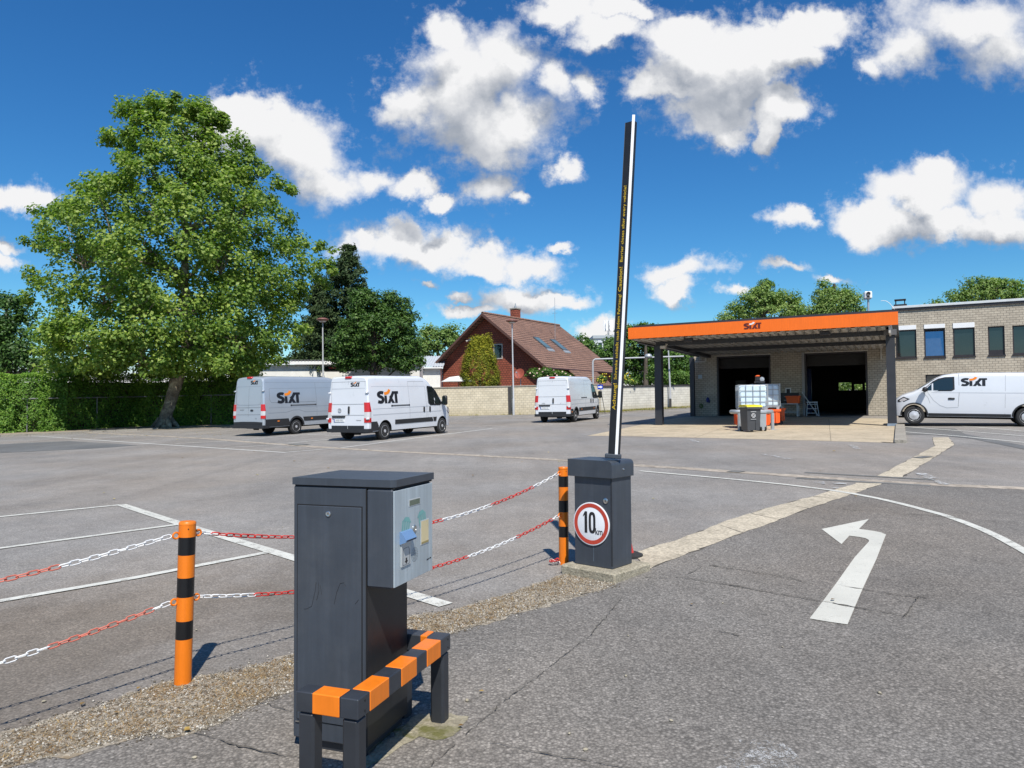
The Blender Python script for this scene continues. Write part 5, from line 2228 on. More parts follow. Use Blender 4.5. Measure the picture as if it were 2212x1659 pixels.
def wall_cells(mb, u0, u1, z0, z1, holes, y0, th):
    us = sorted(set([u0, u1] + [h[0] for h in holes] + [h[1] for h in holes]))
    zs = sorted(set([z0, z1] + [h[2] for h in holes] + [h[3] for h in holes]))
    us = [u for u in us if u0 <= u <= u1]
    zs = [z for z in zs if z0 <= z <= z1]

    def inh(u, z):
        return any(h[0] < u < h[1] and h[2] < z < h[3] for h in holes)
    for a, b in zip(us, us[1:]):
        for c, d in zip(zs, zs[1:]):
            if inh((a + b) / 2, (c + d) / 2):
                continue
            mb.add([(a, y0, c), (b, y0, c), (b, y0, d), (a, y0, d)], [(0, 1, 2, 3)])
            mb.add([(a, y0 + th, c), (b, y0 + th, c), (b, y0 + th, d), (a, y0 + th, d)], [(3, 2, 1, 0)])
    for (a, b, c, d) in holes:
        c2 = max(c, z0)
        q = [(a, c2), (b, c2), (b, d), (a, d)]
        for i in range(4):
            (p0, r0), (p1, r1) = q[i], q[(i + 1) % 4]
            mb.add([(p0, y0, r0), (p0, y0 + th, r0), (p1, y0 + th, r1), (p1, y0, r1)], [(0, 1, 2, 3)])
    q = [(u0, z0), (u1, z0), (u1, z1), (u0, z1)]
    for i in range(4):
        (p0, r0), (p1, r1) = q[i], q[(i + 1) % 4]
        mb.add([(p0, y0, r0), (p1, y0, r1), (p1, y0 + th, r1), (p0, y0 + th, r0)], [(0, 1, 2, 3)])


def dpx6(p):
    return (1330.5 + .28574 * p[0], 585.4 + .28574 * p[1])


def dpx7(p):
    return (1862.7 + .24052 * p[0], 572.1 + .24052 * p[1])


def rect_on(f, x0, x1, yt, yb, v=VF):
    a = onB(*f((x0, (yt + yb) / 2)), v)[0]
    b = onB(*f((x1, (yt + yb) / 2)), v)[0]
    xm = (x0 + x1) / 2
    return [a, b, onB(*f((xm, yb)), v)[1], onB(*f((xm, yt)), v)[1]]


def buildings():
    o = thing('office_building', 'pale brick office building with dark windows and an open wash hall under the orange canopy', 'building', (BO.x, BO.y, BZ), BANG)
    d1 = rect_on(dpx6, 765, 1172, 640, 1108)
    d2 = rect_on(dpx6, 1428, 1905, 614, 1116)
    d1[2] = d2[2] = -1.0
    TH = .30
    w1 = MB()
    wall_cells(w1, uL, uM, -.6, zG, [tuple(d1), tuple(d2)], VF, TH)
    # side and rear walls of the hall, with three small panes looking out at greenery
    w1.build('hall_wall', M['brick_pale'], o)
    DEP = 10.0
    side = MB()
    side.box(uL, uL + TH, VF + TH, VF + DEP, -.6, zG)
    side.build('hall_side_wall', M['brick_pale'], o)
    wins = []
    for (a, b, yt, yb) in ((1683, 1780, 842, 902), (1800, 1862, 856, 900), (1882, 1960, 842, 900)):
        h = rect_on(dpx6, a, b, yt, yb, VF + DEP)
        wins.append(tuple(h))
    lw = rect_on(dpx6, 792, 868, 785, 960, VF + DEP)
    uw, hw_ = lw[1] - lw[0], lw[3] - lw[2]
    for a, b in ((0, .40), (.60, 1)):
        for c, d in ((0, .46), (.54, 1)):
            wins.append((lw[0] + a * uw, lw[0] + b * uw, lw[2] + c * hw_, lw[2] + d * hw_))
    bw = MB()
    wall_cells(bw, uL, uM + 6, -.6, zG, wins, VF + DEP, TH)
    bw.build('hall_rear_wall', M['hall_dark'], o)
    il = MB()
    il.box(uL + TH + .005, uM + 5.9, VF + TH + .01, VF + DEP - .01, zG - .25, zG - .15)
    il.box((d1[1] + d2[0]) / 2 - .1, (d1[1] + d2[0]) / 2 + .1, VF + TH + .01, VF + DEP - .01, -.5, zG - .26)
    il.box(uM + 2.0, uM + 2.2, VF + TH + .01, VF + DEP - .01, -.5, zG - .26)
    il.box(uL + TH + .004, uL + TH + .05, VF + TH + .01, VF + DEP - .02, -.5, zG - .26)
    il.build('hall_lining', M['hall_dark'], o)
    rf = MB()
    rf.box(uL - .05, uM, VF - .02, VF + DEP + .35, zG + .001, zG + .22)
    rf.build('hall_roof', M['roof_felt'], o)
    # main two-storey part
    specs = [(300, 487, 585, 833, 545), (556, 746, 571, 827, 533), (816, 1012, 566, 818, 520), (1130, 1280, 550, 808, None), (1350, 1508, 541, 801, None), (1640, 1830, 530, 790, None)]
    lows = [(570, 760, 984, 1240), (1224, 1560, 970, 1200)]
    holes, wl = [], []
    for a, b, yt, yb, sh in specs:
        h = rect_on(dpx7, a, b, yt, yb)
        top = h[3]
        if sh:
            top = onB(*dpx7(((a + b) / 2, sh)), VF)[1]
        if a == 300:
            h[0] = max(h[0], uM + .05)
        holes.append((h[0], h[1], h[2], top))
        wl.append((h, top))
    for a, b, yt, yb in lows:
        h = rect_on(dpx7, a, b, yt, yb)
        h[2] = max(h[2], .9)
        holes.append(tuple(h))
        wl.append((h, h[3]))
    mw = MB()
    wall_cells(mw, uM + .001, uR, -.9, zM, holes, VF, TH)
    mw.build('wall', M['brick_pale'], o)
    sw = MB()
    sw.box(uM + .001, uM + TH, VF + TH + .001, VF + 13, zG + .23, zM)
    sw.box(uM + TH, uR, VF + 12.8, VF + 13.1, -.9, zM)
    sw.box(uR - TH, uR, VF + TH + .001, VF + 12.79, -.9, zM)
    sw.build('rear_wall', M['brick_pale'], o)
    core = MB()
    core.box(uM + TH + .02, uR - TH - .02, VF + 1.1, VF + 1.2, -.5, zM - .1)
    core.build('room_wall', M['hall_dark'], o)
    rf = MB()
    rf.box(uM - .04, uR + .1, VF - .05, VF + 13.2, zM + .001, zM + .07)
    rf.build('roof', M['roof_felt'], o)
    rc = MB()
    rc.box(uM - .10, uR + .12, VF - .12, VF + .2, zM + .071, zM + .20, .01)
    rc.build('roof_edge', M['coping'], o)
    rd = MB()
    rd.box(uM - .06, uR + .1, VF - .075, VF - .051, zM - .06, zM + .07)
    rd.build('roof_drip', M['frame_dark'], o)
    for i, (h, top) in enumerate(wl):
        f = MB()
        fw = .07
        y0, y1 = VF + .10, VF + .17
        f.box(h[0] + .001, h[0] + fw, y0, y1, h[2] + .001, h[3] - .001)
        f.box(h[1] - fw, h[1] - .001, y0, y1, h[2] + .001, h[3] - .001)
        f.box(h[0] + fw, h[1] - fw, y0, y1, h[3] - fw, h[3] - .001)
        bt = .26 if i in (3,) else fw
        f.box(h[0] + fw, h[1] - fw, y0, y1, h[2] + .001, h[2] + bt)
        w = f.build('window', M['frame_dark'], o)
        p = MB()
        p.box(h[0] + fw - .01, h[1] - fw + .01, VF + .125, VF + .14, h[2] + bt - .01, h[3] - fw + .01)
        po = p.build('pane', M['sky_glass'] if i == 1 else M['office_glass'], w)
        if i == 1:
            # this sash is tipped so that it mirrors the sky
            po.data.transform(Matrix.Translation((0, VF + .13, h[2])) @ Matrix.Rotation(R(-7), 4, 'X') @ Matrix.Translation((0, -VF - .13, -h[2])))
        s = MB()
        s.box(h[0] - .03, h[1] + .03, VF - .06, VF + .099, h[2] - .07, h[2] - .001)
        s.build('sill', M['frame_dark'], w)
        if top > h[3] + .02:
            b = MB()
            b.box(h[0] + .001, h[1] - .001, VF - .035, VF + .09, h[3] + .004, top - .001, .008)
            b.build('shutter_box', M['white'], w)
        if i in (3, 4):
            q = MB()
            for a_, b_ in ((.16, .42), (.62, .88)):
                q.box(h[0] + (h[1] - h[0]) * a_, h[0] + (h[1] - h[0]) * b_, VF + .4, VF + .42, h[2] + .3, h[3] - .35)
            q.build('blind', M['frame_dark'], w)
    # door surrounds
    for d in (d1, d2):
        f = MB()
        f.box(d[0] + .001, d[0] + .10, VF - .02, VF + .34, -.3, d[3])
        f.box(d[1] - .10, d[1] - .001, VF - .02, VF + .34, -.3, d[3])
        f.box(d[0] + .101, d[1] - .101, VF - .02, VF + .34, d[3] - .10, d[3] - .001)
        f.build('door_frame', M['frame_dark'], o)
        l = MB()
        l.box(d[0] + .05, d[1] + .05, VF - .03, VF - .001, d[3] + .001, d[3] + .06)
        l.build('door_lintel', M['trunking'], o)
        b = MB()
        b.box(d[0] + .102, d[1] - .102, VF + .34, VF + .42, d[3] - .75, d[3] - .11)
        b.build('rolled_door', M['hall_dark'], o)
    gj = MB()
    gj.box(d2[0] - .14, d2[0] + .0005, VF - .05, VF - .001, -.3, d2[3] + .06)
    gj.build('door_post', mat('door_post_grey', (.30, .30, .30), .5), o)
    tr = MB()
    zz = onB(*dpx6((1200, 608)), VF)[1]
    a, b, c = onB(*dpx6((684, 640)), VF), onB(*dpx6((598, 688)), VF), onB(*dpx6((1998, 580)), VF)
    zz2 = onB(*dpx6((1998, 665)), VF)[1]
    tr.box(a[0], c[0], VF - .07, VF - .001, zz - .04, zz + .04)
    tr.box(a[0] - .08, a[0], VF - .068, VF - .001, b[1], zz + .04)
    tr.box(b[0], a[0] - .081, VF - .066, VF - .001, b[1] - .04, b[1] + .04)
    tr.box(c[0] + .001, c[0] + .08, VF - .068, VF - .001, zz2, zz + .04)
    tr.build('cable_trunking', M['trunking'], o)
    ch = MB()
    cu0, cu1 = onB(1933, 660, VF + 3)[0], onB(1956.5, 660, VF + 3)[0]
    cz = onB(1944, 661, VF + 3)[1]
    ch.box(cu0, cu1, VF + 3, VF + 3.6, zM, cz)
    chm = ch.build('chimney', M['frame_dark'], o)
    ca = MB()
    ca.box(cu0 - .06, cu1 + .06, VF + 2.94, VF + 3.66, cz + .001, cz + .10)
    for u in (cu0 + .05, cu1 - .05):
        ca.box(u - .03, u + .03, VF + 3.25, VF + 3.31, cz + .10, cz + .36)
    ca.box(cu0 - .02, cu1 + .02, VF + 3.0, VF + 3.56, cz + .361, cz + .41)
    ca.build('chimney_cap', M['frame_dark'], chm)
    return o, d1, d2


OFFICE, D1, D2 = buildings()


def on_wall(name, label, cat, mb, m, group=None):
    o = mb.build(name, m)
    o.matrix_basis = Matrix.Translation((BO.x, BO.y, BZ)) @ Matrix.Rotation(BANG, 4, 'Z')
    return tag(o, label, cat, group)


def canopy():
    t = thing('canopy', 'flat canopy with a bright orange fascia and dark columns in front of the hall', 'canopy', (BO.x, BO.y, BZ), BANG)
    v0 = -2.0
    ul = onB(1357, 720, v0)[0]
    ur = onB(1940, 690, v0)[0]
    zb = onB(1650, 716.6, v0)[1]
    zt = onB(1650, 690.5, v0)[1]
    f = MB()
    f.box(ul, ur, v0, v0 + .10, zb, zt)
    f.box(ul, ul + .1, v0 + .101, v0 + 1.2, zb, zt)
    f.build('fascia', M['fascia'], t)
    fe = MB()
    fe.box(ul + .25, ur - .02, v0 + .06, VF - .2, zt - .001, zt + .10)
    fe.build('roof_sheet', M['canopy_steel'], t)
    # trapezoid sheet, ribs running towards the hall
    sf = MB()
    zs = zb - .03
    pitch = .36
    n = int((ur - ul - .2) / pitch)
    prof = []
    for i in range(n):
        u = ul + .1 + i * pitch
        prof += [(u, zs), (u + pitch * .42, zs), (u + pitch * .54, zs + .13), (u + pitch * .88, zs + .13)]
    prof.append((ul + .1 + n * pitch, zs))
    m = len(prof)
    vs = [(p[0], v0 + .12, p[1]) for p in prof] + [(p[0], VF - .01, p[1]) for p in prof]
    sf.add(vs, [(i, i + 1, m + i + 1, m + i) for i in range(m - 1)])
    sf.build('soffit', M['soffit'], t)
    ulc = onB(1424, 850, 0)[0]
    bl = onB(1496, 850, VF - .6)[0]
    zbm = zs - .20
    be = MB()
    be.box(ulc - .1, ur - .35, -.10, .10, zbm, zs - .002)
    be.box(ulc - .1, ur - .35, 4.9, 5.1, zbm + .02, zs - .003)
    be.box(ul + .02, ul + .16, v0 + 1.21, VF - .3, zbm + .12, zs - .005)
    be.build('beam', M['canopy_steel'], t)
    sidb = MB()
    sidb.box(ulc - .13, ulc + .13, .101, VF - .701, zbm + .01, zs - .006)
    sidb.box(ur - .55, ur - .36, .101, VF - .701, zbm + .01, zs - .006)
    sidb.build('side_beam', M['canopy_steel'], t)
    sb = MB()
    sb.box(ur - .34, ur - .28, v0 + .11, VF - .01, zb - .30, zt - .01)
    sb.build('side_board', M['trim_beige'], t)
    for (u, v, w) in ((ulc, 0, .17), (onB(1926, 850, 0)[0], 0, .17), (bl, VF - .6, .13)):
        c = MB()
        zb_ = BG(u, v)
        c.box(u - w, u + w, v - w, v - w + .03, zb_ - .1, min(zbm, zs - .11) if v == 0 else zs - .101)
        c.box(u - w, u + w, v + w - .03, v + w, zb_ - .1, zbm)
        c.box(u - w + .02, u + w - .02, v - w + .03, v + w - .03, zb_ - .1, zbm)
        co = c.build('column', M['canopy_steel'], t)
        if v == 0 and u > ulc:
            h = MB()
            h.box(u - .24, u + .24, v - .24, v + .24, zbm - .01, zbm + .22)
            h.build('column_head', mat('column_head_grey', (.12, .12, .125), .5), co)
            b = MB()
            b.box(u - w - .02, u + w + .02, v - w - .02, v + w + .02, zb_ - .05, zb_ + .10, .01)
            b.build('column_foot', mat('foot_blue_grey', (.20, .26, .33), .5), co)
    # ceiling spots under the front edge
    for px in ((548, 510), (1578, 455)):
        u, z = onB(*dpx6(px), -1.2)
        s = MB()
        s.box(u - .20, u + .20, -1.3, -1.05, zs - .18, zs - .002, .02)
        s.build('ceiling_spot', M['frame_dark'], t)
    # lettering on the fascia
    a = onB(*dpx6((967, 440)), v0)
    b = onB(*dpx6((1098, 432)), v0)
    h = (b[0] - a[0]) / (1.9 * 1.45)
    put_logo('fascia_lettering', lambda u, v, o_: (a[0] + u, v0 - o_, a[1] + v - .01), h, t, [mat('letter_maroon', (.11, .012, .008), .5), M['white']], .006)
    return t, zs


CANOPY, ZSOF = canopy()

# flood lights on the hall wall
for px, lab in (((890, 605), 'small floodlight on the trunking above the left hall door'), ((1715, 577), 'white floodlight on the trunking above the right hall door')):
    u, z = onB(*dpx6(px), VF)
    mb = MB()
    mb.box(u - .17, u + .17, VF - .30, VF - .20, z - .11, z + .11, .02)
    mb.box(u - .03, u + .03, VF - .20, VF - .071, z - .02, z + .14)
    on_wall('floodlight', lab, 'floodlight', mb, M['white'] if px[0] > 1000 else M['trunking'], 'floodlights under the canopy')
u, z = onB(*dpx6((368, 580)), .0)
mb = MB()
mb.box(u - .10, u + .16, -.45, -.18, z - .07, z + .07, .02)
mb.tube([(u + .12, -.3, z + .05), (u + .2, -.25, z + .14), (u + .1, -.17, z + .16)], .03, 8)
on_wall('security_camera', 'small pale security camera on the left front canopy column', 'camera', mb, M['trim_beige'])
u, z = onB(*dpx6((637, 799)), VF)
mb = MB()
mb.box(u - .12, u + .12, VF - .02, VF - .001, z - .12, z + .12)
on_wall('wall_notice', 'small pale notice on the brick left of the left hall door', 'notice', mb, mat('pale_notice', (.45, .55, .60), .5))
u, z = onB(*dpx6((1303, 910)), VF)
mb = MB()
mb.mi = 0
mb.box(u - .15, u + .15, VF - .03, VF - .001, z - .20, z + .20)
mb.mi = 1
mb.box(u - .10, u + .10, VF - .034, VF - .0301, z - .15, z + .15)
on_wall('notice_board', 'white framed notice on the brick pillar between the hall doors', 'notice', mb, [M['white'], M['frame_dark']])
u, z = onB(*dpx6((697, 975)), VF)
mb = MB()
mb.lathe([(.0, -.17), (.09, -.12), (.11, .02), (.06, .14), (.02, .17), (0, .18)], 10, 'z', (u, VF - .08, z), caps=False)
mb.box(u + .06, u + .12, VF - .1, VF - .05, z - .2, z - .02, .015)
on_wall('rubber_glove', 'dark blue glove hanging on the brick pillar left of the left hall door', 'glove', mb, mat('glove_blue', (.02, .03, .16), .5))
u, z = onB(*dpx6((646, 1020)), VF)
mb = MB()
for k in range(3):
    mb.tube([(u + math.cos(a) * (.10 - .02 * k), VF - .05 - .025 * k, z + math.sin(a) * (.14 - .02 * k)) for a in [2 * pi * j / 20 for j in range(20)]], .018, 6, closed=True)
on_wall('garden_hose', 'coil of green hose on the brick pillar low beside the left hall door', 'hose', mb, mat('hose_green', (.07, .14, .03), .5))

# forecourt of pale concrete, with a kerb along its right side
sl_px = [(1268, 941.5), (1342, 942), (1650, 949), (1936, 957), (1936.5, 921), (1936, 905), (1800, 902), (1650, 899), (1500, 899.5), (1462, 903), (1400, 914.5)]
gpoly('forecourt', sl_px, .004, M['slab'])
mb = MB()
kp = [gp(*p) for p in ((1945.5, 957.3), (1945, 938), (1944.5, 918))]
for i in range(2):
    a, b = kp[i], kp[i + 1]
    tdir = (b - a).normalized()
    nn = Vector((-tdir.y, tdir.x, 0)) * .16
    q = [a + nn, b + nn, b - nn, a - nn]
    mb.add([(p.x, p.y, G(p.x, p.y) - .05) for p in q] + [(p.x, p.y, G(p.x, p.y) + .09) for p in q], [(3, 2, 1, 0), (4, 5, 6, 7), (0, 1, 5, 4), (1, 2, 6, 5), (2, 3, 7, 6), (3, 0, 4, 7)])
struct('kerb', mb, M['kerb'])
mb = MB()
stripe(mb, [gp(1905, 955.8), gp(1936, 957.2)], .10, .013, True)
stripe(mb, [gp(1500, 946), gp(1560, 925)], .014, .007, True)
stripe(mb, [gp(1790, 905), gp(1795, 953)], .012, .007, True)
struct('slab_joint', mb, M['crack'])
# floor of the hall
a, b = BO + BU * uL + BV * (VF - .2), BO + BU * (uM + 1) + BV * (VF - .2)
c, d = BO + BU * (uM + 6) + BV * (VF + 10), BO + BU * uL + BV * (VF + 10)
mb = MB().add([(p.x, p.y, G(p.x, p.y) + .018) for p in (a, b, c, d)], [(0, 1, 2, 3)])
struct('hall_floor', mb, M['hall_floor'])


# ------------------------------------------------------------------ things standing on the forecourt
def Z5(p):
    return (1496.8 + .13534 * p[0], 758.4 + .13534 * p[1])


def wheelie_bin():
    p = gp(*Z5((925, 1288)))
    y = p.y
    sc = y / F
    w = (1037 - 815) * .13534 * sc
    H = (at_y(*Z5((915, 862)), y).z - G(p.x, y))
    t = thing('wheelie_bin', 'dark grey wheelie bin with a yellow lid in front of the liquid tanks', 'bin', ground_at(p.x, p.y), R(8))
    b = MB()
    lo, hi = w / 2 * .90, w / 2 * 1.04
    zt = H - .08
    vs = []
    for (s, z, dy) in ((lo, .06, .0), (hi, zt, .03)):
        vs += [(-s, -s * .95 - dy, z), (s, -s * .95 - dy, z), (s, s * 1.2, z), (-s, s * 1.2, z)]
    b.add(vs, [(0, 3, 2, 1), (4, 5, 6, 7), (0, 1, 5, 4), (1, 2, 6, 5), (2, 3, 7, 6), (3, 0, 4, 7)])
    b.box(-hi - .03, hi + .03, -hi - .06, hi * 1.25, zt - .09, zt, .02)
    b.box(lo * .35 - .012, lo * .35 + .012, -lo - .035, -lo + .1, .07, zt - .12)
    b.build('bin_body', mat('bin_grey', (.055, .058, .064), .5, var=.1), t)
    l = MB()
    l.prism([(-hi - .08, zt + .005), (-hi - .07, zt + .05), (-hi + .06, H), (hi * .9, H + .02), (hi * 1.28, zt + .03), (hi * 1.28, zt + .005)], -hi - .04, hi + .04, 'x')
    lid = l.build('lid', mat('lid_yellow', (.72, .60, .02), .45, var=.06), t)
    g = MB()
    g.box(-.12, .12, -hi + .10, -hi + .16, H + .001, H + .02, .008)
    g.build('lid_grip', mat('lid_yellow_grip', (.50, .42, .02), .5), lid)
    for s in (-1, 1):
        wl = MB()
        wl.lathe([(.10, -.025), (.10, .025)], 18, 'x', (s * (lo - .03), lo * 1.2 + .06, .10))
        wl.build('wheel', M['tyre'], t)
    q = MB()
    c = (-.03, -lo - .06, zt * .66)
    q.tube([(c[0] + math.cos(a) * .075, c[1], c[2] + math.sin(a) * .075) for a in [2 * pi * k / 20 for k in range(20)]], .010, 5, closed=True)
    q.tube([(c[0] - .045, c[1], c[2] - .01), (c[0] - .01, c[1], c[2] + .04), (c[0] + .04, c[1], c[2] + .01), (c[0] + .01, c[1], c[2] - .04), (c[0] - .02, c[1], c[2] - .03)], .009, 5)
    q.box(c[0] - .11, c[0] + .11, c[1] - .004, c[1] + .01, c[2] + .14, c[2] + .155)
    q.box(c[0] - .11, c[0] + .11, c[1] - .002, c[1] + .012, c[2] - .145, c[2] - .135)
    q.build('bin_badge', mat('badge_white', (.70, .71, .72), .5), t)


wheelie_bin()

MX = lambda s: s
M['galv'] = mat('galvanised_tube', (.42, .44, .45), .45, metal=.5, var=.12, scale=6)
M['ibc'] = mat('milky_tank', (.62, .74, .80), .35, var=.06, scale=3, spec=.4)
M['bin_orange'] = mat('orange_plastic_bin', (.86, .12, .015), .45, var=.08, scale=3)
M['grey_box'] = mat('grey_plastic', (.30, .33, .35), .5, var=.08)


def box_thing_px(x0, x1, ytop, ybot, base_px):
    """width, height and place of a thing from its outline in the forecourt close-up"""
    p = gp(*Z5(base_px))
    y = p.y
    a, b = at_y(*Z5((x0, ybot)), y), at_y(*Z5((x1, ybot)), y)
    return (a.x + b.x) / 2, y, b.x - a.x, at_y(*Z5(((x0 + x1) / 2, ytop)), y).z - G((a.x + b.x) / 2, y), at_y(*Z5(((x0 + x1) / 2, ybot)), y).z - G((a.x + b.x) / 2, y)


def orange_bin(x, y, w, h, label, deep):
    t = thing('plastic_bin', label, 'bin', ground_at(x, y), R(-12), 'orange plastic spill bins')
    b = MB()
    k = .88
    d = deep
    vs = []
    for s, z in ((k, .12), (1.0, h)):
        vs += [(-w / 2 * s, -d / 2 * s, z), (w / 2 * s, -d / 2 * s, z), (w / 2 * s, d / 2 * s, z), (-w / 2 * s, d / 2 * s, z)]
    for s, z in ((.93, h - .005), (.82, .2)):
        vs += [(-w / 2 * s, -d / 2 * s, z), (w / 2 * s, -d / 2 * s, z), (w / 2 * s, d / 2 * s, z), (-w / 2 * s, d / 2 * s, z)]
    b.add(vs, [(0, 3, 2, 1), (0, 1, 5, 4), (1, 2, 6, 5), (2, 3, 7, 6), (3, 0, 4, 7), (4, 5, 9, 8), (5, 6, 10, 9), (6, 7, 11, 10), (7, 4, 8, 11), (8, 9, 13, 12), (9, 10, 14, 13), (10, 11, 15, 14), (11, 8, 12, 15), (12, 13, 14, 15)])
    b.build('tub', M['bin_orange'], t)
    rb = MB()
    for i in range(4):
        u = -w / 2 + w * (i + .5) / 4
        rb.box(u - .035, u + .035, -d / 2 * .97 - .02, -d / 2 * .88, .14, h - .08)
    for i in range(3):
        u = -d / 2 + d * (i + .5) / 3
        for s in (-1, 1):
            rb.box(s * w / 2 * .90, s * (w / 2 * .97 + .02), u - .035, u + .035, .14, h - .08)
    rb.box(-w / 2 - .03, w / 2 + .03, -d / 2 - .03, -d / 2 + .012, h - .09, h + .004)
    rb.box(-w / 2 - .03, w / 2 + .03, d / 2 - .012, d / 2 + .03, h - .09, h + .004)
    rb.box(-w / 2 - .03, -w / 2 + .012, -d / 2 + .013, d / 2 - .013, h - .09, h + .004)
    rb.box(w / 2 - .012, w / 2 + .03, -d / 2 + .013, d / 2 - .013, h - .09, h + .004)
    rb.build('rim', M['bin_orange'], t)
    for sx_ in (-1, 1):
        for sy_ in (-1, 1):
            ft = MB()
            ft.box(sx_ * w * .36 - .06, sx_ * w * .36 + .06, sy_ * d * .36 - .06, sy_ * d * .36 + .06, -.02, .125)
            ft.build('foot', M['black'], t)
    return t


def tank(x, y, z0, w, h, label, ang=-12):
    t = thing('liquid_tank', label, 'tank', (x, y, G(x, y) + z0), R(ang), 'caged liquid tanks')
    d = w
    b = MB()
    b.box(-w / 2 + .03, w / 2 - .03, -d / 2 + .03, d / 2 - .03, .13, h - .03, .07)
    b.lathe([(.10, h - .035), (.10, h + .01), (0, h + .012)], 16)
    bb = b.build('bottle', M['ibc'], t, smooth=40)
    c = MB()
    r = .013
    for i in range(5):
        z = .15 + (h - .17) * i / 4
        c.tube([(-w / 2, -d / 2, z), (w / 2, -d / 2, z), (w / 2, d / 2, z), (-w / 2, d / 2, z)], r, 6, closed=True)
    for i in range(5):
        u = -w / 2 + w * i / 4
        for (a, e) in (((u, -d / 2 - r), 0), ((u, d / 2 + r), 0), ((-w / 2 - r, u), 0), ((w / 2 + r, u), 0)):
            c.tube([(a[0], a[1], .12), (a[0], a[1], h)], r, 6)
    c.build('cage', M['galv'], t)
    p = MB()
    p.box(-w / 2, w / 2, -d / 2, d / 2, .085, .125)
    for s in (-.42, 0, .42):
        p.box(s * w - .06, s * w + .06, -d / 2, d / 2, 0, .084)
    p.build('pallet', M['galv'], t)
    return t


x, y, w, zt, zb = box_thing_px(772, 1300, 945, 1235, (1035, 1262))
y0 = gp(*Z5((1035, 1255))).y + .55
bx = box_thing_px(772, 1292, 940, 1235, (1035, 1240))
hb = .73
xb, yb_ = bx[0], bx[1] + .75
orange_bin(xb, yb_, bx[2] * 1.0, hb, 'front orange plastic bin carrying the nearer liquid tank', 1.25)
tk = box_thing_px(822, 1280, 535, 940, (1035, 1240))
wt = tk[2]
tank(xb + .02, yb_, hb + .004, wt * .97, at_y(*Z5((1045, 540)), yb_).z - G(xb, yb_) - hb, 'nearer caged white liquid tank on the front orange bin')
xb2 = at_y(*Z5((1150, 1050)), yb_ + 1.6).x
orange_bin(xb2, yb_ + 1.75, 1.25, hb, 'middle orange plastic bin carrying the farther liquid tank', 1.2)
xt2 = at_y(*Z5((1262, 700)), yb_ + 1.75).x
tank(xb2 + .05, yb_ + 1.75, hb + .004, 1.15, at_y(*Z5((1310, 528)), yb_ + 1.75).z - G(xb2, yb_ + 1.75) - hb, 'farther caged white liquid tank behind the nearer one')
xb3 = at_y(*Z5((1262, 1050)), yb_ + 3.2).x
orange_bin(xb3, yb_ + 3.3, 1.1, hb, 'rearmost orange plastic bin at the right end of the row', 1.1)


def tube_guard():
    t_ = gp(*Z5((1000, 1262)))
    y = t_.y
    xs = [at_y(*Z5((xx, 1200)), y).x for xx in (690, 742, 1278)]
    zt = at_y(*Z5((900, 968)), y).z - G(t_.x, y)
    t = thing('tube_barrier', 'grey tubular bump barrier in front of the orange bins', 'barrier', ground_at(t_.x, y), 0)
    ox = t_.x
    m = MB()
    r = .085
    m.tube([(xs[0] - ox - .02, .55, zt), (xs[0] - ox, .12, zt), (xs[0] - ox + .10, 0, zt), (xs[2] - ox - .10, 0, zt), (xs[2] - ox, .12, zt), (xs[2] - ox, .7, zt)], r, 12)
    m.build('rail', M['galv'], t, smooth=50)
    for x_ in (xs[1], xs[2] - .02, (xs[1] + xs[2]) / 2):
        p = MB()
        p.tube([(x_ - ox, .0, -.05), (x_ - ox, .0, zt - .05)], r * .85, 12)
        p.build('post', M['galv'], t, smooth=50)
        f = MB()
        f.box(x_ - ox - .13, x_ - ox + .13, -.13, .13, -.02, .025)
        f.build('foot_plate', M['galv'], t)


tube_guard()


def grey_cabinet():
    p = gp(*Z5((1085, 1278)))
    y = p.y + .25
    a, b = at_y(*Z5((1032, 1200)), y).x, at_y(*Z5((1132, 1200)), y).x
    h = at_y(*Z5((1085, 968)), y).z - G(p.x, y)
    t = thing('grey_bin', 'narrow grey plastic container beside the yellow-lidded bin', 'container', ground_at((a + b) / 2, y), 0)
    w = b - a
    m = MB()
    m.prism([(-w / 2 * .92, .04), (w / 2 * .92, .04), (w / 2, h - .06), (-w / 2, h - .06)], -.30, .30, 'y')
    m.build('container_body', M['grey_box'], t)
    l = MB()
    l.box(-w / 2 - .02, w / 2 + .02, -.33, .33, h - .058, h, .02)
    l.build('lid', M['grey_box'], t, smooth=30)
    for s in (-1, 1):
        k = MB()
        k.lathe([(.09, -.03), (.09, .03)], 16, 'x', (s * w * .36, -.26, .09))
        k.build('wheel', M['tyre'], t)


grey_cabinet()


def pump_on_tank():
    zt = at_y(*Z5((1070, 525)), yb_).z
    xp = at_y(*Z5((1070, 470)), yb_).x
    t = thing('pump', 'small dark pump with an orange hood standing on top of the nearer liquid tank', 'pump', (xp, yb_, zt + .06), R(-12))
    k = yb_ / F * .13534
    w, h = 130 * k, 115 * k
    a = MB()
    a.box(-w / 2, -w * .08, -.2, .2, .06, h * .82, .02)
    a.build('motor', M['black'], t, smooth=30)
    b = MB()
    b.box(-w / 2 - .01, -w * .06, -.21, .21, h * .82 + .001, h, .03)
    b.build('hood', M['bin_orange'], t, smooth=30)
    c = MB()
    c.lathe([(.0, -.12), (h * .30, -.11), (h * .34, 0), (h * .30, .11), (0, .12)], 18, 'y', (w * .22, 0, h * .45), caps=False)
    c.build('pump_housing', M['galv'], t, smooth=40)
    d = MB()
    d.box(-w / 2 - .04, w / 2, -.24, .24, 0.0, .059)
    d.build('base_plate', M['black'], t)


pump_on_tank()


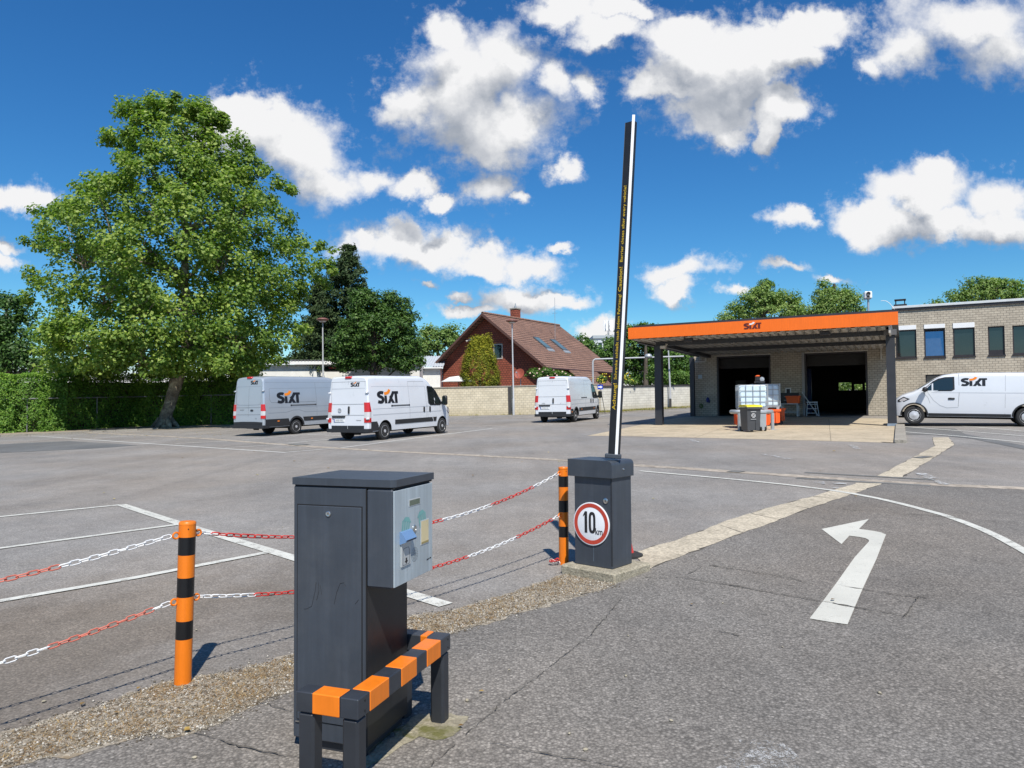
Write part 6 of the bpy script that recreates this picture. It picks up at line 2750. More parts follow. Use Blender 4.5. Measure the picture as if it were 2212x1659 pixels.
def work_bench():
    u0, z0 = onB(*Z5((1418, 1070)), VF - .8)
    u1 = onB(*Z5((1690, 1070)), VF - .8)[0]
    zt = onB(*Z5((1550, 835)), VF - .8)[1]
    b0 = BG(u0, VF - .8)
    t = thing('work_bench', 'grey steel work bench against the brick pillar between the hall doors', 'bench', (0, 0, 0))
    t.matrix_basis = Matrix.Translation(BO + BU * (u0 + u1) / 2 + BV * (VF - .75) + Vector((0, 0, BZ + b0))) @ Matrix.Rotation(BANG, 4, 'Z')
    w = (u1 - u0)
    h = zt - b0
    m = MB()
    m.box(-w / 2, w / 2, -.4, .4, h - .05, h)
    m.box(-w / 2 + .05, w / 2 - .05, -.38, .38, h * .30, h * .30 + .04)
    m.build('bench_top', M['galv'], t)
    for sx_ in (-1, 1):
        for sy_ in (-1, 1):
            l = MB()
            l.box(sx_ * (w / 2 - .04) - .03, sx_ * (w / 2 - .04) + .03, sy_ * .34 - .03, sy_ * .34 + .03, 0, h - .051)
            l.build('leg', M['galv'], t)
    M0 = t.matrix_basis
    q = thing('orange_basin', 'wide orange plastic basin on the work bench', 'basin', (0, 0, 0))
    q.matrix_basis = M0 @ Matrix.Translation((w * .22, -.15, h))
    m = MB()
    bw = w * .80
    bh = .42
    vs = []
    for s, z in ((.86, 0.0), (1.0, bh)):
        vs += [(-bw / 2 * s, -.3 * s, z), (bw / 2 * s, -.3 * s, z), (bw / 2 * s, .3 * s, z), (-bw / 2 * s, .3 * s, z)]
    for s, z in ((.94, bh - .004), (.80, .05)):
        vs += [(-bw / 2 * s, -.3 * s, z), (bw / 2 * s, -.3 * s, z), (bw / 2 * s, .3 * s, z), (-bw / 2 * s, .3 * s, z)]
    m.add(vs, [(0, 3, 2, 1), (0, 1, 5, 4), (1, 2, 6, 5), (2, 3, 7, 6), (3, 0, 4, 7), (4, 5, 9, 8), (5, 6, 10, 9), (6, 7, 11, 10), (7, 4, 8, 11), (8, 9, 13, 12), (9, 10, 14, 13), (10, 11, 15, 14), (11, 8, 12, 15), (12, 13, 14, 15)])
    m.build('basin_tub', M['bin_orange'], q)
    m = MB()
    m.box(-bw / 2 - .03, bw / 2 + .03, -.33, -.301, bh - .06, bh + .01, .01)
    m.build('basin_rim', M['bin_orange'], q)
    q = thing('tool_chest', 'black tool chest at the back of the work bench behind the orange basin', 'tool chest', (0, 0, 0))
    q.matrix_basis = M0 @ Matrix.Translation((-.05, .16, h))
    m = MB()
    m.box(-.55, .50, .0, .22, 0, .62, .02)
    m.build('chest', M['black'], q, smooth=30)
    m = MB()
    for z in (.18, .38):
        m.box(-.3, .25, -.02, .0, z, z + .02)
    m.build('drawer_handle', M['galv'], q)


work_bench()


def step_ladder():
    p = gp(*Z5((1860, 1062)))
    v = VF - .6
    u = onB(*Z5((1860, 1000)), v)[0]
    b0 = BG(u, v)
    zt = onB(*Z5((1790, 655)), v)[1] - b0
    ws = .42
    t = thing('step_ladder', 'aluminium step ladder standing in the right hall doorway', 'ladder', (0, 0, 0))
    t.matrix_basis = Matrix.Translation(BO + BU * u + BV * v + Vector((0, 0, BZ + b0))) @ Matrix.Rotation(BANG + R(20), 4, 'Z')
    m = MB()
    m.tube([(.42, -.30, 0), (-.42, -.12, zt)], .028, 6)
    m.build('leaning_pole', M['galv'], t)
    m = MB()
    for y in (-.27, .27):
        m.tube([(-.22, y, 0), (-.16, y * .8, zt * .56)], .022, 6)
        m.tube([(.46, y, 0), (.36, y * .8, zt * .56)], .022, 6)
    m.build('frame', M['galv'], t)
    m = MB()
    m.box(-.2, .4, -.25, .22, zt * .56, zt * .56 + .05)
    for k in range(3):
        z = zt * (.12 + .18 * k)
        m.box(-.18, .36, -.25, -.14, z, z + .03)
    m.build('step', M['galv'], t)


step_ladder()


# interior of the left bay: a few dim machines
def hall_things():
    mats_ = {}
    for (a, b, yt, yb, v, nm, lab, cat, col) in ((905, 985, 845, 1090, VF + 5, 'wash_unit', 'dim grey washing unit inside the left hall bay', 'machine', (.10, .12, .12)),
                                                 (1440, 1475, 740, 920, VF + 4, 'blue_pillar', 'dim blue pillar inside the right hall bay', 'pillar', (.02, .04, .14))):
        r = rect_on(dpx6, a, b, yt, yb, v)
        m = MB()
        m.box(0, r[1] - r[0], 0, .5, 0, r[3] - r[2], .03)
        m.box(.04, (r[1] - r[0]) - .04, -.03, 0, (r[3] - r[2]) * .55, (r[3] - r[2]) * .9)
        o = m.build(nm, mat(nm + '_paint', col, .5))
        o.matrix_basis = Matrix.Translation(BO + BU * r[0] + BV * v + Vector((0, 0, BZ + max(BG(r[0], v) + .02, r[2] if nm == 'blue_pillar' else 0)))) @ Matrix.Rotation(BANG, 4, 'Z')
        if nm == 'blue_pillar':
            o.location.z = BZ + BG(r[0], v) + .02
            o.scale.z = (r[3] - BG(r[0], v)) / (r[3] - r[2])
        tag(o, lab, cat)


hall_things()


def roof_camera():
    v = 2.0
    u, zt = onB(1875, 630, v)
    zb = onB(1875, 646, v)[1]
    base = onB(1876, 690, v)[1]
    t = thing('roof_camera', 'white camera box with two black lenses on a thin mast above the canopy roof', 'camera', (0, 0, 0))
    t.matrix_basis = Matrix.Translation(BO + BU * u + BV * v + Vector((0, 0, BZ + base))) @ Matrix.Rotation(BANG + R(10), 4, 'Z')
    m = MB()
    m.tube([(0, 0, -.6), (0, 0, zb - base + .05)], .045, 10)
    m.build('mast', M['galv'], t)
    h = zt - zb
    m = MB()
    m.box(-.17, .15, -.16, .22, zb - base, zt - base, .04)
    hd_ = m.build('camera_box', M['white'], t, smooth=30)
    for dx, dz, r in ((-.01, .40, .085), (-.02, .14, .065)):
        m = MB()
        m.lathe([(r, -.161), (r, -.20), (r * .7, -.19), (0, -.18)], 18, 'y', (dx, 0, zb - base + dz * h / .6))
        m.build('lens', M['black'], hd_)
    # cable
    m = MB()
    a = onB(1903, 650, 6)
    b = onB(1932, 668, 6)
    pts = []
    for i in range(13):
        k = i / 12
        q = BO + BU * (a[0] + (b[0] - a[0]) * k) + BV * 6 + Vector((0, 0, BZ + a[1] + (b[1] - a[1]) * k + .16 * math.sin(pi * k)))
        pts.append(q)
    m.tube(pts, .013, 6)
    o = m.build('roof_cable', M['white'])
    tag(o, 'pale cable bowed over the roof edge beside the roof chimney', 'cable')


roof_camera()
# ------------------------------------------------------------------ perimeter wall
M['wall_block'] = brick_mat('wall_block', (.64, .565, .42), (.57, .50, .365), (.40, .35, .265), .30, .18, .014, var=.5, stain=(.40, .34, .21))
M['wall_white'] = brick_mat('white_wall_block', (.72, .69, .60), (.67, .64, .555), (.48, .45, .38), .60, .20, .014, stain=(.40, .34, .22))
M['coping_dark'] = mat('dark_coping', (.045, .043, .042), .8, var=.25, scale=2)
M['render_white'] = mat('white_render', (.74, .73, .69), .8, var=.07, scale=1.5, stain=(.5, .48, .42), stain_amt=.35)

WP = [gp(640, 905), gp(979, 897.5), gp(1141.7, 896.4), gp(1342, 897)]
# the wall runs almost straight along the far side of the yard
wa, wb_ = Vector((-22, 57.0, 0)), Vector((6.6, 54.6, 0))
wc = Vector((26.0, 74.0, 0))


def wall_run(name, label, a, b, h, m, coping, cop_h, panels):
    d = b - a
    Ln = d.length
    ang = math.atan2(d.y, d.x)
    za, zb_ = G(a.x, a.y), G(b.x, b.y)
    t = thing(name, label, 'wall', (a.x, a.y, za), ang)
    t.matrix_basis = t.matrix_basis @ Matrix.Rotation(-math.atan2(zb_ - za, Ln), 4, 'Y')
    mb = MB()
    mb.box(0, Ln, 0, .24, -.4, h)
    mb.build('wall_body', m, t)
    c = MB()
    c.box(-.03, Ln + .03, -.05, .29, h + .001, h + cop_h, .01)
    c.build('coping', coping, t)
    for u in panels:
        p = MB()
        p.box(u - .12, u + .12, -.06, -.001, -.3, h - .002)
        p.build('pier', M['coping_dark'], t)
    return t, ang


def on_line(px, a, b):
    d = ray(px, 850)
    s = d.x / d.y
    k = (s * a.y - a.x) / ((b.x - a.x) - s * (b.y - a.y))
    return a + (b - a) * k


hA = at_y(1050, 834.5, on_line(1050, wa, wb_).y).z - G(*on_line(1050, wa, wb_).xy)
pp = on_line(1101.6, wa, wb_)
wall_run('block_wall', 'tan block wall with a light coping in front of the brick house', wa, wb_, hA - .08, M['wall_block'], M['kerb'], .09, [(pp - wa).length])
hB = at_y(1400, 832.5, on_line(1400, wb_, wc).y).z - G(*on_line(1400, wb_, wc).xy)
wall_run('block_wall', 'whitewashed block wall with a dark coping running behind the raised boom towards the hall', wb_ + (wc - wb_).normalized() * .2, wc, hB - .12, M['wall_white'], M['coping_dark'], .13, [])
# weedy strip and kerb at the foot of the white wall
off = Vector(((wc - wb_).y, -(wc - wb_).x, 0)).normalized()
mb = MB()
p = [wb_ + off * .02 - (wc - wb_).normalized() * 2.2, wc + off * .02, wc + off * .85, wb_ + off * .85 - (wc - wb_).normalized() * 2.2]
mb.add([(q.x, q.y, G(q.x, q.y) + .05) for q in p], [(0, 1, 2, 3)])
struct('weed_strip', mb, M['verge'])
mb = MB()
for i in range(14):
    a = p[3].lerp(p[2], i / 14 + .002)
    b = p[3].lerp(p[2], (i + 1) / 14 - .002)
    q = [a, b, b + off * .14, a + off * .14]
    mb.add([(v.x, v.y, G(v.x, v.y) - .05) for v in q] + [(v.x, v.y, G(v.x, v.y) + .10) for v in q], [(3, 2, 1, 0), (4, 5, 6, 7), (0, 1, 5, 4), (1, 2, 6, 5), (2, 3, 7, 6), (3, 0, 4, 7)])
struct('kerb', mb, M['kerb'])


def blades(name, spots, n_each, size, tints, m, label=None, kind='stuff', spread=.15):
    V, Fs, T = [], [], []
    k = 0
    for sx_, sy_, sz_ in spots:
        for _ in range(n_each):
            a, l = RNG.uniform(0, 6.28), size * RNG.uniform(.4, 1.3)
            x, y = sx_ + RNG.normal() * spread, sy_ + RNG.normal() * spread
            w = l * .09
            dx, dy = math.cos(a), math.sin(a)
            lean = RNG.uniform(.1, .6) * l
            V.append(np.array([(x - dy * w, y + dx * w, sz_), (x + dy * w, y - dx * w, sz_), (x + dx * lean, y + dy * lean, sz_ + l)]))
            Fs.append(np.array([[0, 1, 2]]) + 3 * k)
            T.append(np.full(3, np.clip(RNG.normal(*tints), 0, 1)))
            k += 1
    o = fast_mesh(name, np.concatenate(V), np.concatenate(Fs), np.concatenate(T), m)
    return tag(o, label, None, kind=kind)


M['weed'] = leaf_mat('weed_blades', (.07, .10, .02), (.20, .20, .05), (.48, .38, .10), transl=.25, rough=.7)
sp_ = []
for i in range(420):
    q = (p[0].lerp(p[1], RNG.random())).lerp(p[3].lerp(p[2], RNG.random()), RNG.random() * .9)
    q = wb_.lerp(wc, RNG.uniform(-.08, 1)) + off * RNG.uniform(.05, .8)
    sp_.append((q.x, q.y, G(q.x, q.y) + .05))
blades('weeds', sp_, 26, .16, (.6, .25), M['weed'], 'low yellow-green weeds along the foot of the whitewashed wall')
sp_ = []
for i in range(60):
    q = on_line(RNG.uniform(760, 1280), wa, wb_)
    sp_.append((q.x, q.y - .15, G(q.x, q.y) + .01))
blades('weeds', sp_, 12, .10, (.6, .25), M['weed'], 'sparse weeds along the foot of the tan block wall', spread=.1)


# ------------------------------------------------------------------ brick house
M['house_brick'] = brick_mat('house_brick', (.38, .108, .064), (.30, .082, .050), (.13, .05, .035), .30, .19, .028, stain=None)
M['tile'] = None


def tile_mat():
    m, nt, b = nmat('roof_tile')
    v = objco(nt)
    s = N(nt, 'ShaderNodeSeparateXYZ')
    L(nt, v, s.inputs[0])
    br = N(nt, 'ShaderNodeTexBrick')
    cb = N(nt, 'ShaderNodeCombineXYZ')
    L(nt, s.outputs[1], cb.inputs[0])
    L(nt, math_(nt, 'MULTIPLY', s.outputs[2], 1.0), cb.inputs[1])
    L(nt, cb.outputs[0], br.inputs['Vector'])
    br.inputs['Color1'].default_value = (.27, .150, .105, 1)
    br.inputs['Color2'].default_value = (.22, .122, .088, 1)
    br.inputs['Mortar'].default_value = (.045, .028, .022, 1)
    br.inputs['Scale'].default_value = 1
    br.inputs['Brick Width'].default_value = .30
    br.inputs['Row Height'].default_value = .215
    br.inputs['Mortar Size'].default_value = .018
    br.inputs['Mortar Smooth'].default_value = .3
    n1 = noise(nt, v, .8, 7, .65)
    c = mixc(nt, 1.0, br.outputs['Color'], ramp(nt, n1, [(.3, .80), (.7, 1.2)]), 'MULTIPLY')
    n2 = noise(nt, v, 9, 5, .7)
    c = mixc(nt, ramp(nt, n2, [(.60, 0.0), (.72, .5)]), c, (.30, .24, .17))
    L(nt, c, b.inputs['Base Color'])
    b.inputs['Roughness'].default_value = .8
    w = N(nt, 'ShaderNodeTexWave')
    w.wave_type = 'BANDS'
    w.bands_direction = 'Y'
    w.inputs['Scale'].default_value = .55
    L(nt, v, w.inputs['Vector'])
    h = math_(nt, 'ADD', math_(nt, 'MULTIPLY', br.outputs['Fac'], -1.2), math_(nt, 'MULTIPLY', w.outputs['Fac'], .5))
    bump(nt, b, h, .7, .04)
    return m


M['tile'] = tile_mat()
M['roof_trim'] = mat('roof_trim', (.11, .055, .042), .6, var=.12)
M['gutter_br'] = mat('brown_gutter', (.07, .035, .03), .5, var=.1)


def house():
    k = 64.0 / 60.0
    pk = at_y(1041.6, 676.6, 64.0)
    hpk = pk.z
    rd = Vector((7.17, 9.9, 0)).normalized()
    gd = Vector((.81, -.587, 0)).normalized()
    Lr = 12.0 * k
    Wr, Wl = 6.4 * k, 5.55 * k
    zg = G(pk.x, pk.y)
    ang = math.atan2(rd.y, rd.x) - pi / 2       # local y along the ridge, local x towards the right eave
    t = thing('brick_house', 'red brick house with a steep brown tiled roof behind the tan block wall', 'house', (pk.x, pk.y, zg), ang)
    H = hpk - zg
    s = .747
    er, el = Wr, Wl
    zr, zl = H - er * s, H - el * s
    # gable walls inset under the roof edge
    ir, il_ = er - .45, el - .55
    w = MB()
    y0, y1 = .80, Lr - .80
    w.prism([(-il_, -1), (ir, -1), (ir, H - ir * s - .16), (0, H - .16), (-il_, H - il_ * s - .16)], y0, y0 + .3, 'y')
    w.prism([(-il_, -1), (ir, -1), (ir, H - ir * s - .16), (0, H - .16), (-il_, H - il_ * s - .16)], y1 - .3, y1, 'y')
    w.box(-il_, -il_ + .3, y0 + .301, y1 - .301, -1, H - il_ * s - .2)
    w.box(ir - .3, ir, y0 + .301, y1 - .301, -1, H - ir * s - .2)
    w.build('wall', M['house_brick'], t)

    def plane(x0, x1, ya, yb, zoff, th, m, name, par=t, zsh=0.0):
        q = MB()
        z0, z1 = H - abs(x0) * s + zoff + zsh, H - abs(x1) * s + zoff + zsh
        vs = [(x0, ya, z0), (x1, ya, z1), (x1, yb, z1), (x0, yb, z0)]
        q.add(vs + [(x, y, z - th) for x, y, z in vs], [(0, 1, 2, 3), (7, 6, 5, 4), (0, 4, 5, 1), (1, 5, 6, 2), (2, 6, 7, 3), (3, 7, 4, 0)])
        return q.build(name, m, par)
    # tile courses as slightly overlapping steps
    rf = MB()
    for sg, e in ((1, er), (-1, el)):
        nrow = 26 if sg > 0 else 22
        for i in range(nrow):
            a, b = e * i / nrow, e * (i + 1) / nrow
            za, zb_ = H - a * s + .0, H - b * s + .045
            vs = [(sg * a, 0, za), (sg * b, 0, zb_), (sg * b, Lr, zb_), (sg * a, Lr, za)]
            vs2 = [(x, y, z - .10) for x, y, z in vs]
            rf.add(vs + vs2, [(0, 1, 2, 3), (7, 6, 5, 4), (0, 4, 5, 1), (1, 5, 6, 2), (2, 6, 7, 3), (3, 7, 4, 0)])
    roof = rf.build('roof', M['tile'], t)
    rg = MB()
    for i in range(30):
        ya, yb = Lr * i / 30, Lr * (i + 1) / 30 + .03
        rg.tube([(0, ya, H + .02), (0, yb, H + .05)], .13, 8)
    rg.build('ridge_tiles', M['tile'], roof)
    vb = MB()
    for y in (-.06, Lr):
        for sg, e in ((1, er), (-1, el)):
            vs = [(0, y, H + .02), (sg * e, y, H - e * s + .05), (sg * e, y + .06, H - e * s + .05), (0, y + .06, H + .02)]
            vb = MB()
            vb.add(vs + [(x, yy, z - .26) for x, yy, z in vs], [(0, 1, 2, 3), (7, 6, 5, 4), (0, 4, 5, 1), (1, 5, 6, 2), (2, 6, 7, 3), (3, 7, 4, 0)])
            vb.build('verge_board', M['roof_trim'], roof)
    gt = MB()
    gt.tube([(er + .04, .0, zr - .05), (er + .04, Lr, zr - .05)], .08, 8)
    gt.tube([(-el - .04, .0, zl - .05), (-el - .04, Lr, zl - .05)], .08, 8)
    gt.tube([(-el - .04, .25, zl - .05), (-el + .35, .36, zl - .4), (-el + .45, .36, zl - .6), (-el + .45, .36, -.5)], .05, 8)
    gt.build('gutter', M['gutter_br'], t)
    # lower roof running on over the porch on the right side
    lo = MB()
    e2 = er + 1.9
    for i in range(8):
        a, b = er - .05 + (e2 - er) * i / 8, er - .05 + (e2 - er) * (i + 1) / 8
        za, zb_ = H - a * s - .02, H - b * s + .025
        vs = [(a, 3.4, za), (b, 3.4, zb_), (b, 8.2, zb_), (a, 8.2, za)]
        lo.add(vs + [(x, y, z - .12) for x, y, z in vs], [(0, 1, 2, 3), (7, 6, 5, 4), (0, 4, 5, 1), (1, 5, 6, 2), (2, 6, 7, 3), (3, 7, 4, 0)])
    lo.build('porch_roof', M['tile'], t)
    pw = MB()
    pw.box(ir, e2 - .35, 3.7, 7.9, -1, H - (e2 - .35) * s - .14)
    pw.build('porch_wall', M['house_brick'], t)
    # chimney
    c = MB()
    cy = Lr * .44
    c.box(-.75, -.05, cy - .35, cy + .35, H - .9, H + .95)
    ch = c.build('chimney', M['house_brick'], t)
    c = MB()
    c.box(-.80, 0.0, cy - .40, cy + .40, H + .951, H + 1.06)
    c.build('chimney_cap', M['kerb'], ch)
    c = MB()
    c.lathe([(.11, H + 1.06), (.10, H + 1.30), (0, H + 1.30)], 10, 'z', (-.4, cy, 0))
    c.tube([(-.4, cy, H + 1.3), (-.4, cy, H + 1.55)], .05, 8)
    c.build('chimney_pot', M['galv'], ch)
    # roof windows
    for yc, xc in ((4.35, 3.55), (7.15, 3.55)):
        def rp(x, y, dz):
            return (x, y, H - x * s + dz)
        f = MB()
        a, b, x0, x1 = yc - .48, yc + .48, xc - .75, xc + .75
        q = [rp(x0, a, .13), rp(x1, a, .13), rp(x1, b, .13), rp(x0, b, .13)]
        f.add(q + [(x, y, z - .2) for x, y, z in q], [(0, 1, 2, 3), (7, 6, 5, 4), (0, 4, 5, 1), (1, 5, 6, 2), (2, 6, 7, 3), (3, 7, 4, 0)])
        fw = f.build('skylight', mat('skylight_frame', (.07, .075, .08), .4), roof)
        f = MB()
        q = [rp(x0 + .1, a + .1, .137), rp(x1 - .1, a + .1, .137), rp(x1 - .1, b - .1, .137), rp(x0 + .1, b - .1, .137)]
        f.add(q, [(0, 1, 2, 3)])
        f.build('skylight_pane', glass_mat('skylight_glass', (.10, .16, .17), .06), roof)
        f = MB()
        q = [rp(x1, a - .05, .10), rp(x1 + .22, a - .05, .085), rp(x1 + .22, b + .05, .085), rp(x1, b + .05, .10)]
        f.add(q + [(x, y, z - .1) for x, y, z in q], [(0, 1, 2, 3), (7, 6, 5, 4), (0, 4, 5, 1), (1, 5, 6, 2), (2, 6, 7, 3), (3, 7, 4, 0)])
        f.build('skylight_flashing', M['galv'], roof)
    # gable window and a lamp
    f = MB()
    f.box(.65, 1.65, y0 - .03, y0 - .001, H - 4.1, H - 2.75)
    wi = f.build('window', M['trim_beige'], t)
    f = MB()
    f.box(.75, 1.55, y0 - .036, y0 - .0305, H - 4.0, H - 2.85)
    f.build('pane', M['office_glass'], wi)
    f = MB()
    f.box(-2.0, -1.75, y0 - .30, y0 - .001, H - 2.3, H - 2.1, .03)
    f.tube([(-1.87, y0 - .2, H - 2.2), (-2.15, y0 - .45, H - 2.35)], [.05, .10], 10)
    f.build('wall_lamp', M['trim_beige'], t)
    f = MB()
    f.tube([(2.6, Lr * .62, H - 2.6 * s), (2.6, Lr * .62, H + 2.1)], .02, 5)
    for z in (1.2, 1.6):
        f.tube([(2.3, Lr * .62, H + z - .6), (2.9, Lr * .62, H + z - .6)], .012, 4)
    f.build('antenna', M['galv'], t)
    return t


HOUSE = house()


def satellite_dish():
    p = at_y(1122, 807, 57.6)
    t = thing('satellite_dish', 'round brick-red satellite dish on a pole in front of the house gable', 'satellite dish', (p.x, p.y, p.z), R(-30))
    m = MB()
    Mx = Matrix.Rotation(R(72), 4, 'X')
    m.M = Mx
    pr = [(0, -.10), (.15, -.085), (.30, -.045), (.43, .0), (.43, .012), (.30, -.03), (.15, -.07), (0, -.085)]
    m.lathe(pr, 28, 'z', caps=False)
    m.build('dish', mat('dish_red', (.34, .085, .055), .5, var=.08), t, smooth=50)
    m = MB()
    m.M = Mx
    m.tube([(0, -.40, .0), (0, -.10, .42)], .018, 6)
    m.lathe([(.05, .38), (.06, .52), (0, .53)], 10, 'z', (0, -.08, 0))
    m.build('receiver_arm', M['galv'], t)
    m = MB()
    m.tube([(0, .12, -.05), (0, .20, -.3), (0, .2, -1.9)], .035, 8)
    m.build('mast', M['galv'], t)


satellite_dish()


def parasol():
    p = at_y(990, 818, 58.0)
    zg = G(p.x, p.y)
    t = thing('parasol', 'white open parasol beside the yellow-green conifer behind the wall', 'parasol', (p.x, p.y, zg), 0)
    zt = at_y(988, 812, 58).z - zg
    m = MB()
    n = 10
    vs = [(0, 0, zt)]
    for r, z in ((.75, zt - .10), (1.42, zt - .48)):
        for k in range(n):
            a = 2 * pi * k / n
            vs.append((r * math.cos(a), r * math.sin(a), z))
    fs = [(0, 1 + k, 1 + (k + 1) % n) for k in range(n)] + [(1 + k, 1 + n + k, 1 + n + (k + 1) % n, 1 + (k + 1) % n) for k in range(n)]
    m.add(vs, fs)
    m.build('canopy', M['render_white'], t, recalc=False)
    m = MB()
    m.tube([(0, 0, 0), (0, 0, zt)], .03, 8)
    m.build('pole', M['galv'], t)


parasol()


def white_hall():
    y = 62.0
    a, b = at_y(560, 790, y), at_y(905, 790, y)
    zg = G(a.x, y)
    t = thing('white_shed', 'long white shed with a corrugated roof edge and a dark window behind the vans', 'shed', (a.x, y, zg), R(2))
    w = b.x - a.x
    h = at_y(680, 777, y).z - zg
    m = MB()
    m.box(0, w, 0, 8, -1, h - .42)
    m.build('wall', M['render_white'], t)
    r = MB()
    n = int(w / .28)
    prof = []
    for i in range(n * 2 + 1):
        prof.append((-.2 + i * .14, .06 if i % 2 else 0.0))
    k = len(prof)
    vs = []
    for yy, z in ((-.45, h - .10), (8, h + .5)):
        for (x, dz) in prof:
            vs.append((x, yy, z + dz))
    r.add(vs, [(i, i + 1, k + i + 1, k + i) for i in range(k - 1)])
    r.build('roof_sheet', mat('fibre_cement', (.16, .16, .17), .8, var=.15), t)
    f = MB()
    for i in range(n * 2):
        x0, z0 = prof[i]
        x1, z1 = prof[i + 1]
    f.box(-.2, w + .1, -.40, -.33, h - .42, h - .13)
    f.build('fascia', M['white'], t)
    for i in range(8):
        x = w * (i + .5) / 8
        bk = MB()
        bk.box(x - .04, x + .04, -.33, -.001, h - .50, h - .40)
        bk.build('bracket', M['galv'], t)
    x0, x1 = at_y(700, 796, y).x - a.x, at_y(730, 796, y).x - a.x
    zt, zb_ = at_y(715, 790.5, y).z - zg, at_y(715, 801.8, y).z - zg
    wi = MB()
    wi.box(x0, x1 + 1.0, -.03, -.001, zb_, zt)
    wn = wi.build('window', M['frame_dark'], t)
    wi = MB()
    wi.box(x0 + .04, x1 + .96, -.036, -.0305, zb_ + .04, zt - .04)
    wi.build('pane', M['office_glass'], wn)
    rb = MB()
    rb.box(x0 + .35, x1 + .9, -.05, -.0365, zt - .24, zt - .08)
    rb.build('red_blind', mat('red_blind', (.30, .03, .03), .6), wn)
    # faint blue printing on the cladding film
    tx = mat('faint_print', (.42, .52, .66), .7)
    for px, py, s in ((690, 795.5, .30), (655, 800, .26), (690, 799, .22)):
        q = at_y(px, py, y)
        MM = Matrix.Translation((q.x - a.x, -.004, q.z - zg)) @ Matrix.Rotation(pi / 2, 4, 'X') @ Matrix.Diagonal((1, 1, 1, 1))
        mm = MB()
        for i in range(9):
            mm.add([(q.x - a.x - 1.2 + i * .26, -.004, q.z - zg), (q.x - a.x - 1.2 + i * .26 + .17, -.004, q.z - zg), (q.x - a.x - 1.2 + i * .26 + .17, -.004, q.z - zg + s * .35), (q.x - a.x - 1.2 + i * .26, -.004, q.z - zg + s * .35)], [(0, 1, 2, 3)])
        mm.build('film_print', tx, t)


white_hall()


def side_house():
    y = 66.0
    a, b = at_y(872, 800, y), at_y(951, 800, y)
    zg = G(a.x, y)
    t = thing('white_annex', 'cream rendered annex with a grey fibre-cement roof left of the brick house', 'house', (a.x, y, zg), R(0))
    w = b.x - a.x
    he = at_y(925, 794, y).z - zg
    ht = at_y(946, 774, y + 3).z - zg
    m = MB()
    m.box(0, w, 0, 9, -1, he)
    m.build('wall', M['render_white'], t)
    r = MB()
    n = int(w / .2)
    k = n * 2 + 1
    vs = []
    for yy, z in ((-.4, he + .02), (4.5, ht + .3)):
        for i in range(k):
            vs.append((-.3 + (w + .6) * i / (k - 1), yy, z + (.07 if i % 2 else 0)))
    r.add(vs, [(i, i + 1, k + i + 1, k + i) for i in range(k - 1)])
    r.build('roof', mat('grey_sheet', (.42, .45, .48), .7, var=.1), t)
    g = MB()
    g.box(-.3, w + .3, -.42, -.36, he - .10, he + .015)
    g.build('gutter', M['white'], t)


side_house()


def far_hall():
    y = 120
    a, b = at_y(1283, 735, y), at_y(1345, 735, y)
    zg = G(a.x, y)
    t = thing('distant_hall', 'pale flat-roofed hall far behind the brick house', 'building', (a.x, y, zg), 0)
    h = at_y(1310, 731, y).z - zg
    w = b.x - a.x
    m = MB()
    m.box(0, w, 0, 12, -1, h)
    m.build('wall', mat('far_hall_white', (.55, .58, .60), .7), t)
    m = MB()
    m.box(-.2, w + .2, -.2, 12.2, h + .001, h + .5)
    m.build('roof', mat('far_hall_roof', (.36, .40, .42), .7), t)
    for i in range(4):
        m = MB()
        m.box(w * (.15 + .2 * i), w * (.15 + .2 * i) + w * .13, -.05, -.001, h - 1.8, h - .7)
        m.build('window', M['office_glass'], t)


far_hall()


# ------------------------------------------------------------------ lamps, masts, sign
M['lamp_brown'] = mat('lamp_head_brown', (.20, .085, .065), .5, var=.1)
M['pole_grey'] = mat('lamp_pole', (.42, .43, .44), .5, var=.1, scale=2)


def lamp(px_base, px_top, y, label, cx=None):
    b = at_y(px_base[0], px_base[1], y)
    zg = G(b.x, b.y)
    tp = at_y(px_top[0], px_top[1], y)
    t = thing('street_lamp', label, 'street lamp', (b.x, b.y, zg), 0, 'mushroom street lamps')
    h = tp.z - zg
    m = MB()
    m.tube([(0, 0, -.1), (0, 0, 1.2), (0, 0, 1.25), (tp.x - b.x, 0, h - .25)], [.085, .085, .06, .045], 10)
    m.build('pole', M['pole_grey'], t, smooth=50)
    m = MB()
    m.lathe([(.05, h - .34), (.09, h - .28), (.30, h - .22), (.46, h - .12), (.45, h - .09), (.25, h), (0, h + .03)], 20, 'z', (tp.x - b.x, 0, 0), caps=False)
    hd = m.build('lamp_head', M['lamp_brown'], t, smooth=40)
    m = MB()
    m.lathe([(.28, h - .225), (.20, h - .30), (0, h - .32)], 16, 'z', (tp.x - b.x, 0, 0), caps=False)
    m.build('lamp_glass', M['lamp_clear'], hd, smooth=50)


lp = on_line(1109, wa, wb_)
lamp((1109.5, 896), (1106, 690), lp.y - .45, 'brown-headed street lamp in front of the brick house gable')
lamp((698, 900), (697, 687), 53.0, 'brown-headed street lamp rising between the plane tree and the white shed')


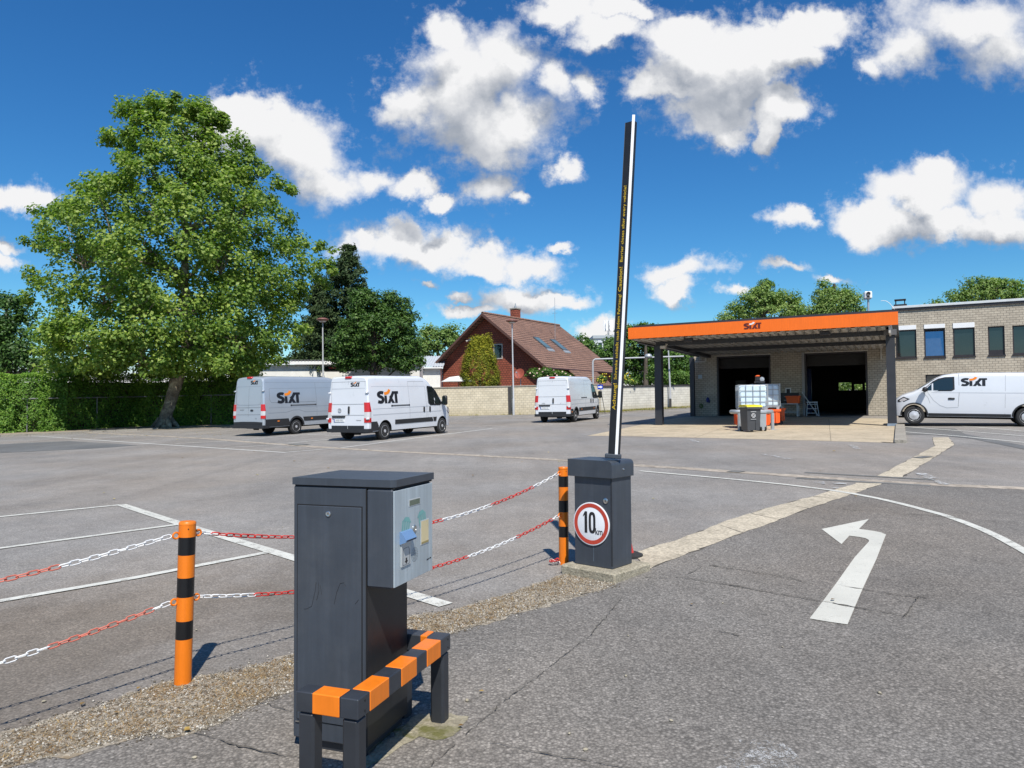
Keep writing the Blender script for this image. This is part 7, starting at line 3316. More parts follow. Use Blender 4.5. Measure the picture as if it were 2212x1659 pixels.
def arm_lamp():
    y = 60.0
    b = at_y(1281, 826, y)
    zg = G(b.x, b.y)
    c = at_y(1280.5, 776, y)
    e = at_y(1477, 769.5, y)
    t = thing('arm_lamp', 'pale pole with a very long horizontal arm and a round lamp behind the wall', 'street lamp', (b.x, b.y, zg))
    h = c.z - zg
    m = MB()
    m.tube([(0, 0, -.2), (0, 0, h - .3), (.05, 0, h - .1), (.2, 0, h), (e.x - b.x, 0, e.z - zg)], [.09, .08, .07, .07, .06], 10)
    m.build('pole', M['pole_grey'], t, smooth=50)
    q = at_y(1400.5, 770, y)
    m = MB()
    m.lathe([(.0, -.16), (.24, -.13), (.32, -.03), (.32, 0.0), (.28, .12), (.16, .22), (0, .24)], 20, 'z', (q.x - b.x, 0, q.z - zg), caps=False)
    m.build('lamp_globe', M['galv'], t, smooth=50)


arm_lamp()


def white_mast():
    p = on_line(1440, wb_, wc) + off * .35
    zg = G(p.x, p.y)
    top = at_y(1438, 757, p.y).z - zg
    t = thing('white_mast', 'slim white mast standing at the foot of the whitewashed wall', 'mast', (p.x, p.y, zg))
    m = MB()
    m.tube([(0, 0, .9), (0, 0, 1.6), (-.1, 0, top)], [.10, .08, .055], 10)
    m.build('pole', M['pole_grey'], t, smooth=50)
    m = MB()
    m.tube([(0, 0, -.1), (0, 0, .9)], .105, 10)
    m.build('sleeve', M['coping_dark'], t, smooth=50)


white_mast()


def phone_mast():
    y = 170
    b = at_y(1314.6, 760, y)
    tp = at_y(1314.6, 693, y)
    t = thing('phone_mast', 'distant mobile phone mast with white antenna panels', 'mast', (b.x, y, G(b.x, y)))
    h = tp.z - G(b.x, y)
    m = MB()
    m.tube([(0, 0, 0), (0, 0, h)], [.35, .18], 8)
    m.build('pole', M['pole_grey'], t)
    for k in range(6):
        a = k * pi / 3
        m = MB()
        m.box(math.cos(a) * .9 - .22, math.cos(a) * .9 + .22, math.sin(a) * .9 - .12, math.sin(a) * .9 + .12, h - 2.4, h + .1)
        m.tube([(0, 0, h - 1.2), (math.cos(a) * .9, math.sin(a) * .9, h - 1.2)], .05, 5)
        m.build('antenna', M['white'], t)


phone_mast()


def blue_sign():
    b0 = on_line(1307, wb_, wc)
    y = 53.0
    b = at_y(1307.5, 893.5, y)
    t = thing('direction_sign', 'small blue sign with a white right arrow on a leaning stake beside the plain van', 'sign', (b.x, y, G(b.x, y)))
    c = at_y(1296.5, 836, y)
    dx, dz = c.x - b.x, c.z - G(b.x, y)
    m = MB()
    m.tube([(0, 0, -.05), (dx, 0, dz + .1)], .022, 6)
    m.build('stake', M['coping_dark'], t)
    m = MB()
    w, h = .20, .17
    m.box(dx - w, dx + w, -.045, -.025, dz - h, dz + h)
    s = m.build('sign_plate', M['blue_sign'], t)
    m = MB()
    a = .03
    m.add([(dx - .15, -.047, dz - .05), (dx + .02, -.047, dz - .05), (dx + .02, -.047, dz - .11), (dx + .16, -.047, dz), (dx + .02, -.047, dz + .11), (dx + .02, -.047, dz + .05), (dx - .15, -.047, dz + .05)], [tuple(range(7))])
    m.build('white_arrow', M['sign_white'], s)


blue_sign()
# ------------------------------------------------------------------ foliage
def leaf_cloud(P, nrm, size, tint, fold=.25, aspect=.62):
    """two folded triangles per leaf"""
    n = len(P)
    nrm = nrm / np.linalg.norm(nrm, axis=1, keepdims=True)
    r = RNG.normal(size=(n, 3))
    t = np.cross(nrm, r)
    t /= np.linalg.norm(t, axis=1, keepdims=True)
    b = np.cross(nrm, t)
    s = size[:, None]
    V = np.empty((n, 4, 3))
    V[:, 0] = P - t * s * .5
    V[:, 1] = P + b * s * aspect * .5 + nrm * s * fold * .5
    V[:, 2] = P + t * s * .55
    V[:, 3] = P - b * s * aspect * .5 + nrm * s * fold * .5
    base = (np.arange(n) * 4)[:, None]
    Fs = np.concatenate([base + np.array([0, 2, 1]), base + np.array([0, 3, 2])])
    return V.reshape(-1, 3), Fs, np.repeat(tint, 4)


def clump_leaves(C, Rr, cnt, outdir, size, up=.5, flat=.65, tint_sd=.16, tint_mu=.5):
    """leaves gathered round clump centres C with radii Rr"""
    P, Nn, S, T = [], [], [], []
    for c, r, o in zip(C, Rr, outdir):
        c, o = np.asarray(c, float), np.asarray(o, float)
        k = max(4, int(cnt * RNG.uniform(.6, 1.4)))
        d = RNG.normal(size=(k, 3))
        d /= np.linalg.norm(d, axis=1, keepdims=True)
        rad = RNG.random(k) ** .45
        p = c + d * rad[:, None] * r * np.array([1, 1, flat])
        P.append(p)
        Nn.append(o * .55 + d * .55 + np.array([0, 0, up]) + RNG.normal(size=(k, 3)) * .45)
        S.append(size * RNG.uniform(.6, 1.3, k))
        T.append(np.clip(RNG.normal(tint_mu + RNG.normal() * .10, tint_sd, k), 0, 1))
    return np.concatenate(P), np.concatenate(Nn), np.concatenate(S), np.concatenate(T)


M['leaf_plane'] = leaf_mat('plane_tree_leaf', (.058, .108, .022), (.150, .236, .042), (.33, .40, .090), transl=.36)
M['leaf_dark'] = leaf_mat('dark_leaf', (0.028, 0.062, 0.017), (0.062, 0.127, 0.028), (0.132, 0.217, 0.046), transl=.22)
M['leaf_mid'] = leaf_mat('mid_leaf', (0.040, 0.093, 0.024), (0.093, 0.179, 0.038), (0.192, 0.288, 0.064), transl=.28)
M['leaf_pale'] = leaf_mat('pale_leaf', (0.083, 0.143, 0.039), (0.173, 0.262, 0.068), (0.300, 0.375, 0.112), transl=.3)
M['leaf_conifer'] = leaf_mat('conifer_needles', (0.013, 0.031, 0.013), (0.031, 0.060, 0.021), (0.072, 0.107, 0.034), transl=.05, rough=.6)
M['leaf_thuja'] = leaf_mat('golden_conifer', (.035, .065, .012), (.22, .235, .022), (.58, .50, .045), transl=.12, rough=.6)
M['leaf_hedge'] = leaf_mat('hornbeam_leaf', (.058, .125, .020), (.122, .240, .034), (.25, .37, .062), transl=.32)
M['bark_plane'] = bark_mat('plane_bark', (.095, .075, .052), (.19, .155, .112), (.42, .37, .26), 2.2)
M['bark'] = bark_mat('bark', (.05, .04, .03), (.09, .072, .052), (.15, .125, .095), 2.5)


def tree_thing(name, label, base, group=None):
    return thing(name, label, 'tree', base, 0, group)


def limbs(mb, start_pts, ends, r0, wob=.06):
    """branches from points along a trunk polyline to clump centres"""
    for e in ends:
        # leave the trunk below the clump
        best = min(start_pts, key=lambda q: (Vector(e) - q[0]).length + 2.2 * max(0, q[0].z - (e[2] - 1.0)))
        s, rs = best
        e = Vector(e)
        n = 6
        pts = []
        L_ = (e - s).length
        for i in range(n + 1):
            t = i / n
            p = s.lerp(e, t)
            p.z += math.sin(pi * t) * L_ * .06
            p += Vector(RNG.normal(size=3)) * L_ * wob * math.sin(pi * t) * .5
            pts.append(p)
        ra = min(rs * .62, r0 * (.35 + .055 * L_))
        mb.tube(pts, [ra * (1 - .82 * i / n) + .006 for i in range(n + 1)], 5, caps=False)


def plane_tree():
    base = gp(357, 923)
    y0 = base.y
    zg = G(base.x, base.y)
    t = tree_thing('plane_tree', 'huge plane tree with a leaning mottled trunk in front of the hedge', (base.x, base.y, zg))

    def X(px, py):
        p = at_y(px, py, y0)
        return p.x - base.x, p.z - zg
    edge_l = [(198, 262), (240, 258), (270, 228), (345, 226), (382, 162), (414, 166), (440, 88), (465, 92), (507, 62), (547, 66), (591, 50), (640, 44), (690, 62), (727, 66), (770, 75), (800, 96)]
    edge_r = [(198, 470), (226, 494), (250, 492), (287, 540), (320, 556), (358, 600), (390, 632), (427, 655), (487, 688), (527, 708), (567, 724), (627, 700), (687, 668), (730, 660), (768, 620), (800, 590)]

    def span(py):
        lo = np.interp(py, [a for a, _ in edge_l], [b for _, b in edge_l])
        hi = np.interp(py, [a for a, _ in edge_r], [b for _, b in edge_r])
        return lo, hi
    C, Rr, O = [], [], []
    while len(C) < 1080:
        py = RNG.uniform(198, 806)
        lo, hi = span(py)
        if RNG.random() > (hi - lo) / 690:
            continue
        xl, z = X(lo, py)
        xr_, _ = X(hi, py)
        cx, hw = (xl + xr_) / 2 + .25, (xr_ - xl) / 2 * .90
        z *= .955
        a = RNG.uniform(0, 2 * pi)
        rr = RNG.uniform(.0, 1) ** .40
        r = RNG.uniform(.45, .95) * (1 if hw > 4 else .75)
        hwi = max(.3, hw - r * .85)
        x = cx + math.cos(a) * rr * hwi
        y = math.sin(a) * rr * hwi * .92
        # open pockets so that the sky shows through
        g = math.sin(x * 1.15 + 1.3) * math.sin(y * .9 + .4) * math.sin(z * 1.05 + .8)
        if g > .34 and RNG.random() < .85:
            continue
        C.append((x, y, z))
        Rr.append(r)
        O.append((math.cos(a) * rr, math.sin(a) * rr, .25 + .5 * (z / 20)))
    # low boughs hanging round the trunk
    for _ in range(70):
        px, py = RNG.uniform(150, 600), RNG.uniform(720, 806)
        x, z = X(px, py)
        C.append((x * .9, RNG.uniform(-5.5, -1.0), z))
        Rr.append(RNG.uniform(.5, .9))
        O.append((x * .05, -.6, .4))
    # sprays that break the outline
    for px, py, r in ((275, 208, .8), (268, 225, .7), (300, 215, .7), (352, 204, .75), (350, 218, .7), (432, 204, .7), (415, 212, .7), (452, 215, .7), (488, 240, .5), (482, 228, .4), (462, 232, .6), (236, 276, .5), (244, 290, .6), (232, 300, .5),
                      (166, 388, .55), (180, 400, .7), (205, 388, .6), (215, 380, .5), (94, 448, .7), (110, 452, .7), (125, 440, .6), (62, 512, .5), (74, 520, .7), (58, 590, .6), (48, 640, .5), (540, 294, .6), (556, 330, .6), (600, 362, .5), (634, 388, .5), (716, 520, .5), (728, 560, .6), (735, 575, .5), (720, 600, .5), (655, 735, .7), (668, 700, .6), (610, 772, .6), (80, 720, .8), (75, 750, .8), (100, 790, .8), (160, 800, .9), (220, 790, .9), (300, 800, .9), (560, 790, .8), (480, 790, .9)):
        x, z = X(px, py)
        lo, hi = span(min(max(py, 200), 800))
        xc = X((lo + hi) / 2, py)[0]
        for q in (1, 2):
            f_ = .10 * q
            C.append((x + (xc - x) * f_ + RNG.normal() * .2, RNG.normal() * .6, z - .35 * q * (1 if py < 300 else .3)))
            Rr.append(r)
            O.append((np.sign(x) * .4, -.3, .5))
        for _ in range(2):
            C.append((x * .96 + RNG.normal() * .15, RNG.normal() * .6, z * .965 + RNG.normal() * .1))
            Rr.append(r * .8)
            O.append((np.sign(x) * .5, -.3, .5))
    C, Rr, O = np.array(C), np.array(Rr), np.array(O)
    P, Nn, S, T = clump_leaves(C, Rr, 88, O, .205, up=.5, flat=.85, tint_sd=.24, tint_mu=.57)
    V, Fs, Tt = leaf_cloud(P, Nn, S, T, .3, .85)
    fast_mesh('crown', V, Fs, Tt, M['leaf_plane'], t)
    # trunk
    tr = []
    for px, py, r in ((353, 928, .58), (355, 915, .46), (360, 895, .37), (367, 868, .34), (375, 840, .37), (382, 820, .40), (386, 806, .34), (392, 786, .30), (399, 764, .29), (402, 730, .31), (400, 680, .27), (396, 600, .22), (398, 500, .17), (394, 400, .12), (384, 300, .07), (380, 240, .03)):
        x, z = X(px, py)
        tr.append((Vector((x, 0.02 * z, z - .05)), r))
    m = MB()
    pts, rs = [], []
    for (a, ra), (b, rb) in zip(tr, tr[1:]):
        for j in range(3):
            k = j / 3
            pts.append(a.lerp(b, k) + Vector(RNG.normal(size=3)) * .02)
            rs.append((ra + (rb - ra) * k) * RNG.uniform(.96, 1.05))
    m.tube(pts, rs, 16)
    for k in range(6):
        a = k * 1.05 + .3
        m.tube([(math.cos(a) * .30, math.sin(a) * .30, .55), (math.cos(a) * .55, math.sin(a) * .55, .18), (math.cos(a) * .80, math.sin(a) * .80, -.06)], [.16, .17, .10], 8)
    starts = [q for q in tr[8:]]
    big = []
    for i in RNG.choice(1080, 26, replace=False):
        big.append(C[i])
    sub = MB()
    limbs(m, starts, big, .26)
    starts2 = starts + [(Vector(b) * .75 + Vector((0, 0, -.3)) + tr[9][0] * .25, .10) for b in big]
    limbs(m, starts2, [C[i] for i in RNG.choice(1080, 170, replace=False)], .09, .1)
    m.build('trunk', M['bark_plane'], t, smooth=60)


plane_tree()


def blob_tree(name, label, y, blobs, size, m, per=60, clump=.75, dens=1.0, trunk=True, group=None, depth=.9, flat=.7, core=True, tint=.5, base_px=None, up=.5):
    """blobs: (px, py, rx, ry) in photograph pixels, at distance y"""
    b0 = blobs[0]
    bx = at_y(base_px if base_px else b0[0], 860, y)
    zg = G(bx.x, y)
    t = tree_thing(name, label, (bx.x, y, zg), group)
    k = y / F
    C, Rr, O = [], [], []
    top = []
    for (px, py, rx, ry) in blobs:
        c = at_y(px, py, y)
        c = np.array((c.x - bx.x, 0, c.z - zg))
        ax = np.array((rx * k, min(rx, ry) * k * depth * 1.1, ry * k))
        area = (ax[0] * ax[2] + ax[0] * ax[1] + ax[1] * ax[2]) / 3 * 4 * pi
        n = int(max(6, area / (clump * clump) * .62 * dens))
        top.append(c)
        for _ in range(n):
            d = RNG.normal(size=3)
            d /= np.linalg.norm(d)
            rr = RNG.random() ** .30
            p = c + d * rr * np.maximum(ax - clump * .55, .1)
            if p[2] < .3:
                continue
            C.append(p)
            Rr.append(clump * RNG.uniform(.55, 1.15))
            O.append(d)
    P, Nn, S, T = clump_leaves(C, Rr, per, O, size, up=up, flat=flat, tint_mu=tint)
    keep = P[:, 2] > .05
    V, Fs, Tt = leaf_cloud(P[keep], Nn[keep], S[keep], T[keep], .28, .7)
    fast_mesh('crown', V, Fs, Tt, m, t)
    if trunk:
        mb = MB()
        h = max(q[2] for q in top)
        r = .04 * h
        tr = [(Vector((math.sin(z * .9) * .1, 0, h * z)), r * (1 - .75 * z)) for z in np.linspace(-.03, 1.0, 9)]
        mb.tube([q for q, _ in tr], [r_ for _, r_ in tr], 9)
        idx = RNG.choice(len(C), min(len(C), 40), replace=False)
        limbs(mb, tr[2:], [C[i] for i in idx], r * .5)
        mb.build('trunk', M['bark'], t, smooth=60)
    return t


# trees behind the vans
def conifer(name, label, px, ytop, ybase, y, halfw_px, m, lean=0):
    bx = at_y(px, ybase, y)
    zg = G(bx.x, y)
    t = tree_thing(name, label, (bx.x, y, zg))
    zt = at_y(px, ytop, y).z - zg
    zb_ = 1.0
    k = y / F
    P, Nn, S, T = [], [], [], []
    br = MB()
    br.tube([(0, 0, -.3), (0, 0, zt * .5), (0, 0, zt * .98)], [zt * .022, zt * .014, .03], 8)
    nl = 46
    for i in range(nl):
        f = (i + RNG.random()) / nl
        z = zb_ + (zt - zb_) * f
        R0 = halfw_px * k * (1 - f) ** .64 * RNG.uniform(.72, 1.12) + .25
        for j in range(int(6 + 9 * (1 - f))):
            a = RNG.uniform(0, 2 * pi)
            R_ = R0 * RNG.uniform(.7, 1.1)
            n = int(74 * (R_ / 3 + .35))
            u = RNG.random(n) ** .6
            droop = -.10 * R_ * u ** 2 + .16 * R_ * u ** 3 * (1 if f > .5 else .6)
            w = .20 + .26 * (1 - abs(u - .5) * 1.2)
            off_ = RNG.normal(size=n) * w * .6
            x = math.cos(a) * u * R_ - math.sin(a) * off_
            yy = math.sin(a) * u * R_ + math.cos(a) * off_
            zz = z + droop + RNG.normal(size=n) * .13
            P.append(np.stack([x, yy, zz], 1))
            Nn.append(np.stack([np.full(n, math.cos(a) * .6), np.full(n, math.sin(a) * .6), np.full(n, .55)], 1) + RNG.normal(size=(n, 3)) * .5)
            S.append(RNG.uniform(.20, .46, n))
            T.append(np.clip(RNG.normal(.32 + .4 * u, .16, n), 0, 1))
            if j % 4 == 0:
                br.tube([(0, 0, z - .1), (math.cos(a) * R_ * .7, math.sin(a) * R_ * .7, z - .05 * R_)], [.05, .015], 5, caps=False)
    P, Nn, S, T = map(np.concatenate, (P, Nn, S, T))
    V, Fs, Tt = leaf_cloud(P, Nn, S, T, .25, .34)
    fast_mesh('crown', V, Fs, Tt, m, t)
    br.build('trunk', M['bark'], t, smooth=60)


conifer('conifer', 'tall dark conifer rising behind the plane tree and the white shed', 752, 530, 800, 66.0, 118, M['leaf_conifer'])
conifer('conifer', 'shorter dark conifer close to the right side of the plane tree', 690, 600, 800, 70.0, 80, M['leaf_conifer'])
blob_tree('broadleaf_tree', 'dense dark green rounded tree overhanging the white shed behind the white van', 58.5,
          [(812, 720, 86, 76), (800, 665, 60, 44), (846, 655, 48, 34), (860, 700, 54, 46), (760, 735, 50, 50), (740, 770, 34, 30), (872, 745, 44, 44), (820, 775, 84, 34), (905, 778, 14, 22), (760, 785, 50, 26), (870, 785, 46, 26), (780, 640, 34, 22)], .20, M['leaf_dark'], per=52, clump=.62, base_px=806, dens=1.1)
blob_tree('broadleaf_tree', 'feathery mid-green tree left of the brick house roof', 84.0, [(945, 742, 56, 40), (975, 722, 36, 26), (908, 752, 40, 38), (925, 715, 24, 18), (985, 745, 30, 30)], .30, M['leaf_pale'], per=44, clump=.95, group=None, tint=.42)
blob_tree('broadleaf_tree', 'dark tree at the left edge of the picture behind the hedge', 62.0, [(10, 700, 64, 72), (-30, 720, 80, 80), (40, 742, 52, 60), (15, 650, 34, 30), (-60, 690, 80, 70), (60, 785, 70, 40), (140, 790, 60, 34), (0, 790, 60, 40), (210, 795, 50, 30)], .26, M['leaf_dark'], per=50, clump=.85, dens=.8)
blob_tree('broadleaf_tree', 'small green tree peeping over the hedge right of the plane trunk', 50.0, [(505, 800, 34, 30), (470, 812, 30, 24), (540, 812, 22, 20)], .17, M['leaf_mid'], per=46, clump=.55, tint=.6)
blob_tree('broadleaf_tree', 'round green tree beyond the right end of the brick house roof', 92.0, [(1258, 742, 36, 26), (1232, 738, 26, 20), (1280, 760, 24, 20), (1250, 770, 40, 24)], .30, M['leaf_mid'], per=44, clump=.95, tint=.45)
blob_tree('broadleaf_tree', 'big glossy green tree behind the whitewashed wall between the boom and the canopy', 78.0,
          [(1440, 770, 66, 58), (1395, 760, 50, 54), (1340, 760, 46, 46), (1480, 780, 44, 56), (1310, 775, 36, 40), (1400, 720, 44, 26), (1360, 722, 40, 26), (1455, 730, 40, 30), (1500, 790, 24, 40), (1320, 740, 24, 20), (1380, 812, 60, 30), (1450, 815, 60, 30), (1320, 812, 40, 28), (1490, 820, 40, 30)], .27, M['leaf_mid'], per=52, clump=.85, dens=1.15, tint=.45)
blob_tree('broadleaf_tree', 'tree with sprigs reaching just above the left end of the orange fascia', 76.0, [(1395, 708, 14, 10), (1425, 708, 10, 10), (1400, 725, 30, 16), (1388, 702, 6, 6)], .24, M['leaf_mid'], per=36, clump=.55, tint=.45)
blob_tree('broadleaf_tree', 'left crown of the trees behind the wash hall roof', 80.0, [(1650, 665, 78, 50), (1652, 636, 50, 34), (1655, 612, 26, 18), (1606, 668, 48, 30), (1695, 652, 46, 32), (1575, 686, 30, 20), (1715, 675, 34, 24)], .24, M['leaf_pale'], per=52, clump=.85, dens=.9, tint=.58)
blob_tree('broadleaf_tree', 'middle crown of the trees behind the wash hall roof next to the roof camera', 82.0, [(1806, 660, 56, 34), (1790, 632, 34, 20), (1832, 645, 36, 26), (1768, 668, 34, 24), (1860, 672, 26, 18), (1780, 613, 16, 13), (1740, 670, 30, 22), (1806, 640, 60, 36)], .24, M['leaf_pale'], per=50, clump=.85, dens=.9, tint=.58)
blob_tree('broadleaf_tree', 'broad tree rising behind the roof of the office building at the right', 72.0, [(2150, 630, 70, 34), (2110, 640, 50, 30), (2070, 642, 34, 22), (2200, 640, 44, 28), (2020, 655, 30, 12), (2140, 610, 40, 12), (2240, 640, 40, 30), (2120, 615, 60, 24), (2180, 612, 50, 20)], .22, M['leaf_pale'], per=52, clump=.8, dens=.9, tint=.52)
blob_tree('shrub', 'leafy shrub with yellow flowers on top of the whitewashed wall by the boom', 57.5, [(1345, 818, 18, 14), (1300, 820, 14, 12), (1360, 824, 16, 10)], .16, M['leaf_pale'], per=40, clump=.4, trunk=False, tint=.5)
blob_tree('shrub', 'light green shrub behind the whitewashed wall beside the canopy column', 68.0, [(1415, 805, 28, 26), (1470, 812, 26, 20), (1440, 815, 24, 16)], .18, M['leaf_mid'], per=40, clump=.5, trunk=False, tint=.65)
blob_tree('shrub', 'greenery behind the wash hall seen through its rear panes', 64.0, [(1820, 830, 60, 40), (1760, 835, 50, 34), (1880, 835, 50, 36), (1560, 820, 60, 40)], .22, M['leaf_pale'], per=40, clump=.8, trunk=False, tint=.5)
o = bpy.data.objects.get('shrub')

# flowers on the shrub by the boom and the rose bush
def flower_dots(parent, spots, r, m, name='flowers'):
    mb = MB()
    for p in spots:
        mb.M = Matrix.Translation(p) @ Matrix.Rotation(RNG.uniform(0, 6), 4, 'X')
        mb.lathe([(0, -r * .5), (r * .8, -r * .3), (r, r * .1), (r * .6, r * .5), (0, r * .4)], 7, caps=False)
    mb.build(name, m, parent)


def rose_bush():
    t = blob_tree('rose_bush', 'rose bush with pale pink blooms hanging over the wall behind the plain van', 56.4, [(1180, 800, 16, 14), (1150, 802, 16, 12), (1205, 806, 20, 12), (1165, 808, 40, 14), (1228, 814, 14, 10)], .13, M['leaf_mid'], per=34, clump=.34, trunk=False, tint=.55)
    b = t.location
    sp = []
    for px, py in ((1145, 806), (1153, 812), (1165, 797), (1172, 803), (1183, 812), (1196, 800), (1199, 807), (1203, 811), (1215, 803), (1222, 807), (1232, 812), (1238, 815), (1245, 816), (1178, 798), (1160, 806)):
        p = at_y(px, py, 55.75 + RNG.normal() * .1)
        sp.append(Vector((p.x - b.x, p.y - b.y, p.z - b.z)))
    flower_dots(t, sp, .075, mat('rose_petal', (.60, .42, .33), .6, var=.15, scale=3), 'blooms')


rose_bush()
t_sh = [o for o in bpy.data.objects if o.name.startswith('shrub') and 'yellow flowers' in o.get('label', '')][0]
sp = []
for _ in range(40):
    px, py = RNG.choice([1300, 1345, 1352]) + RNG.normal() * 8, 816 + RNG.normal() * 7
    p = at_y(px, py, 56.9 + RNG.normal() * .2)
    sp.append(Vector((p.x, p.y, p.z)) - t_sh.location)
flower_dots(t_sh, sp, .06, mat('yellow_petal', (.70, .55, .04), .6, var=.1))


def thuja():
    y = 57.2
    b = at_y(1037, 834, y)
    zg = G(b.x, y)
    t = tree_thing('golden_conifer', 'rounded yellow-green conifer bush in front of the brick house gable', (b.x, y, zg))
    k = y / F
    zt = at_y(1037, 728, y).z - zg
    C, O, Rr = [], [], []
    for _ in range(900):
        f = RNG.random()
        prof = np.interp(f, [0, .25, .55, .75, .88, 1.0], [1.0, 1.02, .92, .74, .52, .20])
        a = RNG.uniform(0, 2 * pi)
        hw = 44 * k * prof * RNG.uniform(.78, 1.02)
        c = (math.cos(a) * hw, math.sin(a) * hw * .9, .2 + (zt - .3) * f)
        C.append(c)
        O.append((math.cos(a), math.sin(a), .6))
        Rr.append(RNG.uniform(.16, .30))
    for px, py in ((1022, 733), (1018, 745), (1055, 732), (1060, 742), (1040, 745), (1034, 738)):
        p = at_y(px, py, y)
        for _ in range(5):
            C.append((p.x - b.x + RNG.normal() * .08, RNG.normal() * .2, p.z - zg + RNG.normal() * .12))
            O.append((0, -.3, 1))
            Rr.append(.26)
    P, Nn, S, T = clump_leaves(C, Rr, 46, O, .13, up=.9, flat=1.5, tint_sd=.22)
    hfrac = np.clip(P[:, 2] / zt, 0, 1)
    # new golden shoots are denser towards the top of the plant
    T = np.clip(T * .55 + hfrac * .42 - .10 + RNG.normal(size=len(T)) * .10, 0, 1)
    V, Fs, Tt = leaf_cloud(P, Nn, S, T, .2, .40)
    fast_mesh('crown', V, Fs, Tt, M['leaf_thuja'], t)
    m = MB()
    m.tube([(0, 0, -.2), (0, 0, zt * .8)], [.16, .04], 8)
    m.build('trunk', M['bark'], t)


thuja()


M['gutter_grey'] = mat('weathered_tube', (.16, .165, .16), .7, var=.3)
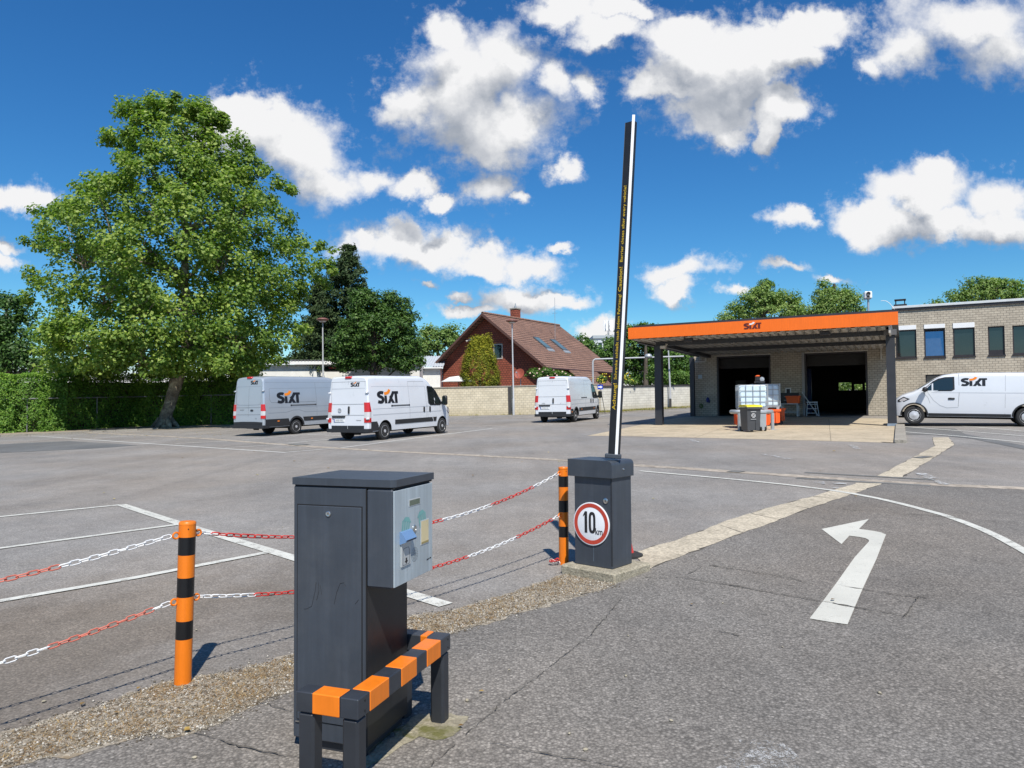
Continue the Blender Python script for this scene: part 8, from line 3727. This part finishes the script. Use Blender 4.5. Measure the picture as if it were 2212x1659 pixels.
# ------------------------------------------------------------------ hedge with the old railing in it
def hedge():
    a, b = gp(-120, 940), gp(0, 936)
    pts = [gp(-260, 944), gp(0, 936.5), gp(114, 932), gp(297, 921.5), gp(400, 919.5), gp(510, 917)]
    base = pts[0]
    zg = G(base.x, base.y)
    t = thing('hedge', 'tall clipped hornbeam hedge along the left side of the yard', 'hedge', (base.x, base.y, zg))
    P, Nn, S, T = [], [], [], []
    core = MB()
    for p, q in zip(pts, pts[1:]):
        e_ = (q - p).normalized() * .7
        p, q = p - e_, q + e_
        d = (q - p)
        d.z = 0
        Ln = d.length
        u = d.normalized()
        nrm = Vector((u.y, -u.x, 0))
        if nrm.y > 0:
            nrm = -nrm
        n = int(Ln * 2300)
        s = RNG.random(n) * Ln
        H0 = 3.35
        H = H0 + .15 * np.sin(s * 1.3) + .12 * np.sin(s * 3.1 + 1)
        face = RNG.random(n)
        z = np.where(face < .80, RNG.random(n) ** .9 * H, H - np.abs(RNG.normal(size=n)) * .12)
        lump = .16 * np.sin(s * 2.3 + z * 1.9) + .10 * np.sin(s * 5.1 - z * 3.3) + .06 * np.sin(s * 11 + z * 9)
        dep = np.where(face < .80, -np.abs(RNG.normal(size=n)) * .22 + lump, -RNG.random(n) * 2.2)
        round_ = np.clip((z - (H - .5)) / .5, 0, 1) ** 2 * .35
        dep = dep - np.where(face < .8, round_, 0)
        x = p.x - base.x + u.x * s + nrm.x * dep
        y = p.y - base.y + u.y * s + nrm.y * dep
        P.append(np.stack([x, y, z + [G(p.x, p.y) - zg][0]], 1))
        top = np.clip((z - H + .4) / .4, 0, 1)
        Nn.append(np.stack([nrm.x * (1 - top * .7) + RNG.normal(size=n) * .5, nrm.y * (1 - top * .7) + RNG.normal(size=n) * .5, .45 + top * .8 + RNG.normal(size=n) * .4], 1))
        S.append(RNG.uniform(.07, .14, n))
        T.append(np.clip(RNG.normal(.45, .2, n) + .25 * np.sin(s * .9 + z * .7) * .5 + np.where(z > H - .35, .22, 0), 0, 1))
        c0, c1 = p - base - nrm * .80, q - base - nrm * .80
        c2, c3 = q - base - nrm * 2.2, p - base - nrm * 2.2
        g0, g1 = G(p.x, p.y) - zg, G(q.x, q.y) - zg
        core.add([(c0.x, c0.y, g0), (c1.x, c1.y, g1), (c2.x, c2.y, g1), (c3.x, c3.y, g0), (c0.x, c0.y, g0 + H0 - .45), (c1.x, c1.y, g1 + H0 - .45), (c2.x, c2.y, g1 + H0 - .45), (c3.x, c3.y, g0 + H0 - .45)],
                 [(0, 3, 2, 1), (4, 5, 6, 7), (0, 1, 5, 4), (1, 2, 6, 5), (2, 3, 7, 6), (3, 0, 4, 7)])
    P, Nn, S, T = map(np.concatenate, (P, Nn, S, T))
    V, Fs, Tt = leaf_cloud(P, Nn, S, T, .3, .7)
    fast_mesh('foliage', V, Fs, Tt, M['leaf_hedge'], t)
    core.build('branches', M['bark'], t)
    # railing
    r = thing('railing', 'old grey tubular railing half grown into the hedge', 'railing', (base.x, base.y, zg))
    m = MB()
    tops = []
    for p, q in zip(pts[1:], pts[2:]):
        d = (q - p)
        d.z = 0
        u = d.normalized()
        nrm = Vector((u.y, -u.x, 0))
        if nrm.y > 0:
            nrm = -nrm
        a_, b_ = p + nrm * -.06, q + nrm * -.06
        tops += [Vector((a_.x - base.x, a_.y - base.y, G(a_.x, a_.y) - zg + 1.95)), Vector((b_.x - base.x, b_.y - base.y, G(b_.x, b_.y) - zg + 1.95))]
        n = max(1, int(d.length / 3.2))
        for i in range(n):
            w = a_.lerp(b_, (i + .5) / n)
            pm = MB()
            pm.tube([(w.x - base.x, w.y - base.y, G(w.x, w.y) - zg - .05), (w.x - base.x, w.y - base.y, G(w.x, w.y) - zg + 1.92)], .03, 8)
            pm.build('post', M['gutter_grey'], r)
    m.tube(tops, .035, 8)
    m.build('top_rail', M['gutter_grey'], r)
    # kerb and bare soil in front
    mb = MB()
    fr = [gp(-260, 950), gp(0, 944), gp(114, 938.5), gp(200, 934), gp(297, 930), gp(340, 927.5)]
    stripe(mb, fr, .16, .10, True)
    kb = MB()
    for p, q in zip(fr, fr[1:]):
        n = max(1, int((q - p).length / 1.0))
        for i in range(n):
            a_, b_ = p.lerp(q, i / n + .006), p.lerp(q, (i + 1) / n - .006)
            u = (b_ - a_).normalized()
            nn = Vector((-u.y, u.x, 0)) * .07
            z = RNG.normal() * .006
            v = [a_ + nn, b_ + nn, b_ - nn, a_ - nn]
            kb.add([(w.x, w.y, G(w.x, w.y) - .05) for w in v] + [(w.x, w.y, G(w.x, w.y) + .09 + z) for w in v], [(3, 2, 1, 0), (4, 5, 6, 7), (0, 1, 5, 4), (1, 2, 6, 5), (2, 3, 7, 6), (3, 0, 4, 7)])
    struct('kerb', kb, M['kerb'])
    gpoly('soil_strip', [(-260, 949.6), (0, 943.6), (114, 938.2), (200, 933.7), (297, 929.6), (345, 929), (430, 926), (520, 923), (640, 917), (700, 905), (520, 912), (400, 917), (297, 919), (114, 929), (0, 934), (-260, 941)], .011, M['verge'], jitter=.04, sub=.4)


hedge()
